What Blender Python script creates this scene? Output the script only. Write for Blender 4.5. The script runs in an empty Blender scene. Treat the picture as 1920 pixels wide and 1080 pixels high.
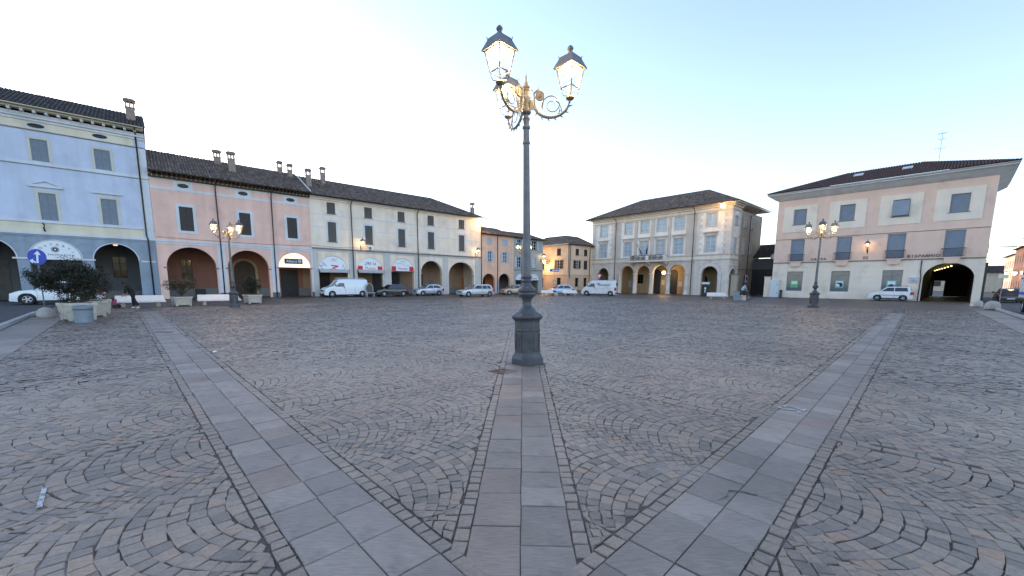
import bpy, bmesh, math, random
import numpy as np
from mathutils import Matrix, Vector
from mathutils.geometry import tessellate_polygon
random.seed(7); rng = np.random.default_rng(7)
scene = bpy.context.scene
COL = scene.collection
R = math.radians
sin, cos, pi = math.sin, math.cos, math.pi

# ------------------------------------------------------------------ camera
FPX = 745.0
cam_data = bpy.data.cameras.new('camera'); cam = bpy.data.objects.new('camera', cam_data); COL.objects.link(cam)
cam_data.sensor_width = 36.0; cam_data.lens = FPX / 1920 * 36.0
cam_data.shift_y = 90 / 1920
cam_data.clip_start = 0.05; cam_data.clip_end = 3000
PITCH = math.atan(100 / FPX)
cam.matrix_world = Matrix.Translation((0, 0, 1.7)) @ Matrix.Rotation(R(90) - PITCH, 4, 'X') @ Matrix.Rotation(R(.37), 4, 'Z')
scene.camera = cam

# ------------------------------------------------------------------ world, sun, exposure
world = bpy.data.worlds.new('World'); scene.world = world; world.use_nodes = True
wn = world.node_tree; wn.nodes.clear()
SUN_EL, SUN_AZ = R(4.0), R(-42)          # azimuth measured from +Y towards +X
sky = wn.nodes.new('ShaderNodeTexSky'); sky.sky_type = 'NISHITA'; sky.sun_disc = False
sky.sun_elevation = SUN_EL; sky.sun_rotation = SUN_AZ; sky.air_density = 1.0; sky.dust_density = .4; sky.ozone_density = 3.0
bg = wn.nodes.new('ShaderNodeBackground'); bg.inputs[1].default_value = 0.15
mixw = wn.nodes.new('ShaderNodeMix'); mixw.data_type = 'RGBA'; mixw.inputs[0].default_value = .42
hs = wn.nodes.new('ShaderNodeRGBToBW')
tint = wn.nodes.new('ShaderNodeMix'); tint.data_type = 'RGBA'; tint.blend_type = 'MULTIPLY'; tint.inputs[0].default_value = 1
tint.inputs[7].default_value = (1.0, 1.0, 1.02, 1)
wout = wn.nodes.new('ShaderNodeOutputWorld')
wn.links.new(sky.outputs[0], hs.inputs[0]); wn.links.new(hs.outputs[0], tint.inputs[6])
wn.links.new(sky.outputs[0], mixw.inputs[6]); wn.links.new(tint.outputs[2], mixw.inputs[7])
t2 = wn.nodes.new('ShaderNodeMix'); t2.data_type = 'RGBA'; t2.blend_type = 'MULTIPLY'; t2.inputs[0].default_value = 1; t2.inputs[7].default_value = (1.02, .975, 1.0, 1)
wn.links.new(mixw.outputs[2], t2.inputs[6]); wn.links.new(t2.outputs[2], bg.inputs[0]); wn.links.new(bg.outputs[0], wout.inputs[0])
sd = bpy.data.lights.new('sun', 'SUN'); sd.energy = .5; sd.angle = R(12); sd.color = (1, .86, .72)
sun = bpy.data.objects.new('sun', sd); COL.objects.link(sun)
sv = Vector((sin(SUN_AZ) * cos(SUN_EL), cos(SUN_AZ) * cos(SUN_EL), sin(SUN_EL)))
sun.rotation_euler = sv.to_track_quat('Z', 'Y').to_euler()
vs = scene.view_settings; vs.view_transform = 'Standard'; vs.look = 'None'; vs.gamma = 1; vs.use_curve_mapping = False
vs.exposure = 3.1
scene.cycles.max_bounces = 5; scene.cycles.diffuse_bounces = 3; scene.cycles.glossy_bounces = 3
scene.cycles.transparent_max_bounces = 8; scene.cycles.sample_clamp_indirect = 4
scene.cycles.use_denoising = True

# ------------------------------------------------------------------ materials
def mat(name, c, rough=.8, var=.12, scale=3., bump=0., bscale=40., metal=0., tint=False, emit=0, streak=0., stain=None, spec=.5, coat=0., rand=0.):
    m = bpy.data.materials.new(name); m.use_nodes = True
    t = m.node_tree; N = t.nodes; Lk = t.links; b = N['Principled BSDF']
    b.inputs['Roughness'].default_value = rough; b.inputs['Metallic'].default_value = metal
    b.inputs['Specular IOR Level'].default_value = spec
    if coat: b.inputs['Coat Weight'].default_value = coat; b.inputs['Coat Roughness'].default_value = .06
    if emit:
        b.inputs['Base Color'].default_value = (*c, 1)
        b.inputs['Emission Color'].default_value = (*c, 1); b.inputs['Emission Strength'].default_value = emit
        return m
    tc = N.new('ShaderNodeTexCoord')
    nz = N.new('ShaderNodeTexNoise'); nz.inputs['Scale'].default_value = scale; nz.inputs['Detail'].default_value = 6; nz.inputs['Roughness'].default_value = .62
    Lk.new(tc.outputs['Object'], nz.inputs['Vector'])
    mr = N.new('ShaderNodeMapRange'); mr.inputs[1].default_value = .3; mr.inputs[2].default_value = .7
    mr.inputs[3].default_value = 1 - var; mr.inputs[4].default_value = 1 + var
    Lk.new(nz.outputs[0], mr.inputs[0])
    val = mr.outputs[0]
    def mul(a, bb):
        q = N.new('ShaderNodeMath'); q.operation = 'MULTIPLY'; Lk.new(a, q.inputs[0]); Lk.new(bb, q.inputs[1]); return q.outputs[0]
    if streak:
        mp = N.new('ShaderNodeMapping'); mp.inputs['Scale'].default_value = (1.1, 1.1, .10); Lk.new(tc.outputs['Object'], mp.inputs[0])
        n2 = N.new('ShaderNodeTexNoise'); n2.inputs['Scale'].default_value = 1.6; n2.inputs['Detail'].default_value = 5; Lk.new(mp.outputs[0], n2.inputs[0])
        m2 = N.new('ShaderNodeMapRange'); m2.inputs[1].default_value = .35; m2.inputs[2].default_value = .7; m2.inputs[3].default_value = 1 + streak * .3; m2.inputs[4].default_value = 1 - streak
        Lk.new(n2.outputs[0], m2.inputs[0]); val = mul(val, m2.outputs[0])
    if tint:
        at = N.new('ShaderNodeAttribute'); at.attribute_name = 'tint'; val = mul(val, at.outputs['Fac'])
    if rand:
        oi = N.new('ShaderNodeObjectInfo'); m4 = N.new('ShaderNodeMapRange'); m4.inputs[3].default_value = 1 - rand; m4.inputs[4].default_value = 1 + rand
        Lk.new(oi.outputs['Random'], m4.inputs[0]); val = mul(val, m4.outputs[0])
    vm = N.new('ShaderNodeVectorMath'); vm.operation = 'SCALE'; Lk.new(val, vm.inputs['Scale'])
    vm.inputs[0].default_value = c; src = vm.outputs[0]
    if stain:   # (colour, scale, lo, hi)
        sc, ss, lo, hi = stain
        n3 = N.new('ShaderNodeTexNoise'); n3.inputs['Scale'].default_value = ss; n3.inputs['Detail'].default_value = 7; Lk.new(tc.outputs['Object'], n3.inputs['Vector'])
        m3 = N.new('ShaderNodeMapRange'); m3.inputs[1].default_value = lo; m3.inputs[2].default_value = hi; Lk.new(n3.outputs[0], m3.inputs[0])
        mx = N.new('ShaderNodeMix'); mx.data_type = 'RGBA'; Lk.new(m3.outputs[0], mx.inputs[0]); Lk.new(src, mx.inputs[6]); mx.inputs[7].default_value = (*sc, 1)
        src = mx.outputs[2]
    Lk.new(src, b.inputs['Base Color'])
    if bump:
        nb = N.new('ShaderNodeTexNoise'); nb.inputs['Scale'].default_value = bscale; nb.inputs['Detail'].default_value = 5; Lk.new(tc.outputs['Object'], nb.inputs['Vector'])
        bp = N.new('ShaderNodeBump'); bp.inputs['Strength'].default_value = bump; bp.inputs['Distance'].default_value = .02
        Lk.new(nb.outputs[0], bp.inputs['Height']); Lk.new(bp.outputs[0], b.inputs['Normal'])
    return m

def glass_mat(name, c=(.02, .025, .03), rough=.04):
    m = mat(name, c, rough=rough, var=.2, scale=1.2, spec=.8); return m

def clear_glass(name, alpha=.12, c=(.9, .95, 1)):
    m = bpy.data.materials.new(name); m.use_nodes = True; N = m.node_tree.nodes; Lk = m.node_tree.links
    N.remove(N['Principled BSDF']); tr = N.new('ShaderNodeBsdfTransparent'); gl = N.new('ShaderNodeBsdfGlossy'); gl.inputs['Roughness'].default_value = .03
    tr.inputs[0].default_value = (*c, 1); mx = N.new('ShaderNodeMixShader'); mx.inputs[0].default_value = alpha
    Lk.new(tr.outputs[0], mx.inputs[1]); Lk.new(gl.outputs[0], mx.inputs[2]); Lk.new(mx.outputs[0], N['Material Output'].inputs[0]); return m

M = {}
def stucco(k, c, **kw):
    M[k] = mat(k, c, rough=.9, var=kw.get('var', .09), scale=.7, bump=.25, bscale=30, streak=kw.get('streak', .09), stain=(tuple(q * .72 for q in c), .55, .56, .80))
stucco('blue_stucco', (.52, .58, .70)); stucco('yellow_stucco', (.68, .63, .49)); stucco('cream_trim', (.58, .56, .48)); stucco('grey_stone_paint', (.27, .33, .40), streak=.12)
stucco('pink_stucco', (.77, .51, .42)); stucco('grey_white', (.62, .64, .66)); stucco('cream_stucco', (.82, .70, .57)); stucco('grey_band', (.52, .51, .48))
stucco('salmon_stucco', (.78, .50, .36)); stucco('greygreen_stucco', (.40, .41, .38)); stucco('peach_stucco', (.80, .60, .43)); stucco('peach_low', (.72, .48, .32))
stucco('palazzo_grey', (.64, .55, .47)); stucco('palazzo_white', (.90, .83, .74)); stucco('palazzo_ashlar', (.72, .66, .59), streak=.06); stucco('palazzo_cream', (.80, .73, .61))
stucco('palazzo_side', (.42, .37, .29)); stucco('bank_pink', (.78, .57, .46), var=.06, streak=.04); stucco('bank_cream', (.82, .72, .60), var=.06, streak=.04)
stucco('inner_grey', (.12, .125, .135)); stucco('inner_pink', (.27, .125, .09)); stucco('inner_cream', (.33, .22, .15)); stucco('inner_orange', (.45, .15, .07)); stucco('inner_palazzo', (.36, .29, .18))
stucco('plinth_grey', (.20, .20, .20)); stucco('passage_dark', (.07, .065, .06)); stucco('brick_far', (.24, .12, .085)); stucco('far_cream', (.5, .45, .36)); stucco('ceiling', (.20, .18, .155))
M['tile'] = mat('roof_tile', (.155, .11, .085), rough=.9, var=.35, scale=1.4, tint=True, bump=.3, stain=((.10, .10, .085), 2.2, .52, .75))
M['tile_dark'] = mat('roof_tile_dark', (.045, .035, .032), rough=.85, var=.35, scale=1.4, tint=True)
M['tile_bank'] = mat('roof_tile_bank', (.075, .038, .032), rough=.9, var=.2, scale=1.4, tint=True)
M['wood'] = mat('dark_timber', (.06, .042, .03), rough=.8, var=.25, scale=4)
M['brick'] = mat('chimney_brick', (.30, .22, .18), rough=.95, var=.25, scale=6, bump=.4)
M['gutter'] = mat('gutter_metal', (.035, .028, .026), rough=.45, metal=.3)
M['iron'] = mat('wrought_iron', (.02, .022, .025), rough=.5, metal=.5)
M['cast'] = mat('painted_cast_iron', (.135, .140, .150), rough=.45, var=.22, scale=5, metal=.15, bump=.25, bscale=25, stain=((.05, .045, .04), 3, .55, .8))
M['cast_dark'] = mat('dark_cast_iron', (.068, .072, .080), rough=.42, var=.25, scale=5, metal=.15, bump=.25, bscale=25, stain=((.10, .085, .07), 4, .58, .82))
M['cast_top'] = mat('bronze_cast_iron', (.20, .175, .135), rough=.45, var=.3, scale=9, metal=.45, bump=.3, bscale=50)
M['lamp_glass'] = clear_glass('lamp_glass', .10, (1, .97, .9))
M['bulb'] = mat('lamp_bulb', (1, .72, .34), emit=3.2)
M['tube'] = mat('lit_tube', (1, .78, .28), emit=.55)
M['sodium'] = mat('sodium_lamp', (1, .58, .20), emit=7)
M['sh_dark'] = mat('shutter_dark_brown', (.035, .026, .022), rough=.6, var=.2)
M['sh_grey'] = mat('shutter_grey', (.085, .08, .072), rough=.65, var=.25)
M['sh_blue'] = mat('shutter_blue_grey', (.17, .21, .25), rough=.6, var=.15)
M['sh_pale'] = mat('shutter_pale_blue', (.42, .50, .56), rough=.6, var=.1)
M['roller'] = mat('roller_blue_grey', (.23, .27, .33), rough=.55, var=.12, scale=1)
M['frame_white'] = mat('white_window_paint', (.60, .66, .70), rough=.5, var=.06)
M['pane'] = glass_mat('window_pane', (.10, .15, .17), .05)
M['pane_pale'] = glass_mat('curtained_pane', (.38, .46, .52), .15)
M['pane_dark'] = mat('dark_pane', (.01, .012, .014), rough=.08, var=.2, spec=.2)
M['white_sign'] = mat('white_sign_board', (.72, .76, .80), rough=.45, var=.03)
M['red_sign'] = mat('red_sign_print', (.55, .012, .02), rough=.5, var=.05)
M['black_print'] = mat('black_print', (.02, .02, .025), rough=.6)
M['grey_print'] = mat('grey_print', (.33, .36, .40), rough=.6)
M['navy'] = mat('navy_sign', (.01, .02, .10), rough=.4)
M['lit_sign'] = mat('lit_sign_panel', (1, .74, .44), emit=.16)
M['awning'] = mat('grey_awning', (.42, .43, .44), rough=.8)
M['stone_pale'] = mat('pale_stone', (.48, .45, .38), rough=.85, var=.15, scale=5, bump=.35, stain=((.22, .20, .16), 3, .55, .78))
M['bench'] = mat('bench_concrete', (.72, .66, .62), rough=.8, var=.06, scale=3, bump=.2)
M['granite'] = mat('bollard_granite', (.42, .38, .35), rough=.85, var=.15, scale=8, bump=.3)
M['zinc'] = mat('zinc_bin', (.20, .25, .30), rough=.5, var=.15, metal=.3)
M['rust'] = mat('rusty_band', (.16, .08, .05), rough=.8)
M['leaf'] = mat('shrub_leaf', (.030, .034, .018), rough=.6, var=.3, scale=6, tint=True)
M['leaf2'] = mat('oleander_leaf', (.055, .06, .028), rough=.6, var=.3, scale=6, tint=True)
M['bark'] = mat('shrub_bark', (.08, .06, .045), rough=.9)
M['soil'] = mat('planter_soil', (.05, .04, .03), rough=1)
M['asphalt'] = mat('asphalt', (.058, .060, .064), rough=.9, var=.18, scale=1.2, bump=.4, bscale=120)
M['white'] = mat('white_car_paint', (.72, .76, .80), rough=.3, var=.02, coat=.6)
M['white_dirty'] = mat('van_white_paint', (.66, .68, .70), rough=.4, var=.06, coat=.3, streak=.06)
M['silver'] = mat('silver_car_paint', (.46, .50, .55), rough=.3, var=.03, metal=.45, coat=.5)
M['blue_silver'] = mat('pale_blue_car_paint', (.42, .52, .64), rough=.3, var=.03, metal=.3, coat=.5)
M['black_paint'] = mat('black_car_paint', (.012, .013, .018), rough=.25, var=.03, coat=.8)
M['beige_paint'] = mat('champagne_car_paint', (.40, .32, .24), rough=.3, var=.03, metal=.4, coat=.5)
M['carglass'] = glass_mat('car_window', (.025, .035, .045), .03)
M['tyre'] = mat('tyre_rubber', (.018, .018, .019), rough=.85)
M['rim'] = mat('alloy_rim', (.45, .46, .48), rough=.35, metal=.6)
M['plastic'] = mat('black_plastic', (.022, .022, .024), rough=.6)
M['headlight'] = mat('headlamp_glass', (.62, .66, .70), rough=.12)
M['tail'] = mat('tail_lamp_red', (.40, .015, .012), rough=.25)
M['tail_on'] = mat('lit_tail_lamp', (1, .05, .03), emit=1.2)
M['plate'] = mat('number_plate', (.62, .64, .66), rough=.5)
M['skin'] = mat('skin', (.45, .27, .19), rough=.6)
M['black_cloth'] = mat('black_cloth', (.010, .010, .012), rough=.9)
M['blue_cloth'] = mat('pale_blue_shirt', (.36, .55, .80), rough=.85)
M['navy_cloth'] = mat('dark_trousers', (.02, .022, .035), rough=.9)
M['jeans'] = mat('blue_jeans', (.12, .17, .25), rough=.9)
M['pink_cloth'] = mat('pale_pink_knit', (.60, .48, .60), rough=.9)
M['purple'] = mat('dark_purple_coat', (.07, .05, .09), rough=.9)
M['magenta'] = mat('magenta_plastic', (.45, .04, .12), rough=.5)
M['hair'] = mat('dark_hair', (.012, .010, .009), rough=.7)
M['shoe_white'] = mat('white_shoe', (.7, .7, .7), rough=.6)
M['flag_green'] = mat('flag_green', (.01, .13, .06), rough=.8); M['flag_white'] = mat('flag_white', (.65, .65, .65), rough=.8); M['flag_red'] = mat('flag_red', (.42, .02, .03), rough=.8); M['flag_blue'] = mat('flag_navy', (.008, .012, .06), rough=.8)
M['sign_blue'] = mat('road_sign_blue', (.01, .05, .42), rough=.4); M['pole'] = mat('galvanised_pole', (.16, .18, .20), rough=.5, metal=.4)
M['poster'] = mat('poster_teal', (.10, .42, .42), rough=.4); M['poster_green'] = mat('poster_green', (.12, .42, .20), rough=.4)
M['chalk'] = mat('chalk_mark', (.50, .52, .54), rough=.9, var=.15, scale=20, stain=((.2, .18, .17), 45, .50, .58))
M['slab'] = mat('paving_slab', (.245, .200, .166), rough=.6, var=.12, scale=2.2, bump=.35, bscale=22, rand=.2, stain=((.115, .10, .09), 2.6, .58, .80))
M['slab_warm'] = mat('warm_paving_slab', (.255, .195, .155), rough=.72, var=.12, scale=2.2, bump=.35, bscale=22, rand=.1)
def slab_grain(m, ang):
    N = m.node_tree.nodes; Lk = m.node_tree.links; b = N['Principled BSDF']; src = b.inputs['Base Color'].links[0].from_socket
    gm = N.new('ShaderNodeNewGeometry'); mp = N.new('ShaderNodeMapping'); mp.inputs['Rotation'].default_value = (0, 0, ang); mp.inputs['Scale'].default_value = (9, 70, 1); Lk.new(gm.outputs['Position'], mp.inputs[0])
    nz = N.new('ShaderNodeTexNoise'); nz.inputs['Scale'].default_value = 1; nz.inputs['Detail'].default_value = 5; Lk.new(mp.outputs[0], nz.inputs['Vector'])
    mr = N.new('ShaderNodeMapRange'); mr.inputs[1].default_value = .3; mr.inputs[2].default_value = .7; mr.inputs[3].default_value = .84; mr.inputs[4].default_value = 1.16; Lk.new(nz.outputs[0], mr.inputs[0])
    n2 = N.new('ShaderNodeTexNoise'); n2.inputs['Scale'].default_value = 1.1; n2.inputs['Detail'].default_value = 7; Lk.new(gm.outputs['Position'], n2.inputs['Vector'])
    m2 = N.new('ShaderNodeMapRange'); m2.inputs[1].default_value = .35; m2.inputs[2].default_value = .65; m2.inputs[3].default_value = .86; m2.inputs[4].default_value = 1.14; Lk.new(n2.outputs[0], m2.inputs[0])
    q = N.new('ShaderNodeMath'); q.operation = 'MULTIPLY'; Lk.new(mr.outputs[0], q.inputs[0]); Lk.new(m2.outputs[0], q.inputs[1])
    v = N.new('ShaderNodeVectorMath'); v.operation = 'SCALE'; Lk.new(src, v.inputs[0]); Lk.new(q.outputs[0], v.inputs['Scale']); Lk.new(v.outputs[0], b.inputs['Base Color'])
    bp = N.new('ShaderNodeBump'); bp.inputs['Strength'].default_value = .45; bp.inputs['Distance'].default_value = .006; Lk.new(nz.outputs[0], bp.inputs['Height']); old = b.inputs['Normal'].links[0].from_socket; Lk.new(old, bp.inputs['Normal']); Lk.new(bp.outputs[0], b.inputs['Normal'])
slab_grain(M['slab'], .6); slab_grain(M['slab_warm'], -.4)
M['curb'] = mat('kerb_stone', (.36, .36, .36), rough=.8, var=.12, scale=3, bump=.3)
M['gut'] = mat('dirty_gutter_stone', (.07, .068, .066), rough=.9, var=.2)
M['mortar'] = mat('paving_joint', (.095, .080, .068), rough=.95, var=.35, scale=8, bump=.5, stain=((.38, .37, .36), .9, .57, .66))

def cobble_mat():
    m = mat('porphyry_cobble', (.245, .190, .146), rough=.5, var=.22, scale=30, bump=.35, bscale=60)
    N = m.node_tree.nodes; Lk = m.node_tree.links; b = N['Principled BSDF']
    src = b.inputs['Base Color'].links[0].from_socket
    at = N.new('ShaderNodeAttribute'); at.attribute_name = 'hue'
    cr = N.new('ShaderNodeValToRGB'); e = cr.color_ramp; e.elements[0].color = (.60, .62, .66, 1); e.elements[1].color = (1.22, .96, .84, 1)
    for p, c in ((.25, (.82, .85, .88, 1)), (.5, (1.0, 1.0, 1.0, 1)), (.75, (1.13, 1.11, 1.08, 1)), (.92, (1.2, 1.08, .98, 1))):
        q = e.elements.new(p); q.color = c
    Lk.new(at.outputs['Fac'], cr.inputs[0])
    mx = N.new('ShaderNodeMix'); mx.data_type = 'RGBA'; mx.blend_type = 'MULTIPLY'; mx.inputs[0].default_value = 1; mx.clamp_result = False
    Lk.new(src, mx.inputs[6]); Lk.new(cr.outputs[0], mx.inputs[7])
    # broad patches of wear
    tc = N.new('ShaderNodeTexCoord'); gm = N.new('ShaderNodeNewGeometry'); nz = N.new('ShaderNodeTexNoise'); nz.inputs['Scale'].default_value = .35; nz.inputs['Detail'].default_value = 6
    Lk.new(gm.outputs['Position'], nz.inputs['Vector']); mr = N.new('ShaderNodeMapRange'); mr.inputs[1].default_value = .32; mr.inputs[2].default_value = .68; mr.inputs[3].default_value = .78; mr.inputs[4].default_value = 1.22
    Lk.new(nz.outputs[0], mr.inputs[0]); v = N.new('ShaderNodeVectorMath'); v.operation = 'SCALE'; Lk.new(mx.outputs[2], v.inputs[0]); Lk.new(mr.outputs[0], v.inputs['Scale'])
    Lk.new(v.outputs[0], b.inputs['Base Color'])
    return m
M['cobble'] = cobble_mat()
def far_cobble(name, base):
    m = mat(name, base, rough=.5, var=.16, scale=.5)
    N = m.node_tree.nodes; Lk = m.node_tree.links; b = N['Principled BSDF']; src = b.inputs['Base Color'].links[0].from_socket
    tc = N.new('ShaderNodeTexCoord'); vo = N.new('ShaderNodeTexVoronoi'); vo.inputs['Scale'].default_value = 9.5; Lk.new(tc.outputs['Object'], vo.inputs['Vector'])
    ve = N.new('ShaderNodeTexVoronoi'); ve.feature = 'DISTANCE_TO_EDGE'; ve.inputs['Scale'].default_value = 9.5; Lk.new(tc.outputs['Object'], ve.inputs['Vector'])
    bw = N.new('ShaderNodeRGBToBW'); Lk.new(vo.outputs['Color'], bw.inputs[0])
    mr = N.new('ShaderNodeMapRange'); mr.inputs[3].default_value = .72; mr.inputs[4].default_value = 1.3; Lk.new(bw.outputs[0], mr.inputs[0])
    me = N.new('ShaderNodeMapRange'); me.inputs[1].default_value = .0; me.inputs[2].default_value = .06; me.inputs[3].default_value = .45; Lk.new(ve.outputs[0], me.inputs[0])
    mm = N.new('ShaderNodeMath'); mm.operation = 'MULTIPLY'; Lk.new(mr.outputs[0], mm.inputs[0]); Lk.new(me.outputs[0], mm.inputs[1])
    v = N.new('ShaderNodeVectorMath'); v.operation = 'SCALE'; Lk.new(src, v.inputs[0]); Lk.new(mm.outputs[0], v.inputs['Scale']); Lk.new(v.outputs[0], b.inputs['Base Color'])
    bp = N.new('ShaderNodeBump'); bp.inputs['Strength'].default_value = .6; bp.inputs['Distance'].default_value = .012
    Lk.new(me.outputs[0], bp.inputs['Height']); Lk.new(bp.outputs[0], b.inputs['Normal'])
    return m
M['far_cobble'] = far_cobble('worn_cobble', (.235, .188, .155)); M['road_cobble'] = far_cobble('road_cobble', (.085, .068, .056))

# ------------------------------------------------------------------ mesh helpers
class MB:
    def __init__(s, xf=None): s.v = []; s.f = []; s.m = []; s.t = []; s.mats = []; s.xf = xf or Matrix(); s.tv = 1.0
    def mi(s, k):
        if k not in s.mats: s.mats.append(k)
        return s.mats.index(k)
    def add(s, vs, fs, k):
        o = len(s.v); i = s.mi(k)
        for p in vs: s.v.append(tuple(s.xf @ Vector(p)))
        for f in fs: s.f.append([o + q for q in f]); s.m.append(i); s.t.append(s.tv)
        return s
    def box(s, x0, x1, y0, y1, z0, z1, k):
        v = [(x, y, z) for z in (z0, z1) for y in (y0, y1) for x in (x0, x1)]
        return s.add(v, [(0, 2, 3, 1), (4, 5, 7, 6), (0, 1, 5, 4), (2, 6, 7, 3), (0, 4, 6, 2), (1, 3, 7, 5)], k)
    def lathe(s, prof, k, seg=16, c=(0, 0, 0), rot=0, cap=True):
        v = []; f = []
        for r, z in prof:
            for i in range(seg):
                a = rot + 2 * pi * i / seg; v.append((c[0] + r * cos(a), c[1] + r * sin(a), c[2] + z))
        for j in range(len(prof) - 1):
            for i in range(seg):
                a = j * seg + i; b = j * seg + (i + 1) % seg; f.append((a, b, b + seg, a + seg))
        if cap:
            if prof[0][0] > 1e-4: f.append(list(range(seg))[::-1])
            if prof[-1][0] > 1e-4: f.append([(len(prof) - 1) * seg + i for i in range(seg)])
        return s.add(v, f, k)
    def tube(s, pts, r, k, seg=6, closed=False):
        pts = [Vector(p) for p in pts]; n = len(pts); rs = r if isinstance(r, (list, tuple)) else [r] * n
        v = []; f = []; up = Vector((0, 0, 1))
        for i, p in enumerate(pts):
            d = (pts[min(i + 1, n - 1)] - pts[max(i - 1, 0)]).normalized()
            if d.length < 1e-6: d = Vector((0, 0, 1))
            a = d.cross(up if abs(d.z) < .95 else Vector((1, 0, 0))).normalized(); b = d.cross(a)
            for j in range(seg):
                t = 2 * pi * j / seg; v.append(p + (a * cos(t) + b * sin(t)) * rs[i])
        for i in range(n - 1):
            for j in range(seg):
                a = i * seg + j; b = i * seg + (j + 1) % seg; f.append((a, a + seg, b + seg, b))
        f.append(list(range(seg))); f.append([(n - 1) * seg + j for j in range(seg)][::-1])
        return s.add(v, f, k)
    def poly(s, outline, y0, y1, k, holes=(), plane='xz'):
        """prism: polygon in (u,z) with holes, from y0 (front) to y1"""
        loops = [list(outline)] + [list(h) for h in holes]
        flat = [p for l in loops for p in l]
        tri = tessellate_polygon([[Vector((p[0], p[1], 0)) for p in l] for l in loops])
        mk = (lambda p, y: (p[0], y, p[1])) if plane == 'xz' else (lambda p, y: (p[0], p[1], y))
        n = len(flat); v = [mk(p, y0) for p in flat] + [mk(p, y1) for p in flat]; f = []
        for t in tri:
            f.append(t); f.append([q + n for q in t][::-1])
        o = 0
        for l in loops:
            m = len(l)
            for i in range(m): a, b = o + i, o + (i + 1) % m; f.append((a, b, b + n, a + n))
            o += m
        s.add(v, f, k); return s
    def build(s, name, parent=None, loc=None, rz=0, smooth=False, recalc=True, **props):
        me = bpy.data.meshes.new(name); me.from_pydata(s.v, [], s.f)
        for k in s.mats: me.materials.append(M[k])
        me.polygons.foreach_set('material_index', s.m)
        if any(t != 1.0 for t in s.t):
            a = me.attributes.new('tint', 'FLOAT', 'FACE'); a.data.foreach_set('value', s.t)
        if recalc:
            bm = bmesh.new(); bm.from_mesh(me); bmesh.ops.recalc_face_normals(bm, faces=bm.faces); bm.to_mesh(me); bm.free()
        if smooth: me.polygons.foreach_set('use_smooth', [True] * len(me.polygons)); 
        me.update()
        o = bpy.data.objects.new(name, me); COL.objects.link(o)
        if parent: o.parent = parent
        if loc is not None: o.location = loc
        o.rotation_euler.z = rz
        for k, v in props.items(): o[k] = v
        return o

def tag(o, label=None, cat=None, group=None, kind=None):
    for k, v in (('label', label), ('category', cat), ('group', group), ('kind', kind)):
        if v: o[k] = v
    return o
def empty(name, loc, rz=0, label=None, cat=None, group=None):
    o = bpy.data.objects.new(name, None); COL.objects.link(o); o.location = loc; o.rotation_euler.z = rz; o.empty_display_size = .3
    return tag(o, label, cat, group)
KIDS = {}
def kids(o):
    if not KIDS:
        for q in bpy.data.objects:
            if q.parent: KIDS.setdefault(q.parent.name, []).append(q)
    return KIDS.get(o.name, [])
def copy_tree(o, parent=None):
    c = o.copy(); COL.objects.link(c); c.parent = parent
    for ch in [q for q in o.children]: copy_tree(ch, c)
    return c
def sharp(o, ang=35):
    me = o.data
    bm = bmesh.new(); bm.from_mesh(me)
    for e in bm.edges:
        e.smooth = not (len(e.link_faces) == 2 and e.calc_face_angle(0) > R(ang))
    for f in bm.faces: f.smooth = True
    bm.to_mesh(me); bm.free(); return o
def bevel(o, w=.01, seg=2):
    md = o.modifiers.new('bevel', 'BEVEL'); md.width = w; md.segments = seg; md.limit_method = 'ANGLE'; md.angle_limit = R(40); return o
FONT = None
def text(parent, name, s, size, x, y, z, k, font_shear=0, align='CENTER', ext=.004, rx=90, rz=0, sx=1, space=1, roty=0, flat=False):
    cu = bpy.data.curves.new('lettering', 'FONT'); cu.body = s; cu.size = size; cu.align_x = align; cu.extrude = ext; cu.shear = font_shear; cu.space_character = space
    cu.resolution_u = 3
    tmp = bpy.data.objects.new('tmp', cu); COL.objects.link(tmp)
    dg = bpy.context.evaluated_depsgraph_get(); me = bpy.data.meshes.new_from_object(tmp.evaluated_get(dg)); bpy.data.objects.remove(tmp)
    me.materials.clear(); me.materials.append(M[k])
    o = bpy.data.objects.new(name, me); COL.objects.link(o); o.parent = parent
    o.matrix_local = Matrix.Translation((x, y, z)) @ Matrix.Rotation(R(rz), 4, 'Z') @ Matrix.Rotation(R(rx), 4, 'X') @ Matrix.Rotation(R(roty), 4, 'Z') @ Matrix.Diagonal((sx, 1, 1, 1))
    return o
def thing1(o, label, cat, group=None, kind=None): return tag(o, label, cat, group, kind)

# frames: plaza axes eR (to the far right) and eL (to the far left)
eR = Vector((.7145, .6997, 0)); eL = Vector((-.6997, .7145, 0))
def P(a, b, z=0): return eR * a + eL * b + Vector((0, 0, z))

# ------------------------------------------------------------------ ground
def quad_sheet(name, pts, z, k, **props):
    b = MB(); b.add([(p.x, p.y, z) for p in pts], [(0, 1, 2, 3)], k); return b.build(name, **props)
quad_sheet('ground', [Vector((-900, -300, 0)), Vector((1200, -300, 0)), Vector((1200, 1200, 0)), Vector((-900, 1200, 0))], -.045, 'asphalt', kind='structure')
road = quad_sheet('road', [P(-3.1, -4, 0), P(85, -4, 0), P(85, 75, 0), P(-3.1, 75, 0)], -.026, 'road_cobble', kind='structure')
A1, B1 = 39.5, 33.5
piazza = quad_sheet('piazza_paving', [P(-3.0, -4, 0), P(A1, -4, 0), P(A1, B1, 0), P(-3.0, B1, 0)], -.016, 'far_cobble', kind='structure')

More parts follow.
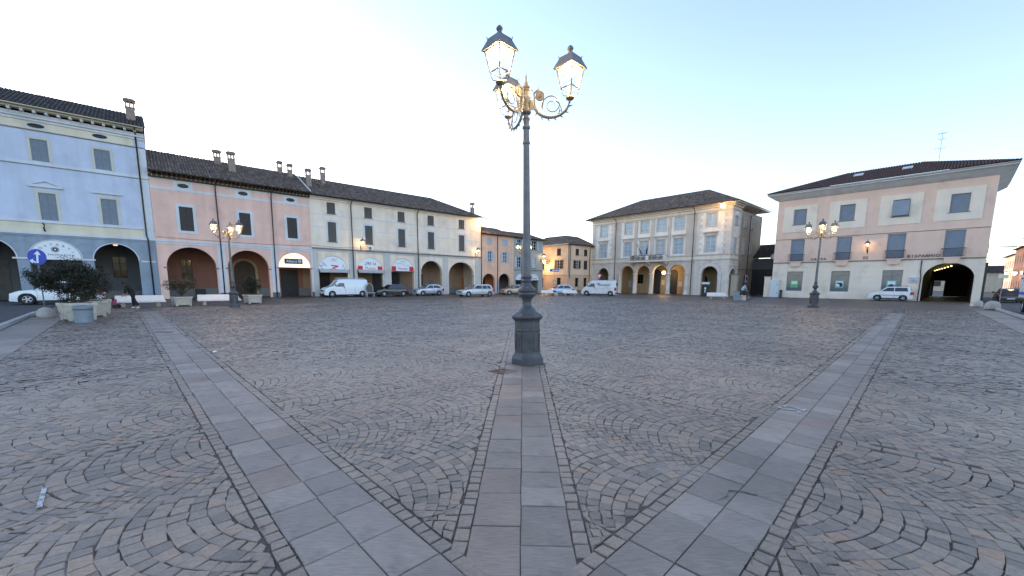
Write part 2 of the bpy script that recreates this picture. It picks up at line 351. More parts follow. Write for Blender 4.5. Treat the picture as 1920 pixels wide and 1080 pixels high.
EA = dict(L=(.64, 1.29), Rr=(.58, 1.20))
def xc(Y): return .12 + .026 * (Y - 4.5)
def half(Y): return np.where(Y < 15.55, .345, 0.)
ER = np.array([.7145, .6997]); EL = np.array([-.6997, .7145])
MAXD = 53.0
def fan(kind):
    """segmental arcs: each row is the same arc moved on by p; stones stay squarish, smaller towards the bay edges"""
    w = 1.57; rad = 1.0; p = .116; n = 19
    S = np.arange(-3, 42, p) if kind in 'AB' else np.arange(-3, 6, p); J = np.arange(-3, 28); U = math.asinh(math.tan(math.asin(w / 2 / rad))) + .06
    K, Jg, I = np.meshgrid(np.arange(len(S)), J, np.arange(n + 2), indexing='ij'); sh = K.shape
    jit = rng.normal(0, .10, (sh[0], sh[1], n + 3)); du = 2 * U / n; off_r = rng.uniform(0, 1, sh[:2] + (1,))
    edge = -U + (np.arange(n + 3)[None, None, :] - 1 + off_r + jit) * du
    phi = np.arctan(np.sinh(edge)); sn, cn = np.sin(phi), np.cos(phi)
    tb = rad * sn; tt = tb + p * cn * sn
    lim = w / 2
    tb = np.clip(tb, -lim, lim); tt = np.clip(tt, -lim, lim)
    cur = lambda t: np.sqrt(np.maximum(rad ** 2 - t ** 2, 0)) - rad * .85
    off = (rng.uniform(0, 1, len(J)) * p)[None, :, None]; rowj = rng.normal(0, .004, (len(S) + 1, len(J)))
    s0 = S[:, None, None] + off + rowj[:-1][:, :, None]; s1 = S[:, None, None] + off + p + rowj[1:][:, :, None]
    ph0 = {'A': 2.33, 'B': 2.27, 'C': 1.1, 'D': 1.5}[kind]
    tc = (J * w + w / 2 + ph0)[None, :, None]
    b0 = np.stack([s0 + cur(tb), tc + tb], -1); t0_ = np.stack([s1 + cur(tt), tc + tt], -1)
    Q = np.stack([b0[:, :, :-1], b0[:, :, 1:], t0_[:, :, 1:], t0_[:, :, :-1]], -2).reshape(-1, 4, 2)
    f0 = tb[:, :, :-1].reshape(-1); f1 = tb[:, :, 1:].reshape(-1)
    keep = (f1 - f0) > .022; Q = Q[keep]
    c = Q.mean(1, keepdims=True); Q = c + (Q - c) * rng.uniform(.945, .992, (len(Q), 1, 1)); Q += rng.normal(0, .0055, Q.shape)
    s, t = Q[..., 0], Q[..., 1]
    a, b = {'A': (s, t), 'B': (t, s), 'C': (-s, t), 'D': (t, -s)}[kind]
    g = .115
    XY = a[..., None] * ER + b[..., None] * EL
    ctr = XY.mean(1)
    rough_ok = (np.hypot(ctr[:, 0], ctr[:, 1]) < MAXD) & (np.abs(ctr[:, 0]) < 1.5 * ctr[:, 1] + 3) & (ctr[:, 1] > .6) & (a.mean(1) < A1 - .1) & (b.mean(1) < B1 - .1)
    a, b = a[rough_ok], b[rough_ok]; am, bm = a.mean(1), b.mean(1)
    if kind == 'A':
        k = am > 1.29 + g - .03; a, b = np.maximum(a[k], 1.29 + g), b[k]
    if kind == 'B':
        k = bm > 1.20 + g - .03; a, b = a[k], np.maximum(b[k], 1.20 + g)
    if kind == 'C':
        k = (am < .64 - g + .03) & (am > -1.95) & (bm > .5); a, b = np.clip(a[k], -1.95, .64 - g), b[k]
    if kind == 'D':
        k = (bm < .58 - g + .03) & (bm > -2.68) & (am > .5); a, b = a[k], np.clip(b[k], -2.68, .58 - g)
    XY = a[..., None] * ER + b[..., None] * EL
    if kind in 'AB':
        Y = XY[..., 1]; lim = half(Y) + np.where(half(Y) > 0, g, 0); x0 = xc(Y)
        sg = -1 if kind == 'A' else 1
        cc = (XY[..., 0] - x0) * sg; k = cc.mean(1) > lim.mean(1) - .03
        XY[..., 0] = x0 + sg * np.maximum(cc, lim); XY = XY[k]
    # leave the thin straight courses free
    m = XY.mean(1); am = m @ ER; bm = m @ EL
    k = np.ones(len(XY), bool)
    for v in GRID: 
        if kind != 'C' : k &= ~(np.abs(am - v + (.06 if kind == 'D' else 0)) < (.075 if kind == 'D' else .125))
        if kind != 'D' : k &= ~(np.abs(bm - v + .0) < (.075 if kind == 'C' else .125))
    XY = XY[k]
    d1 = XY[:, 2] - XY[:, 0]; d2 = XY[:, 3] - XY[:, 1]; area = .5 * np.abs(d1[:, 0] * d2[:, 1] - d1[:, 1] * d2[:, 0])
    return XY[area > .0009]
GRID = (5.6, 10.4, 15.4, 20.2, 25.0, 30.0)
def course(p0, d, nrm, L, wid, ln, keepf=None):
    out = []; x = 0.
    p0 = np.array(p0, float); d = np.array(d, float); nrm = np.array(nrm, float)
    while x < L:
        l = ln * rng.uniform(.8, 1.3); g = .006
        q = np.array([p0 + d * (x + g) + nrm * g, p0 + d * (x + l - g) + nrm * g, p0 + d * (x + l - g) + nrm * (wid - g), p0 + d * (x + g) + nrm * (wid - g)]) + rng.normal(0, .0035, (4, 2))
        c = q.mean(0)
        if np.hypot(*c) < MAXD and abs(c[0]) < 1.5 * c[1] + 3 and c[1] > .6 and c @ ER < A1 and c @ EL < B1 and (keepf is None or keepf(c)): out.append(q)
        x += l
    return out
QS = [fan(k) for k in 'ABCD']
ab = lambda a, b: ER * a + EL * b
inl = lambda c: not (abs(c[0] - xc(c[1])) < .455 and c[1] < 15.6)
cs = []; gs = []
cs += course(ab(1.29, 1.2), EL, ER, 34, .108, .115) + course(ab(.64, 1.2), EL, -ER, 34, .108, .115)
cs += course(ab(0, 1.20), ER, EL, 40, .108, .115, lambda c: c @ ER > 1.29) + course(ab(0, .58), ER, -EL, 40, .108, .115)
up = np.array([.026, 1.0])
ok = lambda c: c @ ER > 1.36 and c @ EL > 1.27
cs += course((xc(1.9) - .345, 1.9), up, (-1, .026), 13.6, .108, .12, ok) + course((xc(1.9) + .345, 1.9), up, (1, -.026), 13.6, .108, .12, ok)
for v in GRID:
    gs += course(ab(v, 1.35), EL, ER, 34, .12, .22, inl) + course(ab(v - .12, 1.35), EL, ER, 34, .12, .22, inl)
    gs += course(ab(1.35, v), ER, EL, 40, .12, .22, inl) + course(ab(1.35, v - .12), ER, EL, 40, .12, .22, inl)
    cs += course(ab(-1.9, v - .06), ER, EL, 2.43, .12, .2) + course(ab(v - .12, -2.6), EL, ER, 3.07, .12, .2)
QS.append(np.array(cs + gs)); QA = np.concatenate(QS)
pale = np.concatenate([np.zeros(sum(len(q) for q in QS[:-1]), bool), np.ones(len(QS[-1]), bool)])
ctr = QA.mean(1); dist = np.hypot(ctr[:, 0], ctr[:, 1])
hue = rng.beta(1.5, 1.5, len(QA)); hue = np.where(pale, .35 + .4 * hue, hue); hue[len(QA) - len(gs):] = np.where(dist[len(QA) - len(gs):] > 9, .80, .6)
zt = -.001 + rng.normal(0, .0018, len(QA)) + .004 * np.sin(ctr[:, 0] * 1.3) * np.sin(ctr[:, 1] * 1.1 + 1)
tilt = rng.normal(0, .0018, (len(QA), 4))
# a stone: top face shrunk, sides falling to the joint
def stone_arrays(Q, z, tl, full):
    n = len(Q); c = Q.mean(1, keepdims=True)
    if full:
        inn = c + (Q - c) * .88; mid = c + (Q - c) * .98
        V = np.zeros((n, 12, 3))
        V[:, :4, :2] = inn; V[:, :4, 2] = z[:, None] + tl + .002
        V[:, 4:8, :2] = mid; V[:, 4:8, 2] = z[:, None] + tl - .0015
        V[:, 8:, :2] = Q; V[:, 8:, 2] = -.015
        F = [(0, 1, 2, 3)] + [(4 + i, 4 + (i + 1) % 4, (i + 1) % 4, i) for i in range(4)] + [(8 + i, 8 + (i + 1) % 4, 4 + (i + 1) % 4, 4 + i) for i in range(4)]
    else:
        V = np.zeros((n, 4, 3)); V[:, :, :2] = Q; V[:, :, 2] = z[:, None] + tl; F = [(0, 1, 2, 3)]
    return V, np.array(F)
def fix_ccw(Q):
    d1 = Q[:, 1] - Q[:, 0]; d2 = Q[:, 2] - Q[:, 1]; s = d1[:, 0] * d2[:, 1] - d1[:, 1] * d2[:, 0]; Q[s < 0] = Q[s < 0][:, ::-1]; return Q
QA = fix_ccw(QA)
vis = (np.abs(ctr[:, 0]) < 1.26 * ctr[:, 1] + .1) & (ctr[:, 1] > 2.12)
order = np.argsort(np.where(vis, dist, 1e9))[:300]
single = np.zeros(len(QA), bool); single[order] = True
def stones_mesh(name, Q, z, tl, hu, full, parent, origin=None):
    V, F = stone_arrays(Q, z, tl, full); n, nv = V.shape[:2]; nf = len(F)
    if origin is not None: V = V - np.array([origin[0], origin[1], 0])
    me = bpy.data.meshes.new(name); me.vertices.add(n * nv); me.vertices.foreach_set('co', V.reshape(-1))
    FF = (F[None] + (np.arange(n) * nv)[:, None, None]).reshape(-1, 4)
    me.loops.add(FF.size); me.loops.foreach_set('vertex_index', FF.reshape(-1)); me.polygons.add(len(FF))
    me.polygons.foreach_set('loop_start', np.arange(len(FF)) * 4); me.materials.append(M['cobble'])
    me.polygons.foreach_set('use_smooth', [False] * len(FF)); me.update(calc_edges=True)
    a = me.attributes.new('hue', 'FLOAT', 'FACE'); a.data.foreach_set('value', np.repeat(hu, nf).astype('f'))
    o = bpy.data.objects.new(name, me); COL.objects.link(o); o.parent = parent
    if origin is not None: o.location = (origin[0], origin[1], 0)
    return o
bed = MB(); qb = [P(-1.98, -2.7), P(23, -2.7), P(23, 22), P(-1.98, 22)]
# joint bed under the near cobbles only where they lie (a disc sector round the viewpoint)
bed.add([tuple(P(-3.0, -4, -.0095)), tuple(P(A1, -4, -.0095)), tuple(P(A1, B1, -.0095)), tuple(P(-3.0, B1, -.0095))], [(0, 1, 2, 3)], 'mortar')
bedo = bed.build('joint_mortar', piazza)
near = (dist < 9.5) & ~single; far = (dist >= 9.5) & ~single
nb = stones_mesh('cobblestones', np.concatenate([QA[near]]), zt[near], tilt[near], hue[near], True, piazza); nb['kind'] = 'stuff'
fb = stones_mesh('distant_cobblestones', QA[far], zt[far], tilt[far] * 1.5, hue[far], False, piazza); fb['kind'] = 'stuff'
for i in order:
    stones_mesh('cobble', QA[i:i + 1], zt[i:i + 1], tilt[i:i + 1], hue[i:i + 1], True, piazza, origin=ctr[i])

def slab_strip(name, origin, d, nrm, L, cols, lrange, zb=.003, warm=.05, gap=.007):
    root = empty(name, (0, 0, 0)); root['kind'] = 'structure'
    base = MB(); o = Vector(origin); d = Vector(d).normalized(); nrm = Vector(nrm).normalized(); W = sum(cols)
    base.add([tuple(o + Vector((0, 0, -.0105))), tuple(o + d * L + Vector((0, 0, -.0105))), tuple(o + d * L + nrm * W + Vector((0, 0, -.0105))), tuple(o + nrm * W + Vector((0, 0, -.0105)))], [(0, 1, 2, 3)], 'mortar')
    base.build('slab_bed', root)
    y = 0.
    for cw in cols:
        x = 0.
        while x < L - .05:
            l = min(random.uniform(*lrange), L - x)
            if L - x - l < .1: l = L - x
            z = zb + random.gauss(0, .0022); g = gap * random.uniform(.6, 1.3)
            c = o + d * (x + l / 2) + nrm * (y + cw / 2); hx, hy = l / 2 - g / 2, cw / 2 - g / 2; e = .006
            v = []
            for (k, zz) in ((e, z), (0, z - .005), (0, -.012)):
                for sx, sy in ((-1, -1), (1, -1), (1, 1), (-1, 1)):
                    q = d * (sx * (hx - k)) + nrm * (sy * (hy - k)); jx = .003 * math.sin(sx * 7 + x * 9 + sy * 3)
                    v.append((q.x + jx, q.y + jx, zz + (random.gauss(0, .0008) if k else 0)))
            f = [(0, 1, 2, 3)] + [(4 + i, 4 + (i + 1) % 4, (i + 1) % 4, i) for i in range(4)] + [(8 + i, 8 + (i + 1) % 4, 4 + (i + 1) % 4, 4 + i) for i in range(4)]
            MB().add(v, f, 'slab_warm' if random.random() < warm else 'slab').build('slab', root, (c.x, c.y, 0))
            x += l
        y += cw
    return root
slab_strip('paving_strip', P(.64, 1.22), eL, eR, 28.4, (.325, .325), (.3, .52))
slab_strip('paving_strip', P(-.4, .58), eR, eL, 34, (.31, .31), (.3, .55), warm=.04)
slab_strip('paving_strip', (xc(2.12) - .345, 2.12, 0), (.026, 1, 0), (1, -.026, 0), 13.4, (.345, .345), (.27, .5), zb=.0045, warm=.10)
slab_strip('edge_paving_strip', P(-3.0, 3), eL, eR, 25, (1.05,), (.6, 1.1))
slab_strip('edge_paving_strip', P(6, -3.75), eR, eL, 36, (1.05,), (.6, 1.1))
# straight pale courses far out in the plaza
# kerbs and streets on both sides
def kerb(name, o, d, nrm, L, label):
    r = empty(name, (0, 0, 0)); r['kind'] = 'structure'
    b = MB(); x = 0; d = d.normalized()
    ang = math.atan2(d.y, d.x)
    while x < L:
        l = random.uniform(.95, 1.1); c = o + d * (x + l / 2)
        k = MB(); k.box(-l / 2 + .004, l / 2 - .004, -.09, .09, -.03, .125, 'curb'); q = k.build('kerb_stone', r, (c.x, c.y, 0), ang); bevel(q, .012, 1); x += l
    g0 = o + nrm * .10; g1 = o + nrm * .34
    q = MB(); q.add([(g0.x, g0.y, -.004), ((g0 + d * L).x, (g0 + d * L).y, -.004), ((g1 + d * L).x, (g1 + d * L).y, -.004), (g1.x, g1.y, -.004)], [(0, 1, 2, 3)], 'gut'); q.build('gutter_stone', r)
    return r
kerb('kerb', P(-3.15, 6), eL, eR, 24, '')
kerb('kerb', P(8, -3.95), eR, eL, 38, '')
quad_sheet('street', [P(-30, -4, 0), P(-3.3, -4, 0), P(-3.3, 80, 0), P(-30, 80, 0)], -.012, 'asphalt', kind='structure')
quad_sheet('street', [P(-3.3, -13.5, 0), P(330, -13.5, 0), P(330, -4.1, 0), P(-3.3, -4.1, 0)], -.010, 'asphalt', kind='structure')

# ------------------------------------------------------------------ building helpers
def arc(c, r, z, n=14, a0=0, a1=pi):
    return [(c + r * cos(a0 + (a1 - a0) * i / n), z + r * sin(a0 + (a1 - a0) * i / n)) for i in range(n + 1)]
def arcade_outline(u0, u1, z0, z1, arches):
    """outline with arch notches; arches: (c, halfwidth, springing[, rise])"""
    out = [(u0, z0)]
    for a in arches:
        c, r, zs = a[:3]; ry = a[3] if len(a) > 3 else r
        out.append((c - r, z0)); out += [(c + r * cos(t), zs + ry * sin(t)) for t in np.linspace(pi, 0, 17)]; out.append((c + r, z0))
    return out + [(u1, z0), (u1, z1), (u0, z1)]
def rect(u0, u1, z0, z1): return [(u0, z0), (u1, z0), (u1, z1), (u0, z1)]
def oval(c, z, rx, rz, n=20): return [(c + rx * cos(2 * pi * i / n), z + rz * sin(2 * pi * i / n)) for i in range(n)]
def wall(parent, outline, k, y0=0, y1=.4, holes=(), name='wall', xf=None, label=None):
    b = MB(xf); b.poly(outline, y0, y1, k, holes); o = b.build(name, parent); 
    if label: o['label'] = label
    return o
def bar(parent, name, u0, u1, z0, z1, k, y0=-.06, y1=.0, xf=None):
    b = MB(xf); b.box(u0, u1, y0, y1, z0, z1, k); return b.build(name, parent)
def louvre_mesh(k, n):
    key = ('louvre', k, n)
    if key in bpy.data.meshes: return bpy.data.meshes[key]
    return None
_lm = {}
def shutter_mesh(k, n=14, solid=False):
    if (k, n) in _lm: return _lm[(k, n)]
    b = MB(); f = .11
    b.box(0, f, -.5, .5, 0, 1, k); b.box(1 - f, 1, -.5, .5, 0, 1, k)
    for z in (0, .31, .63, .955): b.box(f, 1 - f, -.5, .5, z, z + .045, k)
    for z0, z1 in ((.045, .31), (.355, .63), (.675, .955)):
        m = n // 3
        for i in range(m):
            z = z0 + (z1 - z0) * i / m; h = (z1 - z0) / m
            b.add([(f, -.4, z + .0), (1 - f, -.4, z), (1 - f, .3, z + h * 1.05), (f, .3, z + h * 1.05), (f, -.4, z + h * .25), (1 - f, -.4, z + h * .25), (1 - f, .3, z + h * 1.3), (f, .3, z + h * 1.3)],
                  [(0, 1, 2, 3), (7, 6, 5, 4), (0, 4, 5, 1)], k)
    o = b.build('shutter_unit'); me = o.data; me.name = 'shutter_' + k; bpy.data.objects.remove(o); _lm[(k, n)] = me; return me
def shutter(parent, u0, w, z0, h, y, k, rot=0, n=14, name='shutter'):
    o = bpy.data.objects.new(name, shutter_mesh(k, n)); COL.objects.link(o); o.parent = parent
    o.location = (u0, y, z0); o.scale = (w, .045, h); o.rotation_euler.z = rot; return o
def window(parent, u0, u1, z0, z1, style, sk='sh_grey', casing=None, cw=.16, xf=None, sill=True, pane='pane', reveal=.10, cy=-.035, grid=(2, 3), fr='frame_white', sillk=None, open_w=None, y_in=.12):
    """window part: timber frame in the reveal; sub-parts: panes, shutters, casing, sill"""
    root = None; X = xf or Matrix(); g = .055
    b = MB(X); b.poly(rect(u0 + .002, u1 - .002, z0 + .002, z1 - .002), y_in, y_in + .05, fr, [rect(u0 + g, u1 - g, z0 + g, z1 - g)])
    nx, nz = grid; m = .035
    if style in ('glazed', 'open'):
        for i in range(1, nx): c = u0 + (u1 - u0) * i / nx; b.box(c - m, c + m, y_in + .004, y_in + .046, z0 + g, z1 - g, fr)
        for j in range(1, nz): c = z0 + (z1 - z0) * j / nz; b.box(u0 + g, u1 - g, y_in + .012, y_in + .04, c - m * .7, c + m * .7, fr)
    w = b.build('window', parent)
    if style in ('glazed', 'open'):
        for i in range(nx):
            for j in range(nz):
                p = MB(X); a0 = u0 + (u1 - u0) * i / nx; a1 = u0 + (u1 - u0) * (i + 1) / nx; c0 = z0 + (z1 - z0) * j / nz; c1 = z0 + (z1 - z0) * (j + 1) / nz
                dy = random.uniform(0, .004); p.add([(a0, y_in + .03 + dy, c0), (a1, y_in + .03, c0), (a1, y_in + .03 + dy, c1), (a0, y_in + .03, c1)], [(0, 1, 2, 3)], pane); p.build('pane', w, recalc=False)
    else:
        p = MB(X); p.add([(u0, y_in + .03, z0), (u1, y_in + .03, z0), (u1, y_in + .03, z1), (u0, y_in + .03, z1)], [(0, 1, 2, 3)], 'pane_dark'); p.build('pane', w, recalc=False)
    W = (u1 - u0) / 2
    if style == 'closed':
        for s in (0, 1):
            o = shutter(w, u0 + s * W + .006, W - .012, z0 + .01, z1 - z0 - .02, .05, sk)
            o.matrix_local = X @ o.matrix_basis if xf else o.matrix_basis
            if xf: o.matrix_basis = X @ Matrix.Translation((u0 + s * W + .006, .05, z0 + .01)) @ Matrix.Diagonal((W - .012, .045, z1 - z0 - .02, 1))
    if style == 'open':
        ow = open_w or W
        for s in (0, 1):
            x = u0 - ow - .01 if s == 0 else u1 + .01
            o = shutter(w, x, ow, z0 + .01, z1 - z0 - .02, -.045, sk)
            if xf: o.matrix_basis = X @ Matrix.Translation((x, -.045, z0 + .01)) @ Matrix.Diagonal((ow, .045, z1 - z0 - .02, 1))
    if style == 'roller':
        p = MB(X); n = int((z1 - z0) / .06)
        for i in range(n): zz = z0 + (z1 - z0) * i / n; h = (z1 - z0) / n; p.add([(u0 + .05, .10, zz), (u1 - .05, .10, zz), (u1 - .05, .085, zz + h * .5), (u0 + .05, .085, zz + h * .5), (u1 - .05, .10, zz + h), (u0 + .05, .10, zz + h)], [(0, 1, 2, 3), (3, 2, 4, 5)], sk)
        p.build('roller_shutter', w, recalc=False)
    if casing:
        c = MB(X); c.poly([(u0 - cw, z0 - (cw if casing[1] else 0)), (u1 + cw, z0 - (cw if casing[1] else 0)), (u1 + cw, z1 + cw), (u0 - cw, z1 + cw)], cy, .003, casing[0], [rect(u0 + .003, u1 - .003, z0 + .003, z1 - .003)]) if casing[1] else c.poly([(u0 - cw, z0), (u0 - cw, z1 + cw), (u1 + cw, z1 + cw), (u1 + cw, z0), (u1, z0), (u1, z1), (u0, z1), (u0, z0)], cy, .003, casing[0])
        c.build('casing', w)
    if sill:
        c = MB(X); c.box(u0 - .12, u1 + .12, -.09, .10, z0 - .07, z0 - .005, sillk or 'plinth_grey'); c.build('sill', w)
    return w
def roof_face(parent, O, A, B, poly, k='tile', colw=.235, course=.42, name='roof_tiles', tintv=.28, ridge=False):
    """pantile slope: O origin, A unit along the eave, B unit up the slope, polygon in (a, b)"""
    O = Vector(O); A = Vector(A).normalized(); B = Vector(B).normalized(); N = A.cross(B).normalized()
    if N.z < 0: N = -N
    m = MB(); f3 = [O + A * a + B * b for a, b in poly]; m.add([tuple(p) for p in f3], [list(range(len(poly)))], k)
    amin = min(p[0] for p in poly); amax = max(p[0] for p in poly); a = amin + colw / 2; np_ = len(poly)
    while a < amax:
        hit = []
        for i in range(np_):
            p, q = poly[i], poly[(i + 1) % np_]
            if (p[0] <= a < q[0]) or (q[0] <= a < p[0]): hit.append(p[1] + (q[1] - p[1]) * (a - p[0]) / (q[0] - p[0]))
        if len(hit) >= 2:
            b0, b1 = min(hit), max(hit); n = max(1, int((b1 - b0) / course))
            for i in range(n):
                s0 = b0 + (b1 - b0) * i / n; s1 = b0 + (b1 - b0) * (i + 1) / n + .03; w0 = colw * .40; w1 = colw * .34; ja = random.uniform(-.014, .014); v = []
                for (s, w, h) in ((s0, w0, .085), (s1, w1, .06)):
                    for x, y in ((-w, .0), (-w * .6, h), (w * .6, h), (w, .0)): v.append(tuple(O + A * (a + x + ja) + B * s + N * (y + .012)))
                m.tv = max(.35, random.gauss(1, tintv)); m.add(v, [(0, 1, 5, 4), (1, 2, 6, 5), (2, 3, 7, 6), (0, 1, 2, 3)], k)
        a += colw
    m.tv = 1.001
    o = m.build(name, parent, recalc=False); o['kind'] = 'stuff'; return o
def chimney(parent, x, y, zb, zt, w=.55, d=.5, holes=2):
    b = MB(); h = zt - zb; cap = .22; op = min(.42, h * .3)
    b.box(x - w / 2, x + w / 2, y - d / 2, y + d / 2, zb - .4, zt - cap - op, 'brick')
    zz = zt - cap - op; pw = w * .16
    xs = [x - w / 2 + pw / 2, x + w / 2 - pw / 2] + ([x] if holes == 2 else [])
    for px in xs:
        for py in (y - d / 2 + pw / 2, y + d / 2 - pw / 2): b.box(px - pw / 2, px + pw / 2, py - pw / 2, py + pw / 2, zz, zz + op, 'brick')
    b.box(x - w * .56, x + w * .56, y - d * .56, y + d * .56, zz - .06, zz + .0, 'brick')
    b.box(x - w * .58, x + w * .58, y - d * .58, y + d * .58, zt - cap, zt - cap * .55, 'brick'); b.box(x - w * .68, x + w * .68, y - d * .68, y + d * .68, zt - cap * .55, zt - cap * .15, 'brick')
    b.box(x - w * .5, x + w * .5, y - d * .5, y + d * .5, zt - cap * .15, zt + .05, 'tile')
    return b.build('chimney', parent)
def pipe(parent, pts, r=.055, k='gutter', name='downpipe'):
    b = MB(); b.tube(pts, r, k, 8); o = b.build(name, parent, smooth=True); return o
def gutter(parent, u0, u1, y, z, r=.08, k='gutter'):
    b = MB(); v = []; n = 6
    for x in (u0, u1):
        for i in range(n + 1): t = pi + pi * i / n; v.append((x, y + r * cos(t), z + r * sin(t)))
    f = [(i, i + 1, n + 2 + i, n + 1 + i) for i in range(n)]; b.add(v, f, k); b.box(u0, u1, y + r, y + r + .02, z - .02, z + .03, k); return b.build('gutter', parent)
def ashlar(parent, u0, u1, z0, z1, bw, bh, k, arches=(), holes=(), proud=.022, gap=.022, xf=None, vous=.0, name='stone_block', single=True, slices=False):
    """courses of blocks proud of the wall, cut away round arches and holes"""
    n = max(1, round((z1 - z0) / bh)); bh = (z1 - z0) / n; allb = MB(xf); out = []
    for j in range(n):
        a, b = z0 + j * bh, z0 + (j + 1) * bh; cuts = []
        for (c, r, zs, *rr) in arches:
            ry = rr[0] if rr else r; zm = a
            if a < zs: cuts.append((c - r - (0 if not vous else 0), c + r))
            elif zm < zs + ry + vous:
                q = (zm - zs) / (ry + vous); ww = (r + vous) * math.sqrt(max(0, 1 - q * q)); cuts.append((c - ww, c + ww))
            if vous and a < zs < b: cuts.append((c - r - vous, c + r + vous))
        for (h0, h1, g0, g1) in holes:
            if a < g1 and b > g0: cuts.append((h0, h1))
        segs = [(u0, u1)]
        for c0, c1 in cuts:
            ns = []
            for s0, s1 in segs:
                if c1 <= s0 or c0 >= s1: ns.append((s0, s1)); continue
                if c0 > s0: ns.append((s0, c0))
                if c1 < s1: ns.append((c1, s1))
            segs = ns
        for s0, s1 in segs:
            m = max(1, round((s1 - s0) / bw)); st = (s1 - s0) / m
            edges = [s0 + st * i for i in range(m + 1)]
            if m > 1 and j % 2: edges = [s0] + [e + st / 2 for e in edges[:-2]] + [s1]
            for e0, e1 in zip(edges[:-1], edges[1:]):
                if e1 - e0 < .08: continue
                pr = proud * random.uniform(.75, 1.1)
                t = MB(xf) if single else allb
                t.box(e0 + gap / 2, e1 - gap / 2, -pr, .001, a + gap / 2, b - gap / 2, k)
                if single: out.append(t)
    for (c, r, zs, *rr) in arches if vous else ():
        ry = rr[0] if rr else r; m = 9
        for i in range(m):
            t0 = pi * i / m + .012; t1 = pi * (i + 1) / m - .012; t = MB(xf) if single else allb; pr = proud * random.uniform(.9, 1.2)
            q = [(c + (r) * cos(t0), zs + ry * sin(t0)), (c + (r) * cos((t0 + t1) / 2), zs + ry * sin((t0 + t1) / 2)), (c + r * cos(t1), zs + ry * sin(t1)), (c + (r + vous) * cos(t1), zs + (ry + vous) * sin(t1)), (c + (r + vous) * cos(t0), zs + (ry + vous) * sin(t0))]
            t.poly(q, -pr, .001, k)
            if single: out.append(t)
    if single:
        for t in out: t.build(name, parent)
    else: o = allb.build(name + 's', parent); o['kind'] = 'stuff'
RL = R(42); RR = R(-48)
OL = (-22.769, 45.113, 0); OP = (23.034, 66.498, 0); OC = (42.216, 46.469, 0)
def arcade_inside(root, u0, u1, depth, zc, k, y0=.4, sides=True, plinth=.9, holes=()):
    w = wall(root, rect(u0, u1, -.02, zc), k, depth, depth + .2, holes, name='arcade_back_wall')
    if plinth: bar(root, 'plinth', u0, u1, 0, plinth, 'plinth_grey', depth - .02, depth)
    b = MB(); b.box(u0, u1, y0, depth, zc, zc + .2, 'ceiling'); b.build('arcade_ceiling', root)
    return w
def body(root, u0, u1, y0, y1, z1, k, left=True, right=True):
    b = MB()
    b.box(u0, u1, y1 - .3, y1, 0, z1, k); b.build('rear_wall', root)
    if left: b = MB(); b.box(u0, u0 + .3, y0, y1 - .301, 0, z1, k); b.build('side_wall', root)
    if right: b = MB(); b.box(u1 - .3, u1, y0, y1 - .301, 0, z1, k); b.build('side_wall', root)
def door(parent, u0, u1, z0, z1, y, k='wood', name='door'):
    b = MB(); b.box(u0, u1, y - .06, y + .02, z0, z1, k); n = 2
    for i in range(n):
        a = u0 + (u1 - u0) * i / n
        for z, h in ((z0 + .15, .32), (z0 + .15 + (z1 - z0) * .4, .42)): b.box(a + .08, a + (u1 - u0) / n - .08, y - .09, y - .05, z, z + (z1 - z0) * h * .8, k)
    return b.build(name, parent)

# ------------------------------------------------------------------ blue three storey house (far left)
H = empty('arcaded_house', OL, RL, 'pale blue three storey arcaded house with yellow bands and a dark tiled roof', 'house')
u0, u1 = -34.0, -12.7
arB = [(-31.3, 1.42, 3.38), (-27.0, 1.42, 3.38), (-22.35, 1.5, 3.35), (-18.8, 1.42, 3.38), (-15.33, 1.38, 3.40)]
lowk = 'grey_stone_paint'
wall(H, arcade_outline(u0, u1, 0, 5.2, arB), lowk, 0, .55)
wins_t = [(-19.32, -18.43, 10.83, 12.45), (-15.91, -14.97, 10.83, 12.43), (-22.9, -22.0, 10.83, 12.45), (-26.4, -25.5, 10.83, 12.45), (-29.9, -29.0, 10.83, 12.45)]
wins_m = [(-19.28, -18.37, 6.38, 8.45), (-15.87, -14.94, 6.38, 8.47), (-22.9, -22.0, 6.38, 8.45), (-26.4, -25.5, 6.38, 8.45), (-29.9, -29.0, 6.38, 8.45)]
ovs = [(-18.89, 13.44), (-15.45, 13.48), (-22.4, 13.44), (-25.9, 13.44), (-29.4, 13.44)]
wall(H, rect(u0, u1, 5.2, 14.2), 'blue_stucco', 0, .45, [rect(*w) for w in wins_t + wins_m] + [oval(c, z, .46, .17) for c, z in ovs])
for w in wins_t: window(H, *w, 'closed', 'sh_blue', ('cream_trim', False), .17, sill=False)
for i, w in enumerate(wins_m):
    wd = window(H, *w, 'closed', 'sh_blue', ('cream_trim', False), .19, sill=False)
    c = (w[0] + w[1]) / 2
    bar(wd, 'lintel', c - .92, c + .92, 8.86, 8.98, 'grey_white', -.14, .0)
    if i in (0, 3): b = MB(); b.poly([(c - .95, 8.985), (c + .95, 8.985), (c, 9.42)], -.12, .0, 'grey_white', [[(c - .72, 9.04), (c + .72, 9.04), (c, 9.34)]]); b.build('pediment', wd)
for c, z in ovs:
    b = MB(); b.poly(oval(c, z, .46, .17), .12, .14, 'pane_dark'); b.build('attic_vent', H)
    b = MB(); b.poly(oval(c, z, .52, .22), -.02, 0, 'grey_white', [oval(c, z, .45, .165)]); b.build('vent_surround', H)
bar(H, 'yellow_band', u0, u1, 13.12, 13.74, 'yellow_stucco', -.012, 0).hide_render = False
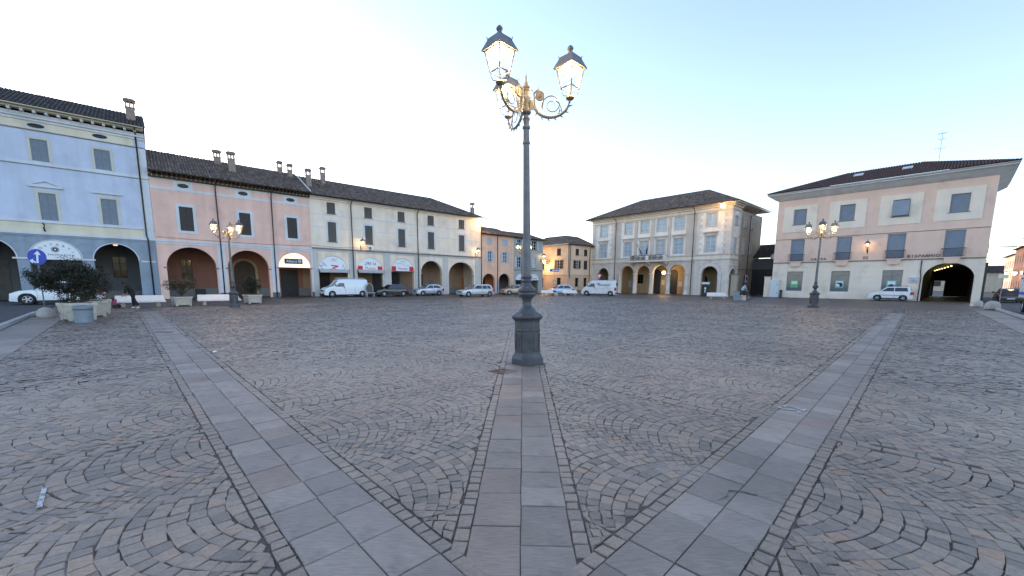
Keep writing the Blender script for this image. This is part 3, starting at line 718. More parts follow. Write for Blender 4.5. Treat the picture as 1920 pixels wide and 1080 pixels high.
# the band is cut round the vents by lying behind their surrounds
bpy.data.objects.remove(bpy.data.objects['yellow_band'])
wall(H, rect(u0, u1 - .75, 13.14, 13.74), 'yellow_stucco', -.015, 0, [oval(c, z, .5, .2) for c, z in ovs], name='yellow_band')
wall(H, rect(u0, u1 - .75, 5.42, 6.12), 'yellow_stucco', -.015, 0, name='yellow_band')
for z0, z1, yy, k in ((13.74, 13.92, -.10, 'grey_white'), (13.05, 13.13, -.06, 'plinth_grey'), (10.52, 10.72, -.09, 'grey_white'), (10.46, 10.52, -.05, 'grey_stone_paint'), (6.14, 6.30, -.09, 'grey_white'), (5.24, 5.40, -.12, 'grey_white'), (5.10, 5.24, -.07, 'grey_stone_paint')):
    bar(H, 'moulding', u0, u1, z0, z1, k, yy, .0 if z0 > 5.2 else -.0)
bar(H, 'cornice', u0, u1, 13.93, 14.25, 'grey_white', -.22, .0); bar(H, 'cornice', u0, u1, 14.45, 14.6, 'yellow_stucco', -.62, -.0)
b = MB()
for i in range(int((u1 - u0) / .62)): b.box(u0 + .2 + i * .62, u0 + .36 + i * .62, -.56, -.0, 14.26, 14.44, 'grey_white')
for i in range(int((u1 - u0) / .16)): b.box(u0 + .02 + i * .16, u0 + .10 + i * .16, -.27, -.22, 14.08, 14.2, 'grey_white')
b.build('eave_brackets', H)['kind'] = 'stuff'
for (c, k0) in ((u1 - .36, .34),): bar(H, 'corner_pilaster', c - k0, c + k0, 5.41, 13.04, 'grey_white', -.05, .0)
ashlar(H, -24.2, u1, 0, 5.08, 1.0, .42, lowk, arB, vous=.55, proud=.03, gap=.03)
for c, r, zs in arB:
    b = MB(); b.poly([(c + (r) * cos(t), zs + r * sin(t)) for t in np.linspace(0, pi, 17)] + [(c + (r + .07) * cos(t), zs + (r + .07) * sin(t)) for t in np.linspace(pi, 0, 17)], -.05, .3, 'grey_white'); b.build('arch_moulding', H)
for c in (-20.6 + .02, -17.08, -13.3): 
    bar(H, 'impost', c - .48, c + .48, 3.3, 3.42, 'grey_white', -.07, -.034)
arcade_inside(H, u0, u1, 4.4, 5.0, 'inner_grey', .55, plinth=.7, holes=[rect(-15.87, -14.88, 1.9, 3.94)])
bw = window(H, -15.87, -14.88, 1.9, 3.94, 'glazed', pane='pane_dark', fr='sh_dark', xf=Matrix.Translation((0, 4.4, 0)), casing=('inner_grey', True), cw=.09, sill=False)
door(H, -21.6, -19.6, 0, 3.1, 4.4, 'sh_grey', 'rolling_gate'); door(H, -19.0, -16.6 + .1, 0, 3.0, 4.4, 'wood', 'shop_door'); door(H, -24.5, -22.0, 0, 3.2, 4.4, 'sh_grey', 'rolling_gate')
bar(H, 'portico_end_wall', -12.9, -12.7, 0, 5.0, 'inner_grey', .551, 4.38)
body(H, u0, u1, .45, 12, 14.2, 'blue_stucco', right=False)
bar(H, 'side_wall', u1 - .3, u1, 5.2, 14.4, 'blue_stucco', .451, 11.69)
rf = MB(); rf.poly([(u0, 14.61), (u1 + .1, 14.61), (u1 + .1, 14.68), (u0, 14.68)], -.8, .2, 'sh_grey'); rf = rf.build('roof', H)
sl = 5.2; ang = math.atan2(2.35, 5.4); Bv = (0, cos(ang), sin(ang))
roof_face(rf, (u0, -.85, 14.62), (1, 0, 0), Bv, [(0, 0), (u1 + .15 - u0, 0), (u1 + .15 - u0, 6.2), (0, 6.2)], 'tile_dark')
roof_face(rf, (u1 + .15, 11.8, 14.62), (-1, 0, 0), (0, -cos(ang), sin(ang)), [(0, 0), (u1 + .15 - u0, 0), (u1 + .15 - u0, 6.8), (0, 6.8)], 'tile_dark')
b = MB(); b.add([(u1 + .1, -.8, 14.6), (u1 + .1, 11.7, 14.6), (u1 + .1, 4.9, 17.1)], [(0, 1, 2)], 'sh_grey'); b.build('gable', rf)
chimney(rf, -13.4, 1.9, 15.7, 17.5, .62, .5)
gutter(H, u0, u1, -.88, 14.62, .075, 'yellow_stucco'); pipe(H, [(-13.25, -.85, 14.55), (-13.25, -.14, 14.05), (-13.25, -.14, 5.6), (-13.17, -.17, 5.3), (-13.17, -.12, 0)], .055)
b = MB(); b.lathe([(0, 0), (.14, .03), (.17, .1), (.1, .16), (0, .18)], 'lit_sign', 12, (-15.4, 2.2, 4.75)); b.build('ceiling_light', H)
b = MB(); b.tube([(-19.2, -.05, 5.5), (-19.2, -.3, 5.75), (-19.15, -.28, 5.95), (-19.25, -.2, 6.1)], .05, 'iron'); b.build('flag_holder', H)
# arched shop sign in the second arch
def lunette(parent, name, c, r, zs, z0, y, k, ry=None, thick=.05):
    ry = ry or r; b = MB(); b.poly([(c + r * cos(t), zs + ry * sin(t)) for t in np.linspace(0, pi, 21)] + ([(c - r, z0), (c + r, z0)] if z0 < zs - .01 else []), y, y + thick, k); return b.build(name, parent)
S = empty('arched_sign', (0, 0, 0), 0, 'white arched shop sign with curved NOSTARTI lettering in the pale blue arcade', 'sign'); S.parent = None
def at_facade(o, O, rz): o.location = O; o.rotation_euler.z = rz; return o
at_facade(S, OL, RL)
lunette(S, 'sign_board', -18.8, 1.39, 3.38, 3.3, -.07, 'white_sign', 1.40)
def arc_text(parent, s, c, zc, r, a0, a1, size, k, y, rx=1., **kw):
    n = len(s)
    for i, ch in enumerate(s):
        if ch == ' ': continue
        t = a0 + (a1 - a0) * i / (n - 1); text(parent, 'letter', ch, size, c + r * rx * cos(t), y, zc + r * sin(t), k, roty=math.degrees(t) - 90, **kw)
arc_text(S, 'NOSTARTI', -18.8, 3.38, 1.02, R(152), R(30), .26, 'black_print', -.073)
for r_, k in ((.235, 'grey_print'), (.15, 'black_print'), (.06, 'white_sign')):
    b = MB(); b.poly(oval(-18.8, 4.1, r_, r_), -.076 - (.24 - r_) * .02, -.071, k); b.build('eye_emblem', S)
text(S, 'lettering', 'immagine', .27, -18.5, -.075, 3.62, 'black_print', sx=1.25, space=1.15); text(S, 'lettering', 'fotografia  video', .12, -18.5, -.075, 3.46, 'grey_print')

# ------------------------------------------------------------------ pink house
H = empty('arcaded_house', OL, RL, 'pink two storey arcaded house with white framed windows and dark tiled roof', 'house')
u0, u1 = -12.69, .40
arP = [(-10.25, 1.86, 2.95), (-5.70, 1.78, 3.0), (-1.42, 1.60, 3.2)]
wins = [(-10.84, -9.83, 6.30, 8.48), (-6.21, -5.25, 6.30, 8.48), (-1.94, -.96, 6.31, 8.48)]
ov = [(-10.37, 10.35), (-5.72, 10.36), (-1.46, 10.33)]
wall(H, arcade_outline(u0, u1, 0, 11.2, arP), 'pink_stucco', 0, .5, [rect(*w) for w in wins] + [oval(c, z, .41, .19) for c, z in ov])
for w in wins: window(H, *w, 'closed', 'sh_dark', ('grey_white', True), .24, sill=False)
for c, z in ov:
    b = MB(); b.poly(oval(c, z, .405, .185), .1, .12, 'pane_dark'); b.build('attic_vent', H)
    wall(H, rect(c - .68, c + .68, 10.071, 10.64), 'grey_white', -.02, 0, [oval(c, z, .42, .2)], name='vent_panel')
bar(H, 'frieze_band', u0, u1, 9.82, 10.07, 'grey_white', -.03, .0); bar(H, 'frieze_band', u0, u1, 10.641, 10.8, 'grey_white', -.03, .0)
bar(H, 'string_course', u0, u1, 5.02, 5.22, 'grey_white', -.05, .0); bar(H, 'string_course', u0, u1, 5.221, 5.36, 'grey_white', -.12, .0)
for a, c in ((-8.25, -7.62), (-3.70, -3.10), (-.0 + .22, .40)): bar(H, 'pilaster', a, c, .52, 5.02, 'grey_white', -.06, .0); bar(H, 'pilaster_base', a - .03, c + .03 if c < .3 else c, 0, .52, 'inner_grey', -.09, .0)
for c, r, zs in arP:
    for s in (-1, 1): x = c + s * (r + .06); bar(H, 'impost', x - .16, x + .16, zs - .12, zs, 'plinth_grey', -.06, .52)
bar(H, 'cornice', u0, u1, 10.82, 11.06, 'wood', -.35, .0)
b = MB()
for i in range(38): x = u0 + .15 + i * .34; b.box(x, x + .12, -.7, -.0, 11.07, 11.2, 'wood')
for i in range(38): x = u0 + .17 + i * .34; b.box(x, x + .08, -.36, -.351, 10.88, 11.0, 'inner_palazzo')
b.build('rafter_ends', H)['kind'] = 'stuff'
b = MB(); b.box(u0, u1, -.75, .3, 11.21, 11.25, 'wood'); rf = b.build('roof', H)
ang = math.atan2(2.9, 5.8); Bv = (0, cos(ang), sin(ang))
roof_face(rf, (u0, -.8, 11.27), (1, 0, 0), Bv, [(0, 0), (u1 - u0, 0), (u1 - u0, 6.6), (0, 6.6)])
roof_face(rf, (u1, 11.0, 11.27), (-1, 0, 0), (0, -cos(ang), sin(ang)), [(0, 0), (u1 - u0, 0), (u1 - u0, 6.6), (0, 6.6)])
b = MB(); b.box(0, .12, 0, 5.6, 0, .09, 'grey_white'); o = b.build('ridge_flashing', rf); o.location = (u1 - .06, -.78, 11.36); o.rotation_euler.x = ang
for x, y, t in ((-7.1, 4.2, 15.1), (-6.15, 2.3, 14.7), (-1.2, 4.8, 15.3), (-.35, 4.0, 15.0)): chimney(rf, x, y, 12.6, t, .6 if x < -4 else .45, .5, 2 if x < -4 else 1)
gutter(H, u0, u1, -.86, 11.26)
pipe(H, [(-7.98, -.82, 11.2), (-7.98, -.4, 10.7), (-7.98, -.13, 10.4), (-7.93, -.16, 5.4), (-7.93, -.14, .0)], .05); pipe(H, [(-3.3, -.82, 11.2), (-3.3, -.4, 10.7), (-3.3, -.13, 10.4), (-3.34, -.16, 5.4), (-3.36, -.14, .0)], .05)
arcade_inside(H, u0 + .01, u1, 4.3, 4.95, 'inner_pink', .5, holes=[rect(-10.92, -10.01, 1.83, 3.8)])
window(H, -10.92, -10.01, 1.83, 3.8, 'glazed', pane='pane_dark', fr='sh_dark', xf=Matrix.Translation((0, 4.3, 0)), sill=False)
b = MB(); b.poly([(-6.5, 0), (-6.5, 2.9)] + [(-5.5 + 1.0 * cos(t), 2.9 + 1.0 * sin(t)) for t in np.linspace(pi, 0, 13)] + [(-4.5, 0)], 4.18, 4.299, 'wood'); b.build('arched_door', H)
b = MB(); b.poly([(-6.75, 0), (-6.75, 2.9)] + [(-5.5 + 1.25 * cos(t), 2.9 + 1.25 * sin(t)) for t in np.linspace(pi, 0, 13)] + [(-4.25, 0), (-4.5, 0), (-4.5, 2.9)] + [(-5.5 + 1.0 * cos(t), 2.9 + 1.0 * sin(t)) for t in np.linspace(0, pi, 13)] + [(-6.5, 2.9), (-6.5, 0)], 4.12, 4.25, 'inner_palazzo'); b.build('door_surround', H)
door(H, -2.0, -.15, 0, 3.1, 4.3, 'black_print', 'shop_door'); bar(H, 'poster_box', -9.95, -9.1, .05, .85, 'black_print', 4.1, 4.27)
body(H, u0, u1, .5, 11, 11.2, 'pink_stucco', left=False, right=False)
S = at_facade(empty('arched_sign', (0, 0, 0), 0, 'glowing arched lightbox sign with navy panel reading Allianz in the pink arcade', 'sign'), OL, RL)
lunette(S, 'light_panel', -1.42, 1.56, 3.2, 3.2, .10, 'lit_sign', 1.55)
bar(S, 'name_panel', -2.42, -.62, 3.58, 4.14, 'navy', .05, .099)
text(S, 'lettering', 'Allianz', .40, -1.72, .045, 3.73, 'white_sign'); b = MB(); b.poly(oval(-.92, 3.87, .17, .17), .040, .047, 'white_sign', [oval(-.92, 3.87, .135, .135)])
for i in (-1, 0, 1): b.box(-.92 + i * .06 - .018, -.92 + i * .06 + .018, .040, .047, 3.79, 3.96, 'white_sign')
b.build('round_emblem', S)

# ------------------------------------------------------------------ cream house with the shop signs
H = empty('arcaded_house', OL, RL, 'long cream three storey arcaded house with grey shutters and arched shop signs', 'house')
u0, u1 = .401, 24.25
arC = [(2.62, 1.66, 2.98), (7.0, 1.62, 3.02), (11.33, 1.62, 3.12), (15.65, 1.68, 2.92), (20.62, 2.22, 2.75, 1.86)]
top = [(2.22, 3.14), (6.52, 7.47), (10.83, 11.79), (15.15, 16.12), (20.2, 21.17)]
wins = [(a, c, 9.38, 10.62) for a, c in top]; winm = [(a, c, 6.24, 8.46) for a, c in top]
wall(H, arcade_outline(u0, u1, 0, 11.05, arC), 'cream_stucco', 0, .5, [rect(*w) for w in wins + winm])
for w in wins: window(H, *w, 'closed', 'sh_grey')
for w in winm: window(H, *w, 'closed', 'sh_grey', ('grey_white', False), .2, cy=-.012)
for z in (9.14, 7.74): 
    xs = [u0] + [x for a, c in top for x in (a - .22, c + .22)] + [u1]
    if z == 9.14: bar(H, 'painted_band', u0, u1, z, z + .10, 'grey_white', -.012, 0)
    else:
        for a, c in zip(xs[::2], xs[1::2]): bar(H, 'painted_band', a, c, z, z + .10, 'grey_white', -.012, 0)
bar(H, 'cornice', u0, u1, 10.98, 11.12, 'grey_white', -.32, .0); bar(H, 'cornice', u0, u1, 10.82, 10.979, 'cream_stucco', -.15, .0)
bar(H, 'string_course', u0, u1, 5.34, 5.50, 'plinth_grey', -.14, .0); bar(H, 'string_course', u0, u1, 5.12, 5.339, 'grey_band', -.06, .0)
for a, c in ((.401, .98), (4.42, 5.25), (8.74, 9.60), (13.08, 13.86), (17.45, 18.28), (23.1, 24.25)): bar(H, 'pilaster', a, c, 0, 5.12, 'grey_band', -.07, .0)
for q in arC:
    for s in (-1, 1): x = q[0] + s * (q[1] + .02); bar(H, 'impost', x - .14, x + .14, q[2] - .12, q[2], 'grey_band', -.10, .52)
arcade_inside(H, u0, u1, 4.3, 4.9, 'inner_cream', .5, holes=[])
door(H, 2.3, 3.5, 0, 2.9, 4.3, 'black_print', 'shop_door'); door(H, 9.0, 10.4, 0, 2.9, 4.3, 'black_print', 'shop_door'); door(H, 11.7, 12.86, 0, 3.0, 4.3, 'black_print', 'shop_door'); bar(H, 'grey_panel', 12.9, 13.3, 0, 3.0, 'plinth_grey', 4.2, 4.29)
door(H, 15.6, 16.6, 0, 2.9, 4.3, 'black_print', 'shop_door'); bar(H, 'notice_board', 17.77, 18.5, 1.4, 2.0, 'plinth_grey', 4.24, 4.29); bar(H, 'orange_wall_panel', 23.6, 24.1, 0, 2.4, 'inner_orange', 4.2, 4.279); 
body(H, u0, u1, .5, 11, 11.05, 'cream_stucco', left=False, right=True)
b = MB(); b.box(u0, u1 + .5, -.55, .3, 11.13, 11.17, 'wood'); rf = b.build('roof', H)
ang = math.atan2(2.75, 5.5); Bv = (0, cos(ang), sin(ang)); RW = u1 + .6 - u0; hl = 6.1
roof_face(rf, (u0, -.62, 11.19), (1, 0, 0), Bv, [(0, 0), (RW, 0), (RW - 6.0, 6.6), (0, 6.6)])
roof_face(rf, (u1 + .6, 11.3, 11.19), (-1, 0, 0), (0, -cos(ang), sin(ang)), [(0, 0), (RW, 0), (RW, 6.6), (6.0, 6.6)])
roof_face(rf, (u1 + .6, -.62, 11.19), (0, 1, 0), (-cos(math.atan2(2.95, 6)), 0, sin(math.atan2(2.95, 6))), [(0, 0), (11.9, 0), (5.95, 6.65)])
for x, y, t in ((3.2, 3.9, 15.3), (1.0, 1.9, 14.3), (23.3, .9, 13.4)): chimney(rf, x, y, 11.6, t, .5, .45, 1)
gutter(H, u0, u1 + .6, -.68, 11.18, .07)
for x in (4.9, 13.55, 24.2): pipe(H, [(x, -.64, 11.1), (x, -.4, 10.85), (x, -.13, 10.6), (x, -.17, 5.2), (x, -.13, 0)], .055)
def wall_fixture(o): return at_facade(o, OL, RL)
# signs on the cream arcade
SG = at_facade(empty('arched_sign', (0, 0, 0), 0, 'white arched sign with large grey M W N letters and a red emblem', 'sign', 'arched shop signs of the cream arcade'), OL, RL)
c, r, zs = 2.62, 1.64, 2.98
lunette(SG, 'sign_board', c, r, zs, zs, .02, 'white_sign', 1.62)
for ch, x, z, s, ro, k in (('M', c - .92, 3.24, .95, 42, 'grey_print'), ('W', c + .1, 3.98, .62, -6, 'awning'), ('N', c + 1.05, 3.2, .72, -40, 'awning')): text(SG, 'letter', ch, s, x, .016, z, k, roty=ro)
b = MB(); b.poly([(c - .35, 3.06), (c + .42, 3.02), (c + .42, 3.12), (c + .05, 3.28), (c + .55, 3.38), (c + .55, 3.55), (c - .25, 3.62), (c - .25, 3.5), (c + .2, 3.44), (c - .2, 3.26), (c + .1, 3.14), (c - .35, 3.18)], .008, .019, 'red_sign'); b.build('red_emblem', SG)
def awning(c, w, z, lab):
    A = at_facade(empty('awning', (0, 0, 0), 0, lab, 'awning', 'scalloped grey awnings of the cream arcade'), OL, RL)
    b = MB(); n = 22; pts = [(c - w, z)] 
    for i in range(n):
        x0 = c - w + 2 * w * i / n; x1 = c - w + 2 * w * (i + 1) / n
        pts += [(x0 + (x1 - x0) * .2, z - .24), (x0 + (x1 - x0) * .5, z - .28), (x0 + (x1 - x0) * .8, z - .24), (x1, z - .20)]
    pts += [(c + w, z)]; b.poly(pts, -.42, -.40, 'awning'); b.build('valance', A)
    b = MB(); b.add([(c - w, -.42, z), (c + w, -.42, z), (c + w, .0, z + .16), (c - w, .0, z + .16), (c - w, -.42, z - .012), (c + w, -.42, z - .012), (c + w, .0, z + .148), (c - w, .0, z + .148)], [(0, 1, 2, 3), (7, 6, 5, 4), (0, 3, 7, 4), (1, 5, 6, 2)], 'awning'); b.build('canvas', A)
    for s in (-1, 1): b = MB(); b.tube([(c + s * (w + .05), 0.0, z + .1), (c + s * (w + .05), -.42, z)], .03, 'iron'); b.build('bracket', A)
awning(2.62, 1.62, 2.98, 'grey scalloped awning under the arched MWN sign')
def caffe(c, r, zs, top_t, lab, second=False):
    S = at_facade(empty('arched_sign', (0, 0, 0), 0, lab, 'sign', 'arched shop signs of the cream arcade'), OL, RL)
    lunette(S, 'sign_board', c, r - .02, zs, zs, .02, 'white_sign', r - .03)
    for s in (-1, 1):
        x0, x1 = c + s * (r - .02), c + s * (r - .68); xm = c + s * math.sqrt((r - .02) ** 2 - .6 ** 2); b = MB(); b.poly([(x0, zs + .02), (x1, zs + .02), (x1, zs + .6), (xm, zs + .6)], .012, .0195, 'red_sign'); b.build('red_panel', S)
    text(S, 'lettering', 'Musetti', .44, c, .015, zs + .19, 'red_sign', sx=1.0)
    if not second: text(S, 'lettering', '290 16', .52, c, .015, zs + .72, 'black_print', font_shear=.35)
    else:
        text(S, 'lettering', '290 16', .30, c + .1, .015, zs + 1.18, 'grey_print', font_shear=.35); text(S, 'lettering', 'Caffetteria', .32, c - .5, .015, zs + .88, 'sh_pale', font_shear=.4); text(S, 'lettering', 'Pasticceria', .22, c + .5, .015, zs + .68, 'sh_pale', font_shear=.4)
caffe(7.0, 1.62, 3.02, '', 'red and white arched Musetti sign over a grey awning, large 29016 numerals')
awning(7.0, 1.60, 3.02, 'grey scalloped awning under the red and white sign with large numerals')
caffe(11.33, 1.62, 3.10, '', 'red and white arched Musetti sign without awning, beside the open arches', True)
o = at_facade(bar(None, 'air_conditioner', 6.68, 7.35, 5.52, 6.0, 'white_dirty', -.32, -.005), OL, RL); o2 = bar(o, 'fan_grille', 6.74, 7.1, 5.58, 5.94, 'plinth_grey', -.335, -.32)
tag(o, 'white air conditioner unit under a cream house window', 'air conditioner')

# ------------------------------------------------------------------ small salmon house and grey-green house
H = empty('arcaded_house', OL, RL, 'small salmon house with two dark arches and pale blue shutters', 'house')
u0, u1 = 24.26, 30.88
ar = [(25.75, 1.24, 1.82), (28.94, 1.22, 1.90)]
wt = [(25.35, 26.37, 7.54, 8.42), (28.48, 29.5, 7.56, 8.45)]; wm = [(25.5, 26.35, 4.88, 6.52), (28.55, 29.4, 4.88, 6.52)]
wall(H, arcade_outline(u0, u1, 0, 8.95, ar), 'salmon_stucco', 0, .4, [rect(*w) for w in wt + wm])
for w in wt: window(H, *w, 'closed', 'sh_pale', sill=True, sillk='grey_band')
for w in wm: window(H, *w, 'open', 'sh_pale', open_w=.46, pane='pane', sillk='grey_band')
bar(H, 'string_course', u0, u1, 6.9, 6.98, 'salmon_stucco', -.05, 0)
bar(H, 'pier_base', 26.99, 27.72, 0, 1.85, 'grey_band', -.02, 0); bar(H, 'pier_base', 30.17, 30.88, 0, 1.85, 'grey_band', -.02, 0)
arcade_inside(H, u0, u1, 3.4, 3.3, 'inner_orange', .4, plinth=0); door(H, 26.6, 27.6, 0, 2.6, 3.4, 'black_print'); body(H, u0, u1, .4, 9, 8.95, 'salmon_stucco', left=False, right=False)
pipe(H, [(27.43, -.4, 8.95), (27.43, -.1, 8.7), (27.43, -.08, 0)], .05)
def simple_roof(H, u0, u1, z, rise, depth, over=.45, k='tile'):
    b = MB(); b.box(u0, u1, -over, .3, z, z + .05, 'wood'); rf = b.build('roof', H); an = math.atan2(rise, depth / 2 + over); L = math.hypot(rise, depth / 2 + over)
    roof_face(rf, (u0, -over - .05, z + .06), (1, 0, 0), (0, cos(an), sin(an)), [(0, 0), (u1 - u0, 0), (u1 - u0, L), (0, L)], k); roof_face(rf, (u1, depth + over, z + .06), (-1, 0, 0), (0, -cos(an), sin(an)), [(0, 0), (u1 - u0, 0), (u1 - u0, L), (0, L)], k)
    gutter(H, u0, u1, -over - .1, z + .05, .06); return rf
simple_roof(H, u0, u1, 8.96, 1.7, 9)
H = empty('corner_house', OL, RL, 'narrow grey green house with white arched shop signs beside the salmon house', 'house')
u0, u1 = 30.89, 37.75
ar = [(32.5, 1.15, 2.12), (35.6, 1.15, 2.12)]
wt = [(31.6, 32.55, 7.2, 8.72), (34.95, 36.1, 7.2, 8.72)]; wm = [(31.6, 32.55, 4.25, 5.9), (34.95, 36.05, 4.25, 5.9)]
wall(H, arcade_outline(u0, u1, 0, 8.9, ar), 'greygreen_stucco', 0, .4, [rect(*w) for w in wt + wm])
for w in wt + wm[:1]: window(H, *w, 'open', 'sh_pale', open_w=.5, pane='pane_dark', sillk='plinth_grey')
window(H, *wm[1], 'glazed', pane='pane_pale', sillk='plinth_grey')
bar(H, 'string_course', u0, u1, 6.75, 6.9, 'greygreen_stucco', -.08, 0); bar(H, 'string_course', u0, u1, 3.72, 3.86, 'plinth_grey', -.08, 0)
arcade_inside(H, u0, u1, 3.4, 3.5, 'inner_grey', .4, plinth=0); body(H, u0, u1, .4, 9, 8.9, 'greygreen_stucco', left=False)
simple_roof(H, u0, u1 + .4, 8.9, 1.5, 9)
for i, (c, t, lab) in enumerate(((32.5, 'Bar', 'small white arched sign on the grey green house nearer the salmon house'), (35.6, 'Gourmet', 'small white arched sign on the grey green house at its outer corner'))):
    S = at_facade(empty('arched_sign', (0, 0, 0), 0, lab, 'sign'), OL, RL); lunette(S, 'sign_board', c, 1.12, 2.14, 2.14, -.04, 'white_sign', 1.08); text(S, 'lettering', t, .4, c, -.045, 2.3, 'black_print')

# ------------------------------------------------------------------ peach corner house
H = empty('corner_house', (9.74, 70.87, 0), RL, 'peach two tone corner house with dark brown shutters behind the parked small car', 'house')
Xl = Matrix.Rotation(R(-90), 4, 'Z')    # left face: depth runs along the right face
wr = [(2.06, 3.0, 6.66, 7.78), (4.45, 5.42, 6.66, 7.78), (2.0, 2.95, 4.27, 5.73), (4.45, 5.5, 4.25, 5.76), (2.08, 3.02, 1.1, 2.63), (4.52, 5.45, 1.1, 2.63)]
wall(H, rect(0, 8, 0, 8.4), 'peach_stucco', 0, .35, [rect(*w) for w in wr])
window(H, *wr[0], 'closed', 'sh_dark'); window(H, *wr[1], 'closed', 'sh_dark'); window(H, *wr[2], 'open', 'sh_dark', open_w=.5, pane='pane_dark'); window(H, *wr[3], 'closed', 'sh_dark')
for w in wr[4:]: window(H, *w, 'glazed', pane='pane_dark', fr='sh_dark', casing=('far_cream', True), cw=.1)
wl = [(-2.58, -1.68, 6.6, 7.8), (-2.58, -1.6, 4.23, 5.78), (-6.6, -5.65, 4.2, 5.7), (-2.55, -1.6, 1.2, 2.63), (-6.6, -5.9, 1.0, 2.6)]
wall(H, rect(-9, .0, 0, 8.4), 'peach_stucco', -.001, .349, [rect(*w) for w in wl], xf=Xl)
window(H, *wl[0], 'closed', 'sh_dark', xf=Xl); window(H, *wl[1], 'open', 'sh_dark', open_w=.5, xf=Xl, pane='pane_dark'); window(H, *wl[2], 'closed', 'sh_dark', xf=Xl)
for w in wl[3:]: window(H, *w, 'glazed', pane='pane_dark', fr='sh_dark', xf=Xl, casing=('far_cream', True), cw=.1)
for X, a, c, e in ((None, 0, 8, 0), (Xl, -9, 0, -.002)):
    bar(H, 'string_course', a, c, 3.06, 3.18, 'far_cream', -.05 + e, 0 + e, xf=X); bar(H, 'string_course', a, c, 5.86, 5.95, 'peach_low', -.05 + e, 0 + e, xf=X); bar(H, 'plinth', a, c, 0, .5, 'plinth_grey', -.05 + e, 0 + e, xf=X)
    hs_ = [rect(w[0] - .1, w[1] + .1, w[2] - .1, w[3] + .1) for w in (wr[4:] if X is None else wl[3:])]
    wall(H, rect(a, c, .501, 3.059), 'peach_low', -.012 + e, 0 + e, hs_, name='lower_render', xf=X)
b = MB(); b.box(-.45, 8, -.45, 9, 8.4, 8.46, 'wood'); rf = b.build('roof', H)
an = math.atan2(2.1, 4.9); Lr = math.hypot(2.1, 4.9)
roof_face(rf, (-.5, -.5, 8.47), (1, 0, 0), (0, cos(an), sin(an)), [(0, 0), (8.5, 0), (8.5, Lr), (4.9, Lr)]); roof_face(rf, (-.5, 9.5, 8.47), (0, -1, 0), (cos(an), 0, sin(an)), [(0, 0), (10, 0), (5.1, Lr), (0, Lr)])
gutter(H, -.5, 8, -.55, 8.46, .06); pipe(H, [(.1, -.5, 8.4), (.45, -.15, 7.9), (.45, -.09, 2.5)], .05); pipe(H, [(6.05, -.5, 8.4), (6.05, -.15, 7.9), (6.05, -.1, 0)], .05)

# ------------------------------------------------------------------ palazzo
H = empty('town_hall', OP, RR, 'cream palazzo with seven arches, blue windows, a flagged balcony and hipped roof', 'palazzo')
u0, u1 = -12.2, 11.85
arO = [(-9.62, 1.18, 3.25), (9.2, 1.2, 3.1)]
arI = [(-4.62, 1.30, 3.38), (-1.58, 1.30, 3.38), (1.44, 1.30, 3.38), (4.30, 1.30, 3.38)]
arA = [arO[0]] + arI + [arO[1]]
tz, mz = (10.12, 11.95), (6.28, 8.70)
twn = [(-10.42, -9.02), (-5.4, -4.0), (-2.36, -.96), (.6, 2.0), (3.54, 4.94), (8.36, 9.76)]
wt = [(a, c, *tz) for a, c in twn]; wm = [(a, c, *mz) for a, c in twn]
wall(H, arcade_outline(u0, u1, 0, 12.4, arA), 'palazzo_grey', 0, .5, [rect(*w) for w in wt + wm])
def panel_white(a, c, ws, z0=6.1, z1=12.1, xf=None, par=None): return wall(par or H, rect(a, c, z0, z1), 'palazzo_white', -.025, 0, [rect(*w) for w in ws], name='white_render_panel', xf=xf)
for (a, c), i in zip(((-11.5, -7.9), (-6.05, -3.52), (-2.92, -.5), (.12, 2.44), (2.96, 5.3), (7.3, 10.85)), range(6)): panel_white(a, c, [wt[i], wm[i]])
for w in wt: window(H, *w, 'glazed', pane='pane_pale', casing=('palazzo_grey', True), cw=.16, cy=-.06, sillk='palazzo_grey', y_in=.06)
for w in wm:
    wd = window(H, *w, 'glazed', pane='pane_pale', casing=('palazzo_grey', False), cw=.18, cy=-.07, sill=False, y_in=.06, grid=(2, 4)); c = (w[0] + w[1]) / 2
    b = MB(); b.box(c - 1.08, c + 1.08, -.3, 0, 9.18, 9.32, 'palazzo_grey'); b.box(c - .98, c + .98, -.2, 0, 9.08, 9.18, 'palazzo_grey')
    for s in (-1, 1): b.box(c + s * .88 - .07, c + s * .88 + .07, -.18, 0, 8.75, 9.08, 'palazzo_grey')
    b.build('cornice_hood', wd)
def quoins(x, w, s, xf=None):
    for j in range(14):
        z = 6.12 + j * .43; ww = w if j % 2 else w * .62
        b = MB(xf); b.box(x if s > 0 else x - ww, x + ww if s > 0 else x, -.06, -.026, z + .015, z + .415, 'palazzo_ashlar'); b.build('quoin', H)
quoins(-12.18, .95, 1); quoins(-7.45, .75, -1); quoins(6.95, .8, 1); quoins(11.84, 1.15, -1)
for a, c in ((-3.5, -2.94), (-.48, .1), (2.46, 2.94)):
    bar(H, 'pilaster', a, c, 6.1, 11.9, 'palazzo_grey', -.09, 0); bar(H, 'capital', a - .08, c + .08, 11.9, 12.1, 'palazzo_grey', -.14, 0)
for z0, z1, y, k in ((12.12, 12.3, -.12, 'palazzo_grey'), (12.3, 12.62, -.06, 'palazzo_cream'), (12.62, 12.82, -.28, 'palazzo_cream'), (12.82, 13.05, -.5, 'palazzo_grey'), (5.92, 6.08, -.14, 'palazzo_grey'), (5.42, 5.91, -.03, 'palazzo_cream'), (5.18, 5.41, -.12, 'palazzo_grey')):
    b = MB(); b.box(u0, u1 - y * .0 , y, .0, z0, z1, k); b.box(u1 + .0005, u1 - y, y, 3.2, z0 + .0003, z1 - .0003, k); b.build('moulding', H)
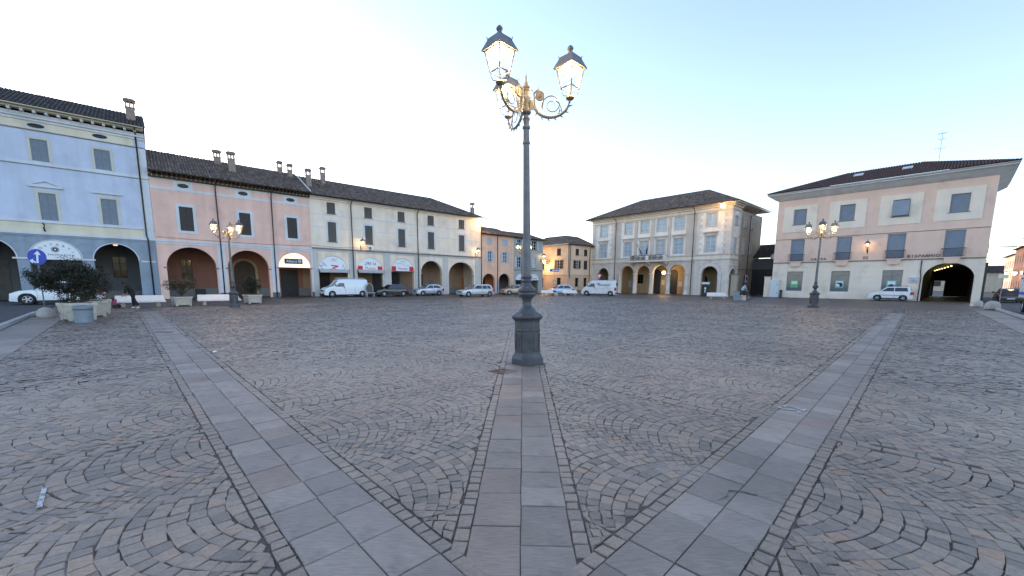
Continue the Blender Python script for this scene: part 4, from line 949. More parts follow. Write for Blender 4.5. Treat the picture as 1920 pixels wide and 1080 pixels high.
ashlar(H, u0, -6.85, 0, 5.16, 1.0, .43, 'palazzo_ashlar', [arO[0]], vous=.45, gap=.03, proud=.03); ashlar(H, 6.95, u1, 0, 5.16, 1.0, .43, 'palazzo_ashlar', [arO[1]], vous=.45, gap=.03, proud=.03)
wall(H, [(-6.3, 3.35)] + [p for c, r, z in arI for p in [(c + (r + .3) * cos(t), z + (r + .3) * sin(t)) for t in np.linspace(pi, 0, 13) ]] + [(6.1, 3.35), (6.1, 5.16), (-6.3, 5.16)], 'palazzo_cream', -.02, 0, name='spandrel') if False else None
for c, r, z in arI:
    for rr, yy in ((.14, -.10), (.30, -.05)):
        b = MB(); b.poly([(c + (r + rr - .14) * cos(t), z + (r + rr - .14) * sin(t)) for t in np.linspace(0, pi, 19)] + [(c + (r + rr) * cos(t), z + (r + rr) * sin(t)) for t in np.linspace(pi, 0, 19)], yy, .0, 'palazzo_grey'); b.build('arch_moulding', H)
for x in (-6.1, -3.10, -.07, 2.87, 5.78):
    b = MB(); b.lathe([(.40, 0), (.40, .18), (.34, .26), (.31, .34), (.30, 1.6), (.27, 3.05), (.31, 3.1), (.34, 3.2), (.40, 3.24), (.40, 3.38)], 'palazzo_ashlar', 16, (x, .05, 0)); b.build('column', H, smooth=True) and None
b = MB(); b.box(u0, u1, .501, 4.0, 5.1, 5.3, 'ceiling'); b.build('arcade_ceiling', H)
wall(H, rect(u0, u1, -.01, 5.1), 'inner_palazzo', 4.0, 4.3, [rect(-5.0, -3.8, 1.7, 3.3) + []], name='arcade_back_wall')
window(H, -5.0, -3.8, 1.7, 3.3, 'glazed', pane='pane_dark', fr='sh_dark', xf=Matrix.Translation((0, 4.0, 0)), sill=False)
def adoor(a, c, z):
    m = (a + c) / 2; r = (c - a) / 2; b = MB(); b.poly([(a, 0), (a, z)] + [(m + r * cos(t), z + r * sin(t)) for t in np.linspace(pi, 0, 11)][1:-1] + [(c, z), (c, 0)], 3.9, 3.998, 'black_print'); return b.build('arched_door', H)
adoor(-1.94, -.48, 3.4); adoor(1.17, 2.48, 3.4); adoor(6.3, 7.4, 2.4)
for a, c, z0, z1 in ((-7.4, -6.1, 1.0, 2.2), (2.75, 3.4, 1.2, 2.0), (-.3, .3, 1.5, 2.3)): bar(H, 'notice_board', a, c, z0, z1, 'grey_band', 3.93, 3.99)
bar(H, 'inner_partition', -7.05, -6.75, 0, 5.1, 'inner_palazzo', .51, 3.99); bar(H, 'inner_partition', 6.7, 7.0, 0, 5.1, 'inner_palazzo', .51, 3.99)
# right flank
Xs = Matrix.Translation((u1, 0, 0)) @ Matrix.Rotation(R(90), 4, 'Z')
sw = [(1.0, 2.0, 10.1, 11.4), (1.0, 2.0, 6.25, 8.3)]; sp = [(4.5, 5.5, 10.0, 11.4), (7.6, 8.4, 10.1, 11.8), (4.5, 5.5, 6.1, 8.4), (7.6, 8.4, 6.2, 7.9), (6.4, 7.1, 1.4, 3.0)]
saf = (1.55, .95, 3.0)
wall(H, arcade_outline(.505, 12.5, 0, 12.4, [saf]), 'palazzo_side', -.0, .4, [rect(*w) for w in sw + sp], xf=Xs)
for w in sw + sp[:4]: window(H, *w, 'glazed', pane='pane_pale', xf=Xs, casing=('palazzo_grey', True), cw=.12, y_in=.06)
window(H, *sp[4], 'glazed', pane='pane_dark', xf=Xs, fr='sh_dark')
wall(H, rect(0, 3.0, 6.1, 12.1), 'palazzo_white', -.028, -.002, [rect(*w) for w in sw], name='white_render_panel', xf=Xs)
quoins(.03, .8, 1, Xs); quoins(3.2, .7, -1, Xs)
ashlar(H, .0, 3.4, 0, 5.16, .9, .43, 'palazzo_ashlar', [saf], vous=.35, gap=.03, proud=.03, xf=Xs)
bar(H, 'string_course', 3.5, 12.5, 3.85, 3.98, 'plinth_grey', -.06, 0, xf=Xs)
b = MB(); b.box(u0, u0 + .3, .501, 12, 0, 12.4, 'palazzo_grey'); b.box(u0, u1, 12, 12.3, 0, 12.4, 'palazzo_grey'); b.build('rear_wall', H)
b = MB(); b.box(u0 - .9, u1 + .9, -.9, 13.2, 13.06, 13.16, 'palazzo_cream'); rf = b.build('roof', H)
W = u1 - u0 + 2.0; D = 14.3; an = math.atan2(3.5, D / 2); Lr = math.hypot(3.5, D / 2)
roof_face(rf, (u0 - 1, -1.0, 13.17), (1, 0, 0), (0, cos(an), sin(an)), [(0, 0), (W, 0), (W - 7.1, Lr), (7.1, Lr)]); roof_face(rf, (u1 + 1, -1.0, 13.17), (0, 1, 0), (-cos(an), 0, sin(an)), [(0, 0), (D, 0), (D / 2, Lr)]); roof_face(rf, (u0 - 1, D - 1, 13.17), (0, -1, 0), (cos(an), 0, sin(an)), [(0, 0), (D, 0), (D / 2, Lr)])
gutter(H, u0 - 1, u1 + 1, -1.05, 13.15, .07)
pipe(H, [(-7.25, -1.0, 13.1), (-7.2, -.35, 12.6), (-7.1, -.16, 12.3), (-7.1, -.16, 0)], .05); pipe(H, [(6.6, -1.0, 13.1), (6.6, -.35, 12.5), (6.55, -.16, 12.2), (6.6, -.16, 0)], .055); b = MB(Xs); b.tube([(9.0, -.9, 13.1), (8.9, -.15, 12.4), (7.0, -.12, 12.0), (7.0, -.12, 0)], .05, 'gutter', 8); b.build('downpipe', H)
# balcony
bar(H, 'balcony_slab', -3.75, 2.85, 5.22, 5.42, 'palazzo_cream', -1.2, -.15).name = 'balcony_slab'
bal = bpy.data.objects['balcony_slab']
for x in (-3.4, -.4, 2.5): b = MB(); b.poly([(-.16, 5.21), (-1.0, 5.21), (-1.0, 5.05), (-.16, 4.6)], x - .15, x + .15, 'palazzo_grey'); q = b.build('corbel', bal); q.data.transform(Matrix(((0, 1, 0, 0), (1, 0, 0, 0), (0, 0, 1, 0), (0, 0, 0, 1)))); q.data.flip_normals()
for x in (-3.6, 2.6): bar(bal, 'balcony_pier', x - .14, x + .14, 5.42, 6.32, 'palazzo_ashlar', -1.18, -.9)
b = MB(); b.box(-3.45, 2.45, -1.10, -1.03, 6.24, 6.31, 'iron'); b.box(-3.45, 2.45, -1.09, -1.05, 5.5, 5.54, 'iron')
for i in range(38): x = -3.4 + i * .157; b.box(x - .013, x + .013, -1.08, -1.06, 5.54, 6.24, 'iron')
for i in range(6):
    x = -3.0 + i * .98; b.tube([(x + .3 * cos(t), -1.085, 5.89 + .28 * sin(t)) for t in np.linspace(0, 2 * pi, 13)], .03, 'iron', 5); b.tube([(x + .14 * cos(t), -1.085, 5.89 + .14 * sin(t)) for t in np.linspace(0, 2 * pi, 9)], .035, 'iron', 5)
for s in (-3.45, 2.45): b.box(s - .02, s + .02, -1.06, -.1, 6.25, 6.3, 'iron')
b.build('railing', bal); bar(bal, 'coat_of_arms', -.62, -.1, 5.55, 6.2, 'palazzo_white', -1.16, -1.11)
# floodlight on the corner of the palazzo
def lamp_light(parent, loc, e, c=(1, .62, .28), r=.08, name='lamp_light'):
    l = bpy.data.lights.new(name, 'POINT'); l.energy = e; l.color = c; l.shadow_soft_size = r; o = bpy.data.objects.new(name, l); COL.objects.link(o); o.parent = parent; o.location = loc; return o
def floodlight(loc, rz, lab, e=120, s=.16):
    F = empty('floodlight', loc, rz, lab, 'floodlight', 'sodium floodlights on the facades')
    b = MB(); b.box(-.2, .2, -.05, .12, -.16, .16, 'plastic'); b.box(-.03, .03, .12, .55, -.03, .03, 'plastic'); b.build('housing', F)
    b = MB(); b.lathe([(0, -s), (s * .7, -s * .7), (s, 0), (s * .7, s * .7), (0, s)], 'sodium', 12, (0, -.14, 0)); b.build('glare_lens', F, smooth=True); lamp_light(F, (0, -.45, -.1), e); return F  # glowing lens ball oversized to stand in for the lamp's glare
Mp = Matrix.Translation(OP) @ Matrix.Rotation(RR, 4, 'Z'); Ml = Matrix.Translation(OL) @ Matrix.Rotation(RL, 4, 'Z'); Mc = Matrix.Translation(OC) @ Matrix.Rotation(RR, 4, 'Z')
floodlight(Mp @ Vector((11.0, -1.35, 12.55)), RR, 'bright floodlight under the eaves at the palazzo corner', 22, .30)
floodlight(Ml @ Vector((23.95, -.75, 10.7)), RL, 'bright floodlight at the end corner of the long cream house', 60, .40)
F = empty('hanging_lantern', Mp @ Vector((1.16, 1.8, 3.5)), 0, 'lit globe lantern hanging in the third arch of the palazzo', 'lantern'); b = MB(); b.lathe([(0, -.28), (.2, -.16), (.26, 0), (.2, .18), (0, .26)], 'bulb', 12); b.build('globe', F, smooth=True); b = MB(); b.tube([(0, 0, .26), (0, 0, 1.6)], .015, 'iron'); b.build('chain', F); lamp_light(F, (0, -.4, -.1), 22)
# flags
def flag(x, lean, cols, lab, w):
    F = empty('flag', Mp @ Vector((x, -1.1, 6.0)), RR, lab, 'flag'); b = MB(); b.tube([(0, 0, 0), (lean, -.5, 2.3)], .022, 'pole'); b.build('flag_pole', F)
    n = len(cols); 
    for i, k in enumerate(cols):
        b = MB(); m = 6; v = []
        for j in range(m + 1):
            t = j / m; zt = 2.25 - t * 1.7
            for a in (i / n, (i + .5) / n, (i + 1) / n): v.append((lean * (zt / 2.3) + (a - .0) * w * t * (.55 + .2 * sin(t * 5)), -.5 * zt / 2.3 + .08 * sin(a * 14 + t * 3), zt - a * .35 * (1 - t) - .12 * a))
        f = [(r * 3 + c, r * 3 + c + 1, r * 3 + c + 4, r * 3 + c + 3) for r in range(m) for c in range(2)]; b.add(v, f, k); b.build('flag_cloth', F, recalc=False)
flag(-1.3, -.75, ('flag_green', 'flag_white', 'flag_red'), 'green white and red flag drooping from the palazzo balcony', 1.0)
flag(-.4, .35, ('flag_blue',), 'dark navy flag drooping from the palazzo balcony', -.75)

# ------------------------------------------------------------------ bank building
H = empty('bank_building', OC, RR, 'pink and cream bank building with blue roller shutters and a low arched passage', 'bank')
u0, u1 = -10.6, 7.95
wt = [(-8.78, -7.4, 9.32, 11.22), (-4.12, -2.7, 9.3, 11.18), (.52, 1.92, 9.26, 11.1), (4.9, 6.27, 9.22, 11.06)]
wm = [(-8.8, -7.32, 4.68, 7.44), (-4.1, -2.66, 4.68, 7.41), (.44, 1.95, 4.68, 7.41), (4.87, 6.33, 4.68, 7.41)]
wg = [(-8.9, -7.16, .86, 3.38), (-4.28, -2.5, .86, 3.38), (.39, 2.07, .84, 3.38)]
pas = (5.5, 1.85, 2.45, 1.62)
wall(H, arcade_outline(u0, u1, 0, 4.55, [pas]), 'bank_cream', 0, .6, [rect(*w) for w in wg])
wall(H, rect(u0, u1, 4.55, 12.75), 'bank_pink', 0, .6, [rect(*w) for w in wt + wm])
for (a, c) in ((-9.88, -6.32), (-5.1, -1.68), (-.54, 2.88), (3.83, 7.22)):
    w = [x for x in wt if a < x[0] < c][0]; wall(H, rect(a, c, 8.4, 11.66), 'bank_cream', -.05, 0, [rect(*w)], name='cream_panel')
for i, w in enumerate(wt): window(H, *w, 'roller', 'roller', sill=True, sillk='plinth_grey', y_in=.14)
# third upper shutter stands tilted out
sh = MB(); sh.poly(rect(.55, 1.89, 9.3, 11.0), -.0, .03, 'roller'); o = sh.build('tilted_shutter', H); o.data.transform(Matrix.Translation((0, 0, 11.05)) @ Matrix.Rotation(R(-14), 4, 'X') @ Matrix.Translation((0, -.02, -11.05)))
for w in wm:
    wd = window(H, *w, 'roller', 'roller', sill=False, y_in=.14)
    c = (w[0] + w[1]) / 2; b = MB(); b.box(c - .95, c + .95, -.34, 0, 4.56, 4.66, 'bank_pink'); b.build('balconette_slab', wd)
    b = MB(); b.poly([(c - .62, 4.56), (c + .62, 4.56), (c + .42, 4.0), (c - .42, 4.0)], -.3, 0, 'bank_pink'); b.build('bracket', wd)
    b = MB(); b.box(c - .88, c + .88, -.30, -.27, 5.52, 5.57, 'iron'); b.box(c - .88, c + .88, -.30, -.27, 4.74, 4.77, 'iron')
    for i in range(18): x = c - .87 + i * .1023; b.box(x - .009, x + .009, -.295, -.275, 4.66, 5.52, 'iron')
    for s in (-1, 1): b.box(c + s * .87 - .015, c + s * .87 + .015, -.28, 0, 5.52, 5.56, 'iron')
    b.build('railing', wd)
for i, w in enumerate(wg):
    wd = window(H, *w, 'glazed', pane='pane', fr='roller', grid=(1, 1), sill=False, y_in=.08); c = (w[0] + w[1]) / 2
    bar(wd, 'transom', w[0] + .05, w[1] - .05, 2.85, 2.93, 'roller', .07, .13); bar(wd, 'poster', c - .42, c + .42, 1.3, 2.25, 'poster_green' if i == 0 else 'poster', .06, .10)
    bar(wd, 'poster_print', c - .32, c + .32, 1.75 if i != 1 else 1.5, 2.12, 'white_sign', .052, .059)
    if i == 1: b = MB(); b.poly([(c - .3, 1.95), (c + .2, 1.95), (c + .3, 1.75), (c + .28, 1.5), (c + .05, 1.45), (c, 1.75), (c - .25, 1.85)], .044, .050, 'black_print'); b.build('poster_figure', wd)
    if i == 2: b = MB(); b.poly(oval(c, 1.62, .2, .2), .044, .058, 'black_print'); b.build('poster_figure', wd)
    b = MB(); b.lathe([(0, 0), (.07, .04), (0, .08)], 'lit_sign', 8, (c + .3, .6, 3.05)); b.build('ceiling_spot', wd)
zs = [.72, 1.25, 1.9, 2.55, 3.2, 3.85, 4.44]
hol = [(w[0] - .0, w[1] + .0, w[2], w[3]) for w in wg]
for a, c in zip(zs[:-1], zs[1:]):
    ashlar(H, u0, u1, a, c, 4.6, c - a, 'bank_cream', [pas], hol, proud=.03, gap=.045, name='stone_course')
ashlar(H, u0, u1, 0, .70, 20, .7, 'bank_cream', [pas], [], proud=.07, gap=.0, name='plinth')
bar(H, 'string_course', u0, u1, 4.46, 4.56, 'plinth_grey', -.10, 0); bar(H, 'cable_run', u0, u1, 7.50, 7.54, 'gutter', -.04, 0)
b = MB(); b.box(u0 - .0, u1 + .0, -.0, .61, 12.75, 12.751, 'bank_pink')
b = MB(); pr = [(0, 12.45), (-.1, 12.5), (-.35, 12.65), (-.8, 13.0), (-1.05, 13.12), (-1.05, 13.35), (.3, 13.35), (.3, 12.45)]
v = [(u0 - (-p[0] if p[0] < 0 else 0), p[0], p[1]) for p in pr] + [(u1 + (-p[0] if p[0] < 0 else 0), p[0], p[1]) for p in pr]; n = len(pr)
b.add(v, [(i, (i + 1) % n, n + (i + 1) % n, n + i) for i in range(n)] + [list(range(n)), [n + i for i in range(n)][::-1]], 'grey_white'); b.build('cornice', H)
b = MB(); b.add([(u1, -.0, 12.5), (u1 + 1.05, -1.05, 13.12), (u1 + 1.05, 13, 13.12), (u1, 13, 12.5)], [(0, 1, 2, 3)], 'grey_white'); b.add([(u1 + 1.05, -1.05, 13.12), (u1 + 1.05, 13, 13.12), (u1 + 1.05, 13, 13.35), (u1 + 1.05, -1.05, 13.35)], [(0, 1, 2, 3)], 'grey_white'); b.build('side_cornice', H, recalc=False)
b = MB(); b.box(u0 - 1.0, u1 + 1.0, -1.0, 13, 13.36, 13.42, 'wood'); rf = b.build('roof', H)
W = u1 - u0 + 2.3; D = 14.2; hh = 2.6; an = math.atan2(hh, D / 2); Lr = math.hypot(hh, D / 2)
roof_face(rf, (u0 - 1.15, -1.15, 13.42), (1, 0, 0), (0, cos(an), sin(an)), [(0, 0), (W, 0), (W - 7, Lr), (7, Lr)], 'tile_bank', tintv=.12); roof_face(rf, (u1 + 1.15, -1.15, 13.42), (0, 1, 0), (-cos(an), 0, sin(an)), [(0, 0), (D, 0), (D / 2, Lr)], 'tile_bank', tintv=.12); roof_face(rf, (u0 - 1.15, D - 1.15, 13.42), (0, -1, 0), (cos(an), 0, sin(an)), [(0, 0), (D, 0), (D / 2, Lr)], 'tile_bank', tintv=.12)
for x, y in ((-3.2, 3.0), (1.1, 2.9)): b = MB(Matrix.Translation((x, y, 13.42 + (y + 1.15) * hh / 7.1)) @ Matrix.Rotation(an, 4, 'X')); b.box(-.42, .42, -.5, .5, .05, .18, 'frame_white'); b.box(-.36, .36, -.44, .44, .181, .186, 'pane_pale'); b.build('skylight', rf)
gutter(H, u0 - 1.1, u1 + 1.1, -1.16, 13.33, .07, 'grey_white')
b = MB(); b.box(u0, 3.19, 12.2, 12.5, 0, 12.75, 'bank_pink'); b.box(3.191, u1, 12.2, 12.5, 4.35, 12.75, 'bank_pink'); b.build('rear_wall', H); b = MB(); b.box(u0, u0 + .3, .601, 12.19, 0, 12.75, 'bank_pink'); b.build('side_wall', H)
bar(H, 'side_wall', u1 - .3, u1, 4.55, 12.75, 'bank_pink', .601, 12.19); bar(H, 'side_wall', u1 - .6, u1, 0, 4.549, 'bank_cream', .601, 2.2)
bar(H, 'side_wall', u1 - .6, u1, 3.6, 4.549, 'bank_cream', 2.601, 12.19)
# passage behind the arch: pillars towards the street, wall on the other side
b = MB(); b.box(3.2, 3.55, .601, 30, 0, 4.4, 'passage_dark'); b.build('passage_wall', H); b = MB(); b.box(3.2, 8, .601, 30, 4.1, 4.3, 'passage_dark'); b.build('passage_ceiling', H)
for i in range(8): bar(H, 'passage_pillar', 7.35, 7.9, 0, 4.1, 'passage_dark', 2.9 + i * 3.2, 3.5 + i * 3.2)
b = MB(); b.box(7.92, 8.2, 2.21, 30, 0, 4.09, 'passage_dark'); b.build('side_light_block', H); b = MB(); b.poly([(3.56, 0), (3.75, 0), (3.75, 2.4), (4.9, 2.4), (4.9, 0), (7.9, 0), (7.9, 4.09), (3.56, 4.09)], 29.6, 29.9, 'passage_dark'); b.build('end_light_block', H)  # dark walls added behind the pillars and across the end to block daylight
tl = []
for i in range(7): b = MB(); uu = 5.75 - .09 * (2.2 + i * 3.2); b.box(uu, uu + .12, 1.6 + i * 3.2, 3.2 + i * 3.2, 3.78, 3.84, 'tube'); o = at_facade(b.build('tube_light'), OC, RR); tag(o, 'lit yellow tube light in the bank passage, ' + ('nearest of the row', 'second of the row', 'third of the row', 'fourth of the row', 'fifth of the row', 'sixth of the row', 'farthest of the row')[i], 'tube light', 'tube lights along the arched passage')
for w_, x, s in (('CASSA', -5.72, 1), ('DI', -1.2, 1), ('RISPARMIO', 3.46, 1)):
    wdt = {'CASSA': 1.6, 'DI': .5, 'RISPARMIO': 2.5}[w_]; nn = len(w_)
    for i, ch in enumerate(w_): text(H, 'letter', ch, .44, x - wdt / 2 + wdt * (i + .5) / nn, -.03, 4.72, 'black_print', ext=.015)
bar(H, 'bank_sign', 2.62, 3.32, 2.03, 2.63, 'frame_white', -.14, -.06).name = 'wall_sign'
sgn = bpy.data.objects['wall_sign']; text(sgn, 'lettering', 'BANCA', .17, 2.97, -.143, 2.36, 'navy'); bar(sgn, 'blue_stripe', 2.68, 3.26, 2.12, 2.2, 'sign_blue', -.144, -.141); text(sgn, 'lettering', '24h', .13, 2.97, -.143, 2.23, 'navy')
bar(H, 'notice_plate', 2.1, 2.6, .95, 1.25, 'grey_band', -.075, -.06)
pipe(H, [(3.42, -.09, 4.4), (3.42, -.09, 3.2), (3.52, -.09, 2.6), (3.50, -.09, 0)], .045)
A = at_facade(empty('roof_antenna', (0, 0, 0), 0, 'thin television antenna standing on the bank roof', 'antenna'), Mc @ Vector((3.4, 5.3, 15.6)), RR)
b = MB(); b.tube([(0, 0, 0), (0, 0, 3.3)], .025, 'pole'); b.build('mast', A); b = MB()
for z, L, n in ((3.1, .7, 7), (2.5, .5, 5), (1.5, .8, 4)):
    b.box(-L / 2, L / 2, -.012, .012, z - .012, z + .012, 'pole')
    for i in range(n): x = -L / 2 + L * i / (n - 1); b.box(x - .008, x + .008, -.25 + i * .02, .25 - i * .02, z - .008, z + .008, 'pole'); b.box(x - .008, x + .008, -.008, .008, z - .16, z + .16, 'pole')
b.build('aerials', A)

# ------------------------------------------------------------------ gateway between palazzo and bank
H = at_facade(empty('gatehouse', (0, 0, 0), 0, 'low dark building with tiled roof in the gap beside the bank', 'house'), OC, RR)
b = MB(); b.box(-22, -10.62, 9.0, 9.4, 0, 5.6, 'inner_grey'); b.build('wall', H); b = MB(); b.box(-22, -10.62, 9.4, 14, 5.6, 5.7, 'wood'); rf = b.build('roof', H)
roof_face(rf, (-22, 8.6, 5.75), (1, 0, 0), (0, .86, .5), [(0, 0), (11.4, 0), (11.4, 4.6), (0, 4.6)], 'tile_dark'); door(H, -17.5, -12, 0, 4.0, 9.0, 'black_print', 'gate')
D_ = at_facade(empty('satellite_dish', (0, 0, 0), 0, 'pale satellite dish in front of the dark tiled roof beside the palazzo', 'satellite dish'), Mc @ Vector((-12.9, 8.3, 5.9)), RR)
b = MB(); b.lathe([(0, .10), (.25, .05), (.45, -.06), (.45, -.09), (.2, .0), (0, .05)], 'frame_white', 16); q = b.build('dish', D_, smooth=True); q.rotation_euler.x = R(75); b = MB(); b.tube([(0, 0, -.0), (0, .3, -.2), (0, .45, -.7)], .03, 'pole'); b.build('arm', D_)
G_ = at_facade(MB().box(-11.5, -10.75, .1, .75, 0, 2.65, 'bank_cream').box(-11.56, -10.69, .04, .81, 2.65, 2.75, 'palazzo_grey').build('gate_pillar'), OC, RR); tag(G_, 'square cream gate pillar left of the bank beside the white utility cabinet', 'pillar')
G2 = at_facade(MB().box(-15.6, -14.8, -.5, .2, 0, 3.0, 'palazzo_side').box(-15.7, -14.7, -.6, .3, 3.0, 3.12, 'plinth_grey').build('gate_pillar'), OC, RR); tag(G2, 'square stucco gate pillar with dark cap beside the palazzo flank', 'pillar')
U = at_facade(empty('utility_cabinet', (0, 0, 0), 0, 'tall white two door utility cabinet against the bank corner', 'cabinet'), OC, RR)
U.location = Mc @ Vector((-10.1, -.3, 0)); b = MB(); b.box(-.5, .5, -.2, .2, 0, 2.3, 'frame_white'); b.build('cabinet_body', U)
for z0 in (.06, 1.16): q = bar(U, 'cabinet_door', -.46, .46, z0, z0 + 1.06, 'frame_white', -.225, -.201); bar(q, 'handle', .28, .33, z0 + .45, z0 + .6, 'black_print', -.25, -.226)
GB = at_facade(MB().lathe([(.14, 0), (.14, .8), (.17, .82), (.17, .9), (.05, 1.0)], 'plastic', 10).build('post_bin'), Mc @ Vector((-9.3, -.5, 0)), 0); tag(GB, 'small dark post standing by the white utility cabinet', 'post')

# ------------------------------------------------------------------ far right street houses
dS = math.atan2(ER[1], ER[0])
def street_house(a0, L, h, k, lab, roofk='tile', nwin=4, b=-14.0, floors=3, shk='sh_grey'):
    Hs = empty('street_house', P(a0, b), dS + pi, lab, 'house', 'houses along the far right street')    # local x back towards us, -y faces the street
    Hs.location = P(a0 + L, b); z = []
    wl_ = [( (i + .5) * L / nwin - .5, (i + .5) * L / nwin + .5, 1.2 + f * (h - 1.5) / floors, 1.2 + f * (h - 1.5) / floors + 1.5) for i in range(nwin) for f in range(floors)]
    wall(Hs, rect(0, L, 0, h), k, 0, .3, [rect(*w) for w in wl_])
    for w in wl_: window(Hs, *w, 'closed', random.choice([shk, 'sh_dark', 'sh_grey']), sill=True)
    b_ = MB(); b_.box(L - .3, L, .3, 9, 0, h, k); b_.box(0, .3, .3, 9, 0, h, k); b_.build('side_wall', Hs)
    b_ = MB(); b_.add([(L, .3, h), (L, 9, h), (L, 4.6, h + 1.8)], [(0, 1, 2)], k); b_.build('gable', Hs)
    simple_roof(Hs, 0, L, h, 1.8, 9, .5, roofk); return Hs
street_house(112, 16, 8.0, 'far_cream', 'cream street house with shuttered windows nearest on the far right street', nwin=5)
street_house(128, 16, 9.6, 'brick_far', 'tall brick red street house with tiled roof far down the right street', nwin=5)
street_house(144, 14, 8.6, 'salmon_stucco', 'salmon street house farthest down the right street', nwin=4)
Hs = empty('street_house', P(178, -7), dS + pi / 2 + pi, 'small grey house with dark windows closing the far right street', 'house'); wall(Hs, rect(-9, 9, 0, 5.4), 'far_cream', 0, .3, [rect(-5, -3, 1.5, 3), rect(1, 3.5, 1.5, 3), rect(-4, -2, 3.6, 4.8)])
for w in ((-5, -3, 1.5, 3), (1, 3.5, 1.5, 3), (-4, -2, 3.6, 4.8)): window(Hs, *w, 'closed', 'sh_dark')
simple_roof(Hs, -9.5, 9.5, 5.4, 2.0, 9, .5, 'tile_dark')

# ------------------------------------------------------------------ street lamps
def lantern_parts(parent, glow=1.0, loc=(0, 0, 0), rot=0, light=30, name='lantern', zs=1.0):
    """square tapered lantern, origin at its collar"""
    b = MB(); k = 'cast'; q = math.sqrt(.5)
    b.lathe([(.035, -.02), (.07, 0), (.085, .03), (.06, .06), (.03, .075)], 'cast_top', 12)
    def ring(r, z, t, kk=k):
        c = [(r * cos(pi / 4 + i * pi / 2 + rot), r * sin(pi / 4 + i * pi / 2 + rot), z) for i in range(4)]
        for i in range(4): b.tube([c[i], c[(i + 1) % 4]], t, kk, 5)
        return c
    lo = ring(.175, .22, .013); hi = ring(.265, .60, .014)
    for i in range(4): b.tube([lo[i], hi[i]], .0135, k, 5); b.tube([(0, 0, .06), (lo[i][0] * .75, lo[i][1] * .75, .075), (lo[i][0] * .9, lo[i][1] * .9, .14), lo[i]], .009, k, 5)
    b.tube([(0, 0, .05), (0, 0, .22)], .012, k, 5)
    o = b.build(name, parent, smooth=False); sharp(o, 45); o.location = loc; o.scale = (1, 1, zs)
    r = MB(); seg = 4; pr = [(.325, .60), (.33, .612), (.215, .80), (.205, .815), (.20, .83), (.06, .90), (.03, .92)]
    r.lathe(pr, k, 4, rot=pi / 4 + rot); r.add([(.325 * cos(pi / 4 + i * pi / 2 + rot), .325 * sin(pi / 4 + i * pi / 2 + rot), .598) for i in range(4)] + [(.262 * cos(pi / 4 + i * pi / 2 + rot), .262 * sin(pi / 4 + i * pi / 2 + rot), .598) for i in range(4)], [(i, (i + 1) % 4, 4 + (i + 1) % 4, 4 + i) for i in range(4)], k)
    r.lathe([(.03, .91), (.045, .93), (.03, .95), (.055, .975), (.062, 1.0), (.045, 1.03), (.015, 1.06), (0, 1.07)], k, 10)
    for i in range(4): a = pi / 4 + i * pi / 2 + rot; r.tube([(.215 * cos(a), .215 * sin(a), .80), (.225 * cos(a), .225 * sin(a), .85)], .009, k, 5)
    r.build('lantern_roof', o)
    for i in range(4):
        j = (i + 1) % 4; p = MB(); s = .97
        p.add([tuple(Vector(lo[i]) * 1), tuple(lo[j]), tuple(hi[j]), tuple(hi[i])], [(0, 1, 2, 3)], 'lamp_glass'); p.build('glass_pane', o, recalc=False)
    bb = MB(); bb.lathe([(0, -.08), (.035, -.06), (.06, -.01), (.055, .04), (.025, .07), (.02, .1)], 'bulb', 10, (0, 0, .50)); bb.build('bulb', o, smooth=True)
    rf_ = MB(); rf_.lathe([(.10, .59), (.03, .60)], 'frame_white', 12); rf_.build('reflector', o)
    if light: lamp_light(o, (0, 0, .44), light, (1, .66, .32), .07)
    return o
def leafy_tube(b, pts, r0, r1, k, n=5):
    b.tube(pts, [r0 + (r1 - r0) * i / (len(pts) - 1) for i in range(len(pts))], k, 7)
def bez(P_, n=14):
    out = []; m = len(P_) - 1
    for i in range(n + 1):
        t = i / n; q = [Vector(p) for p in P_]
        while len(q) > 1: q = [q[j].lerp(q[j + 1], t) for j in range(len(q) - 1)]
        out.append(q[0])
    return out
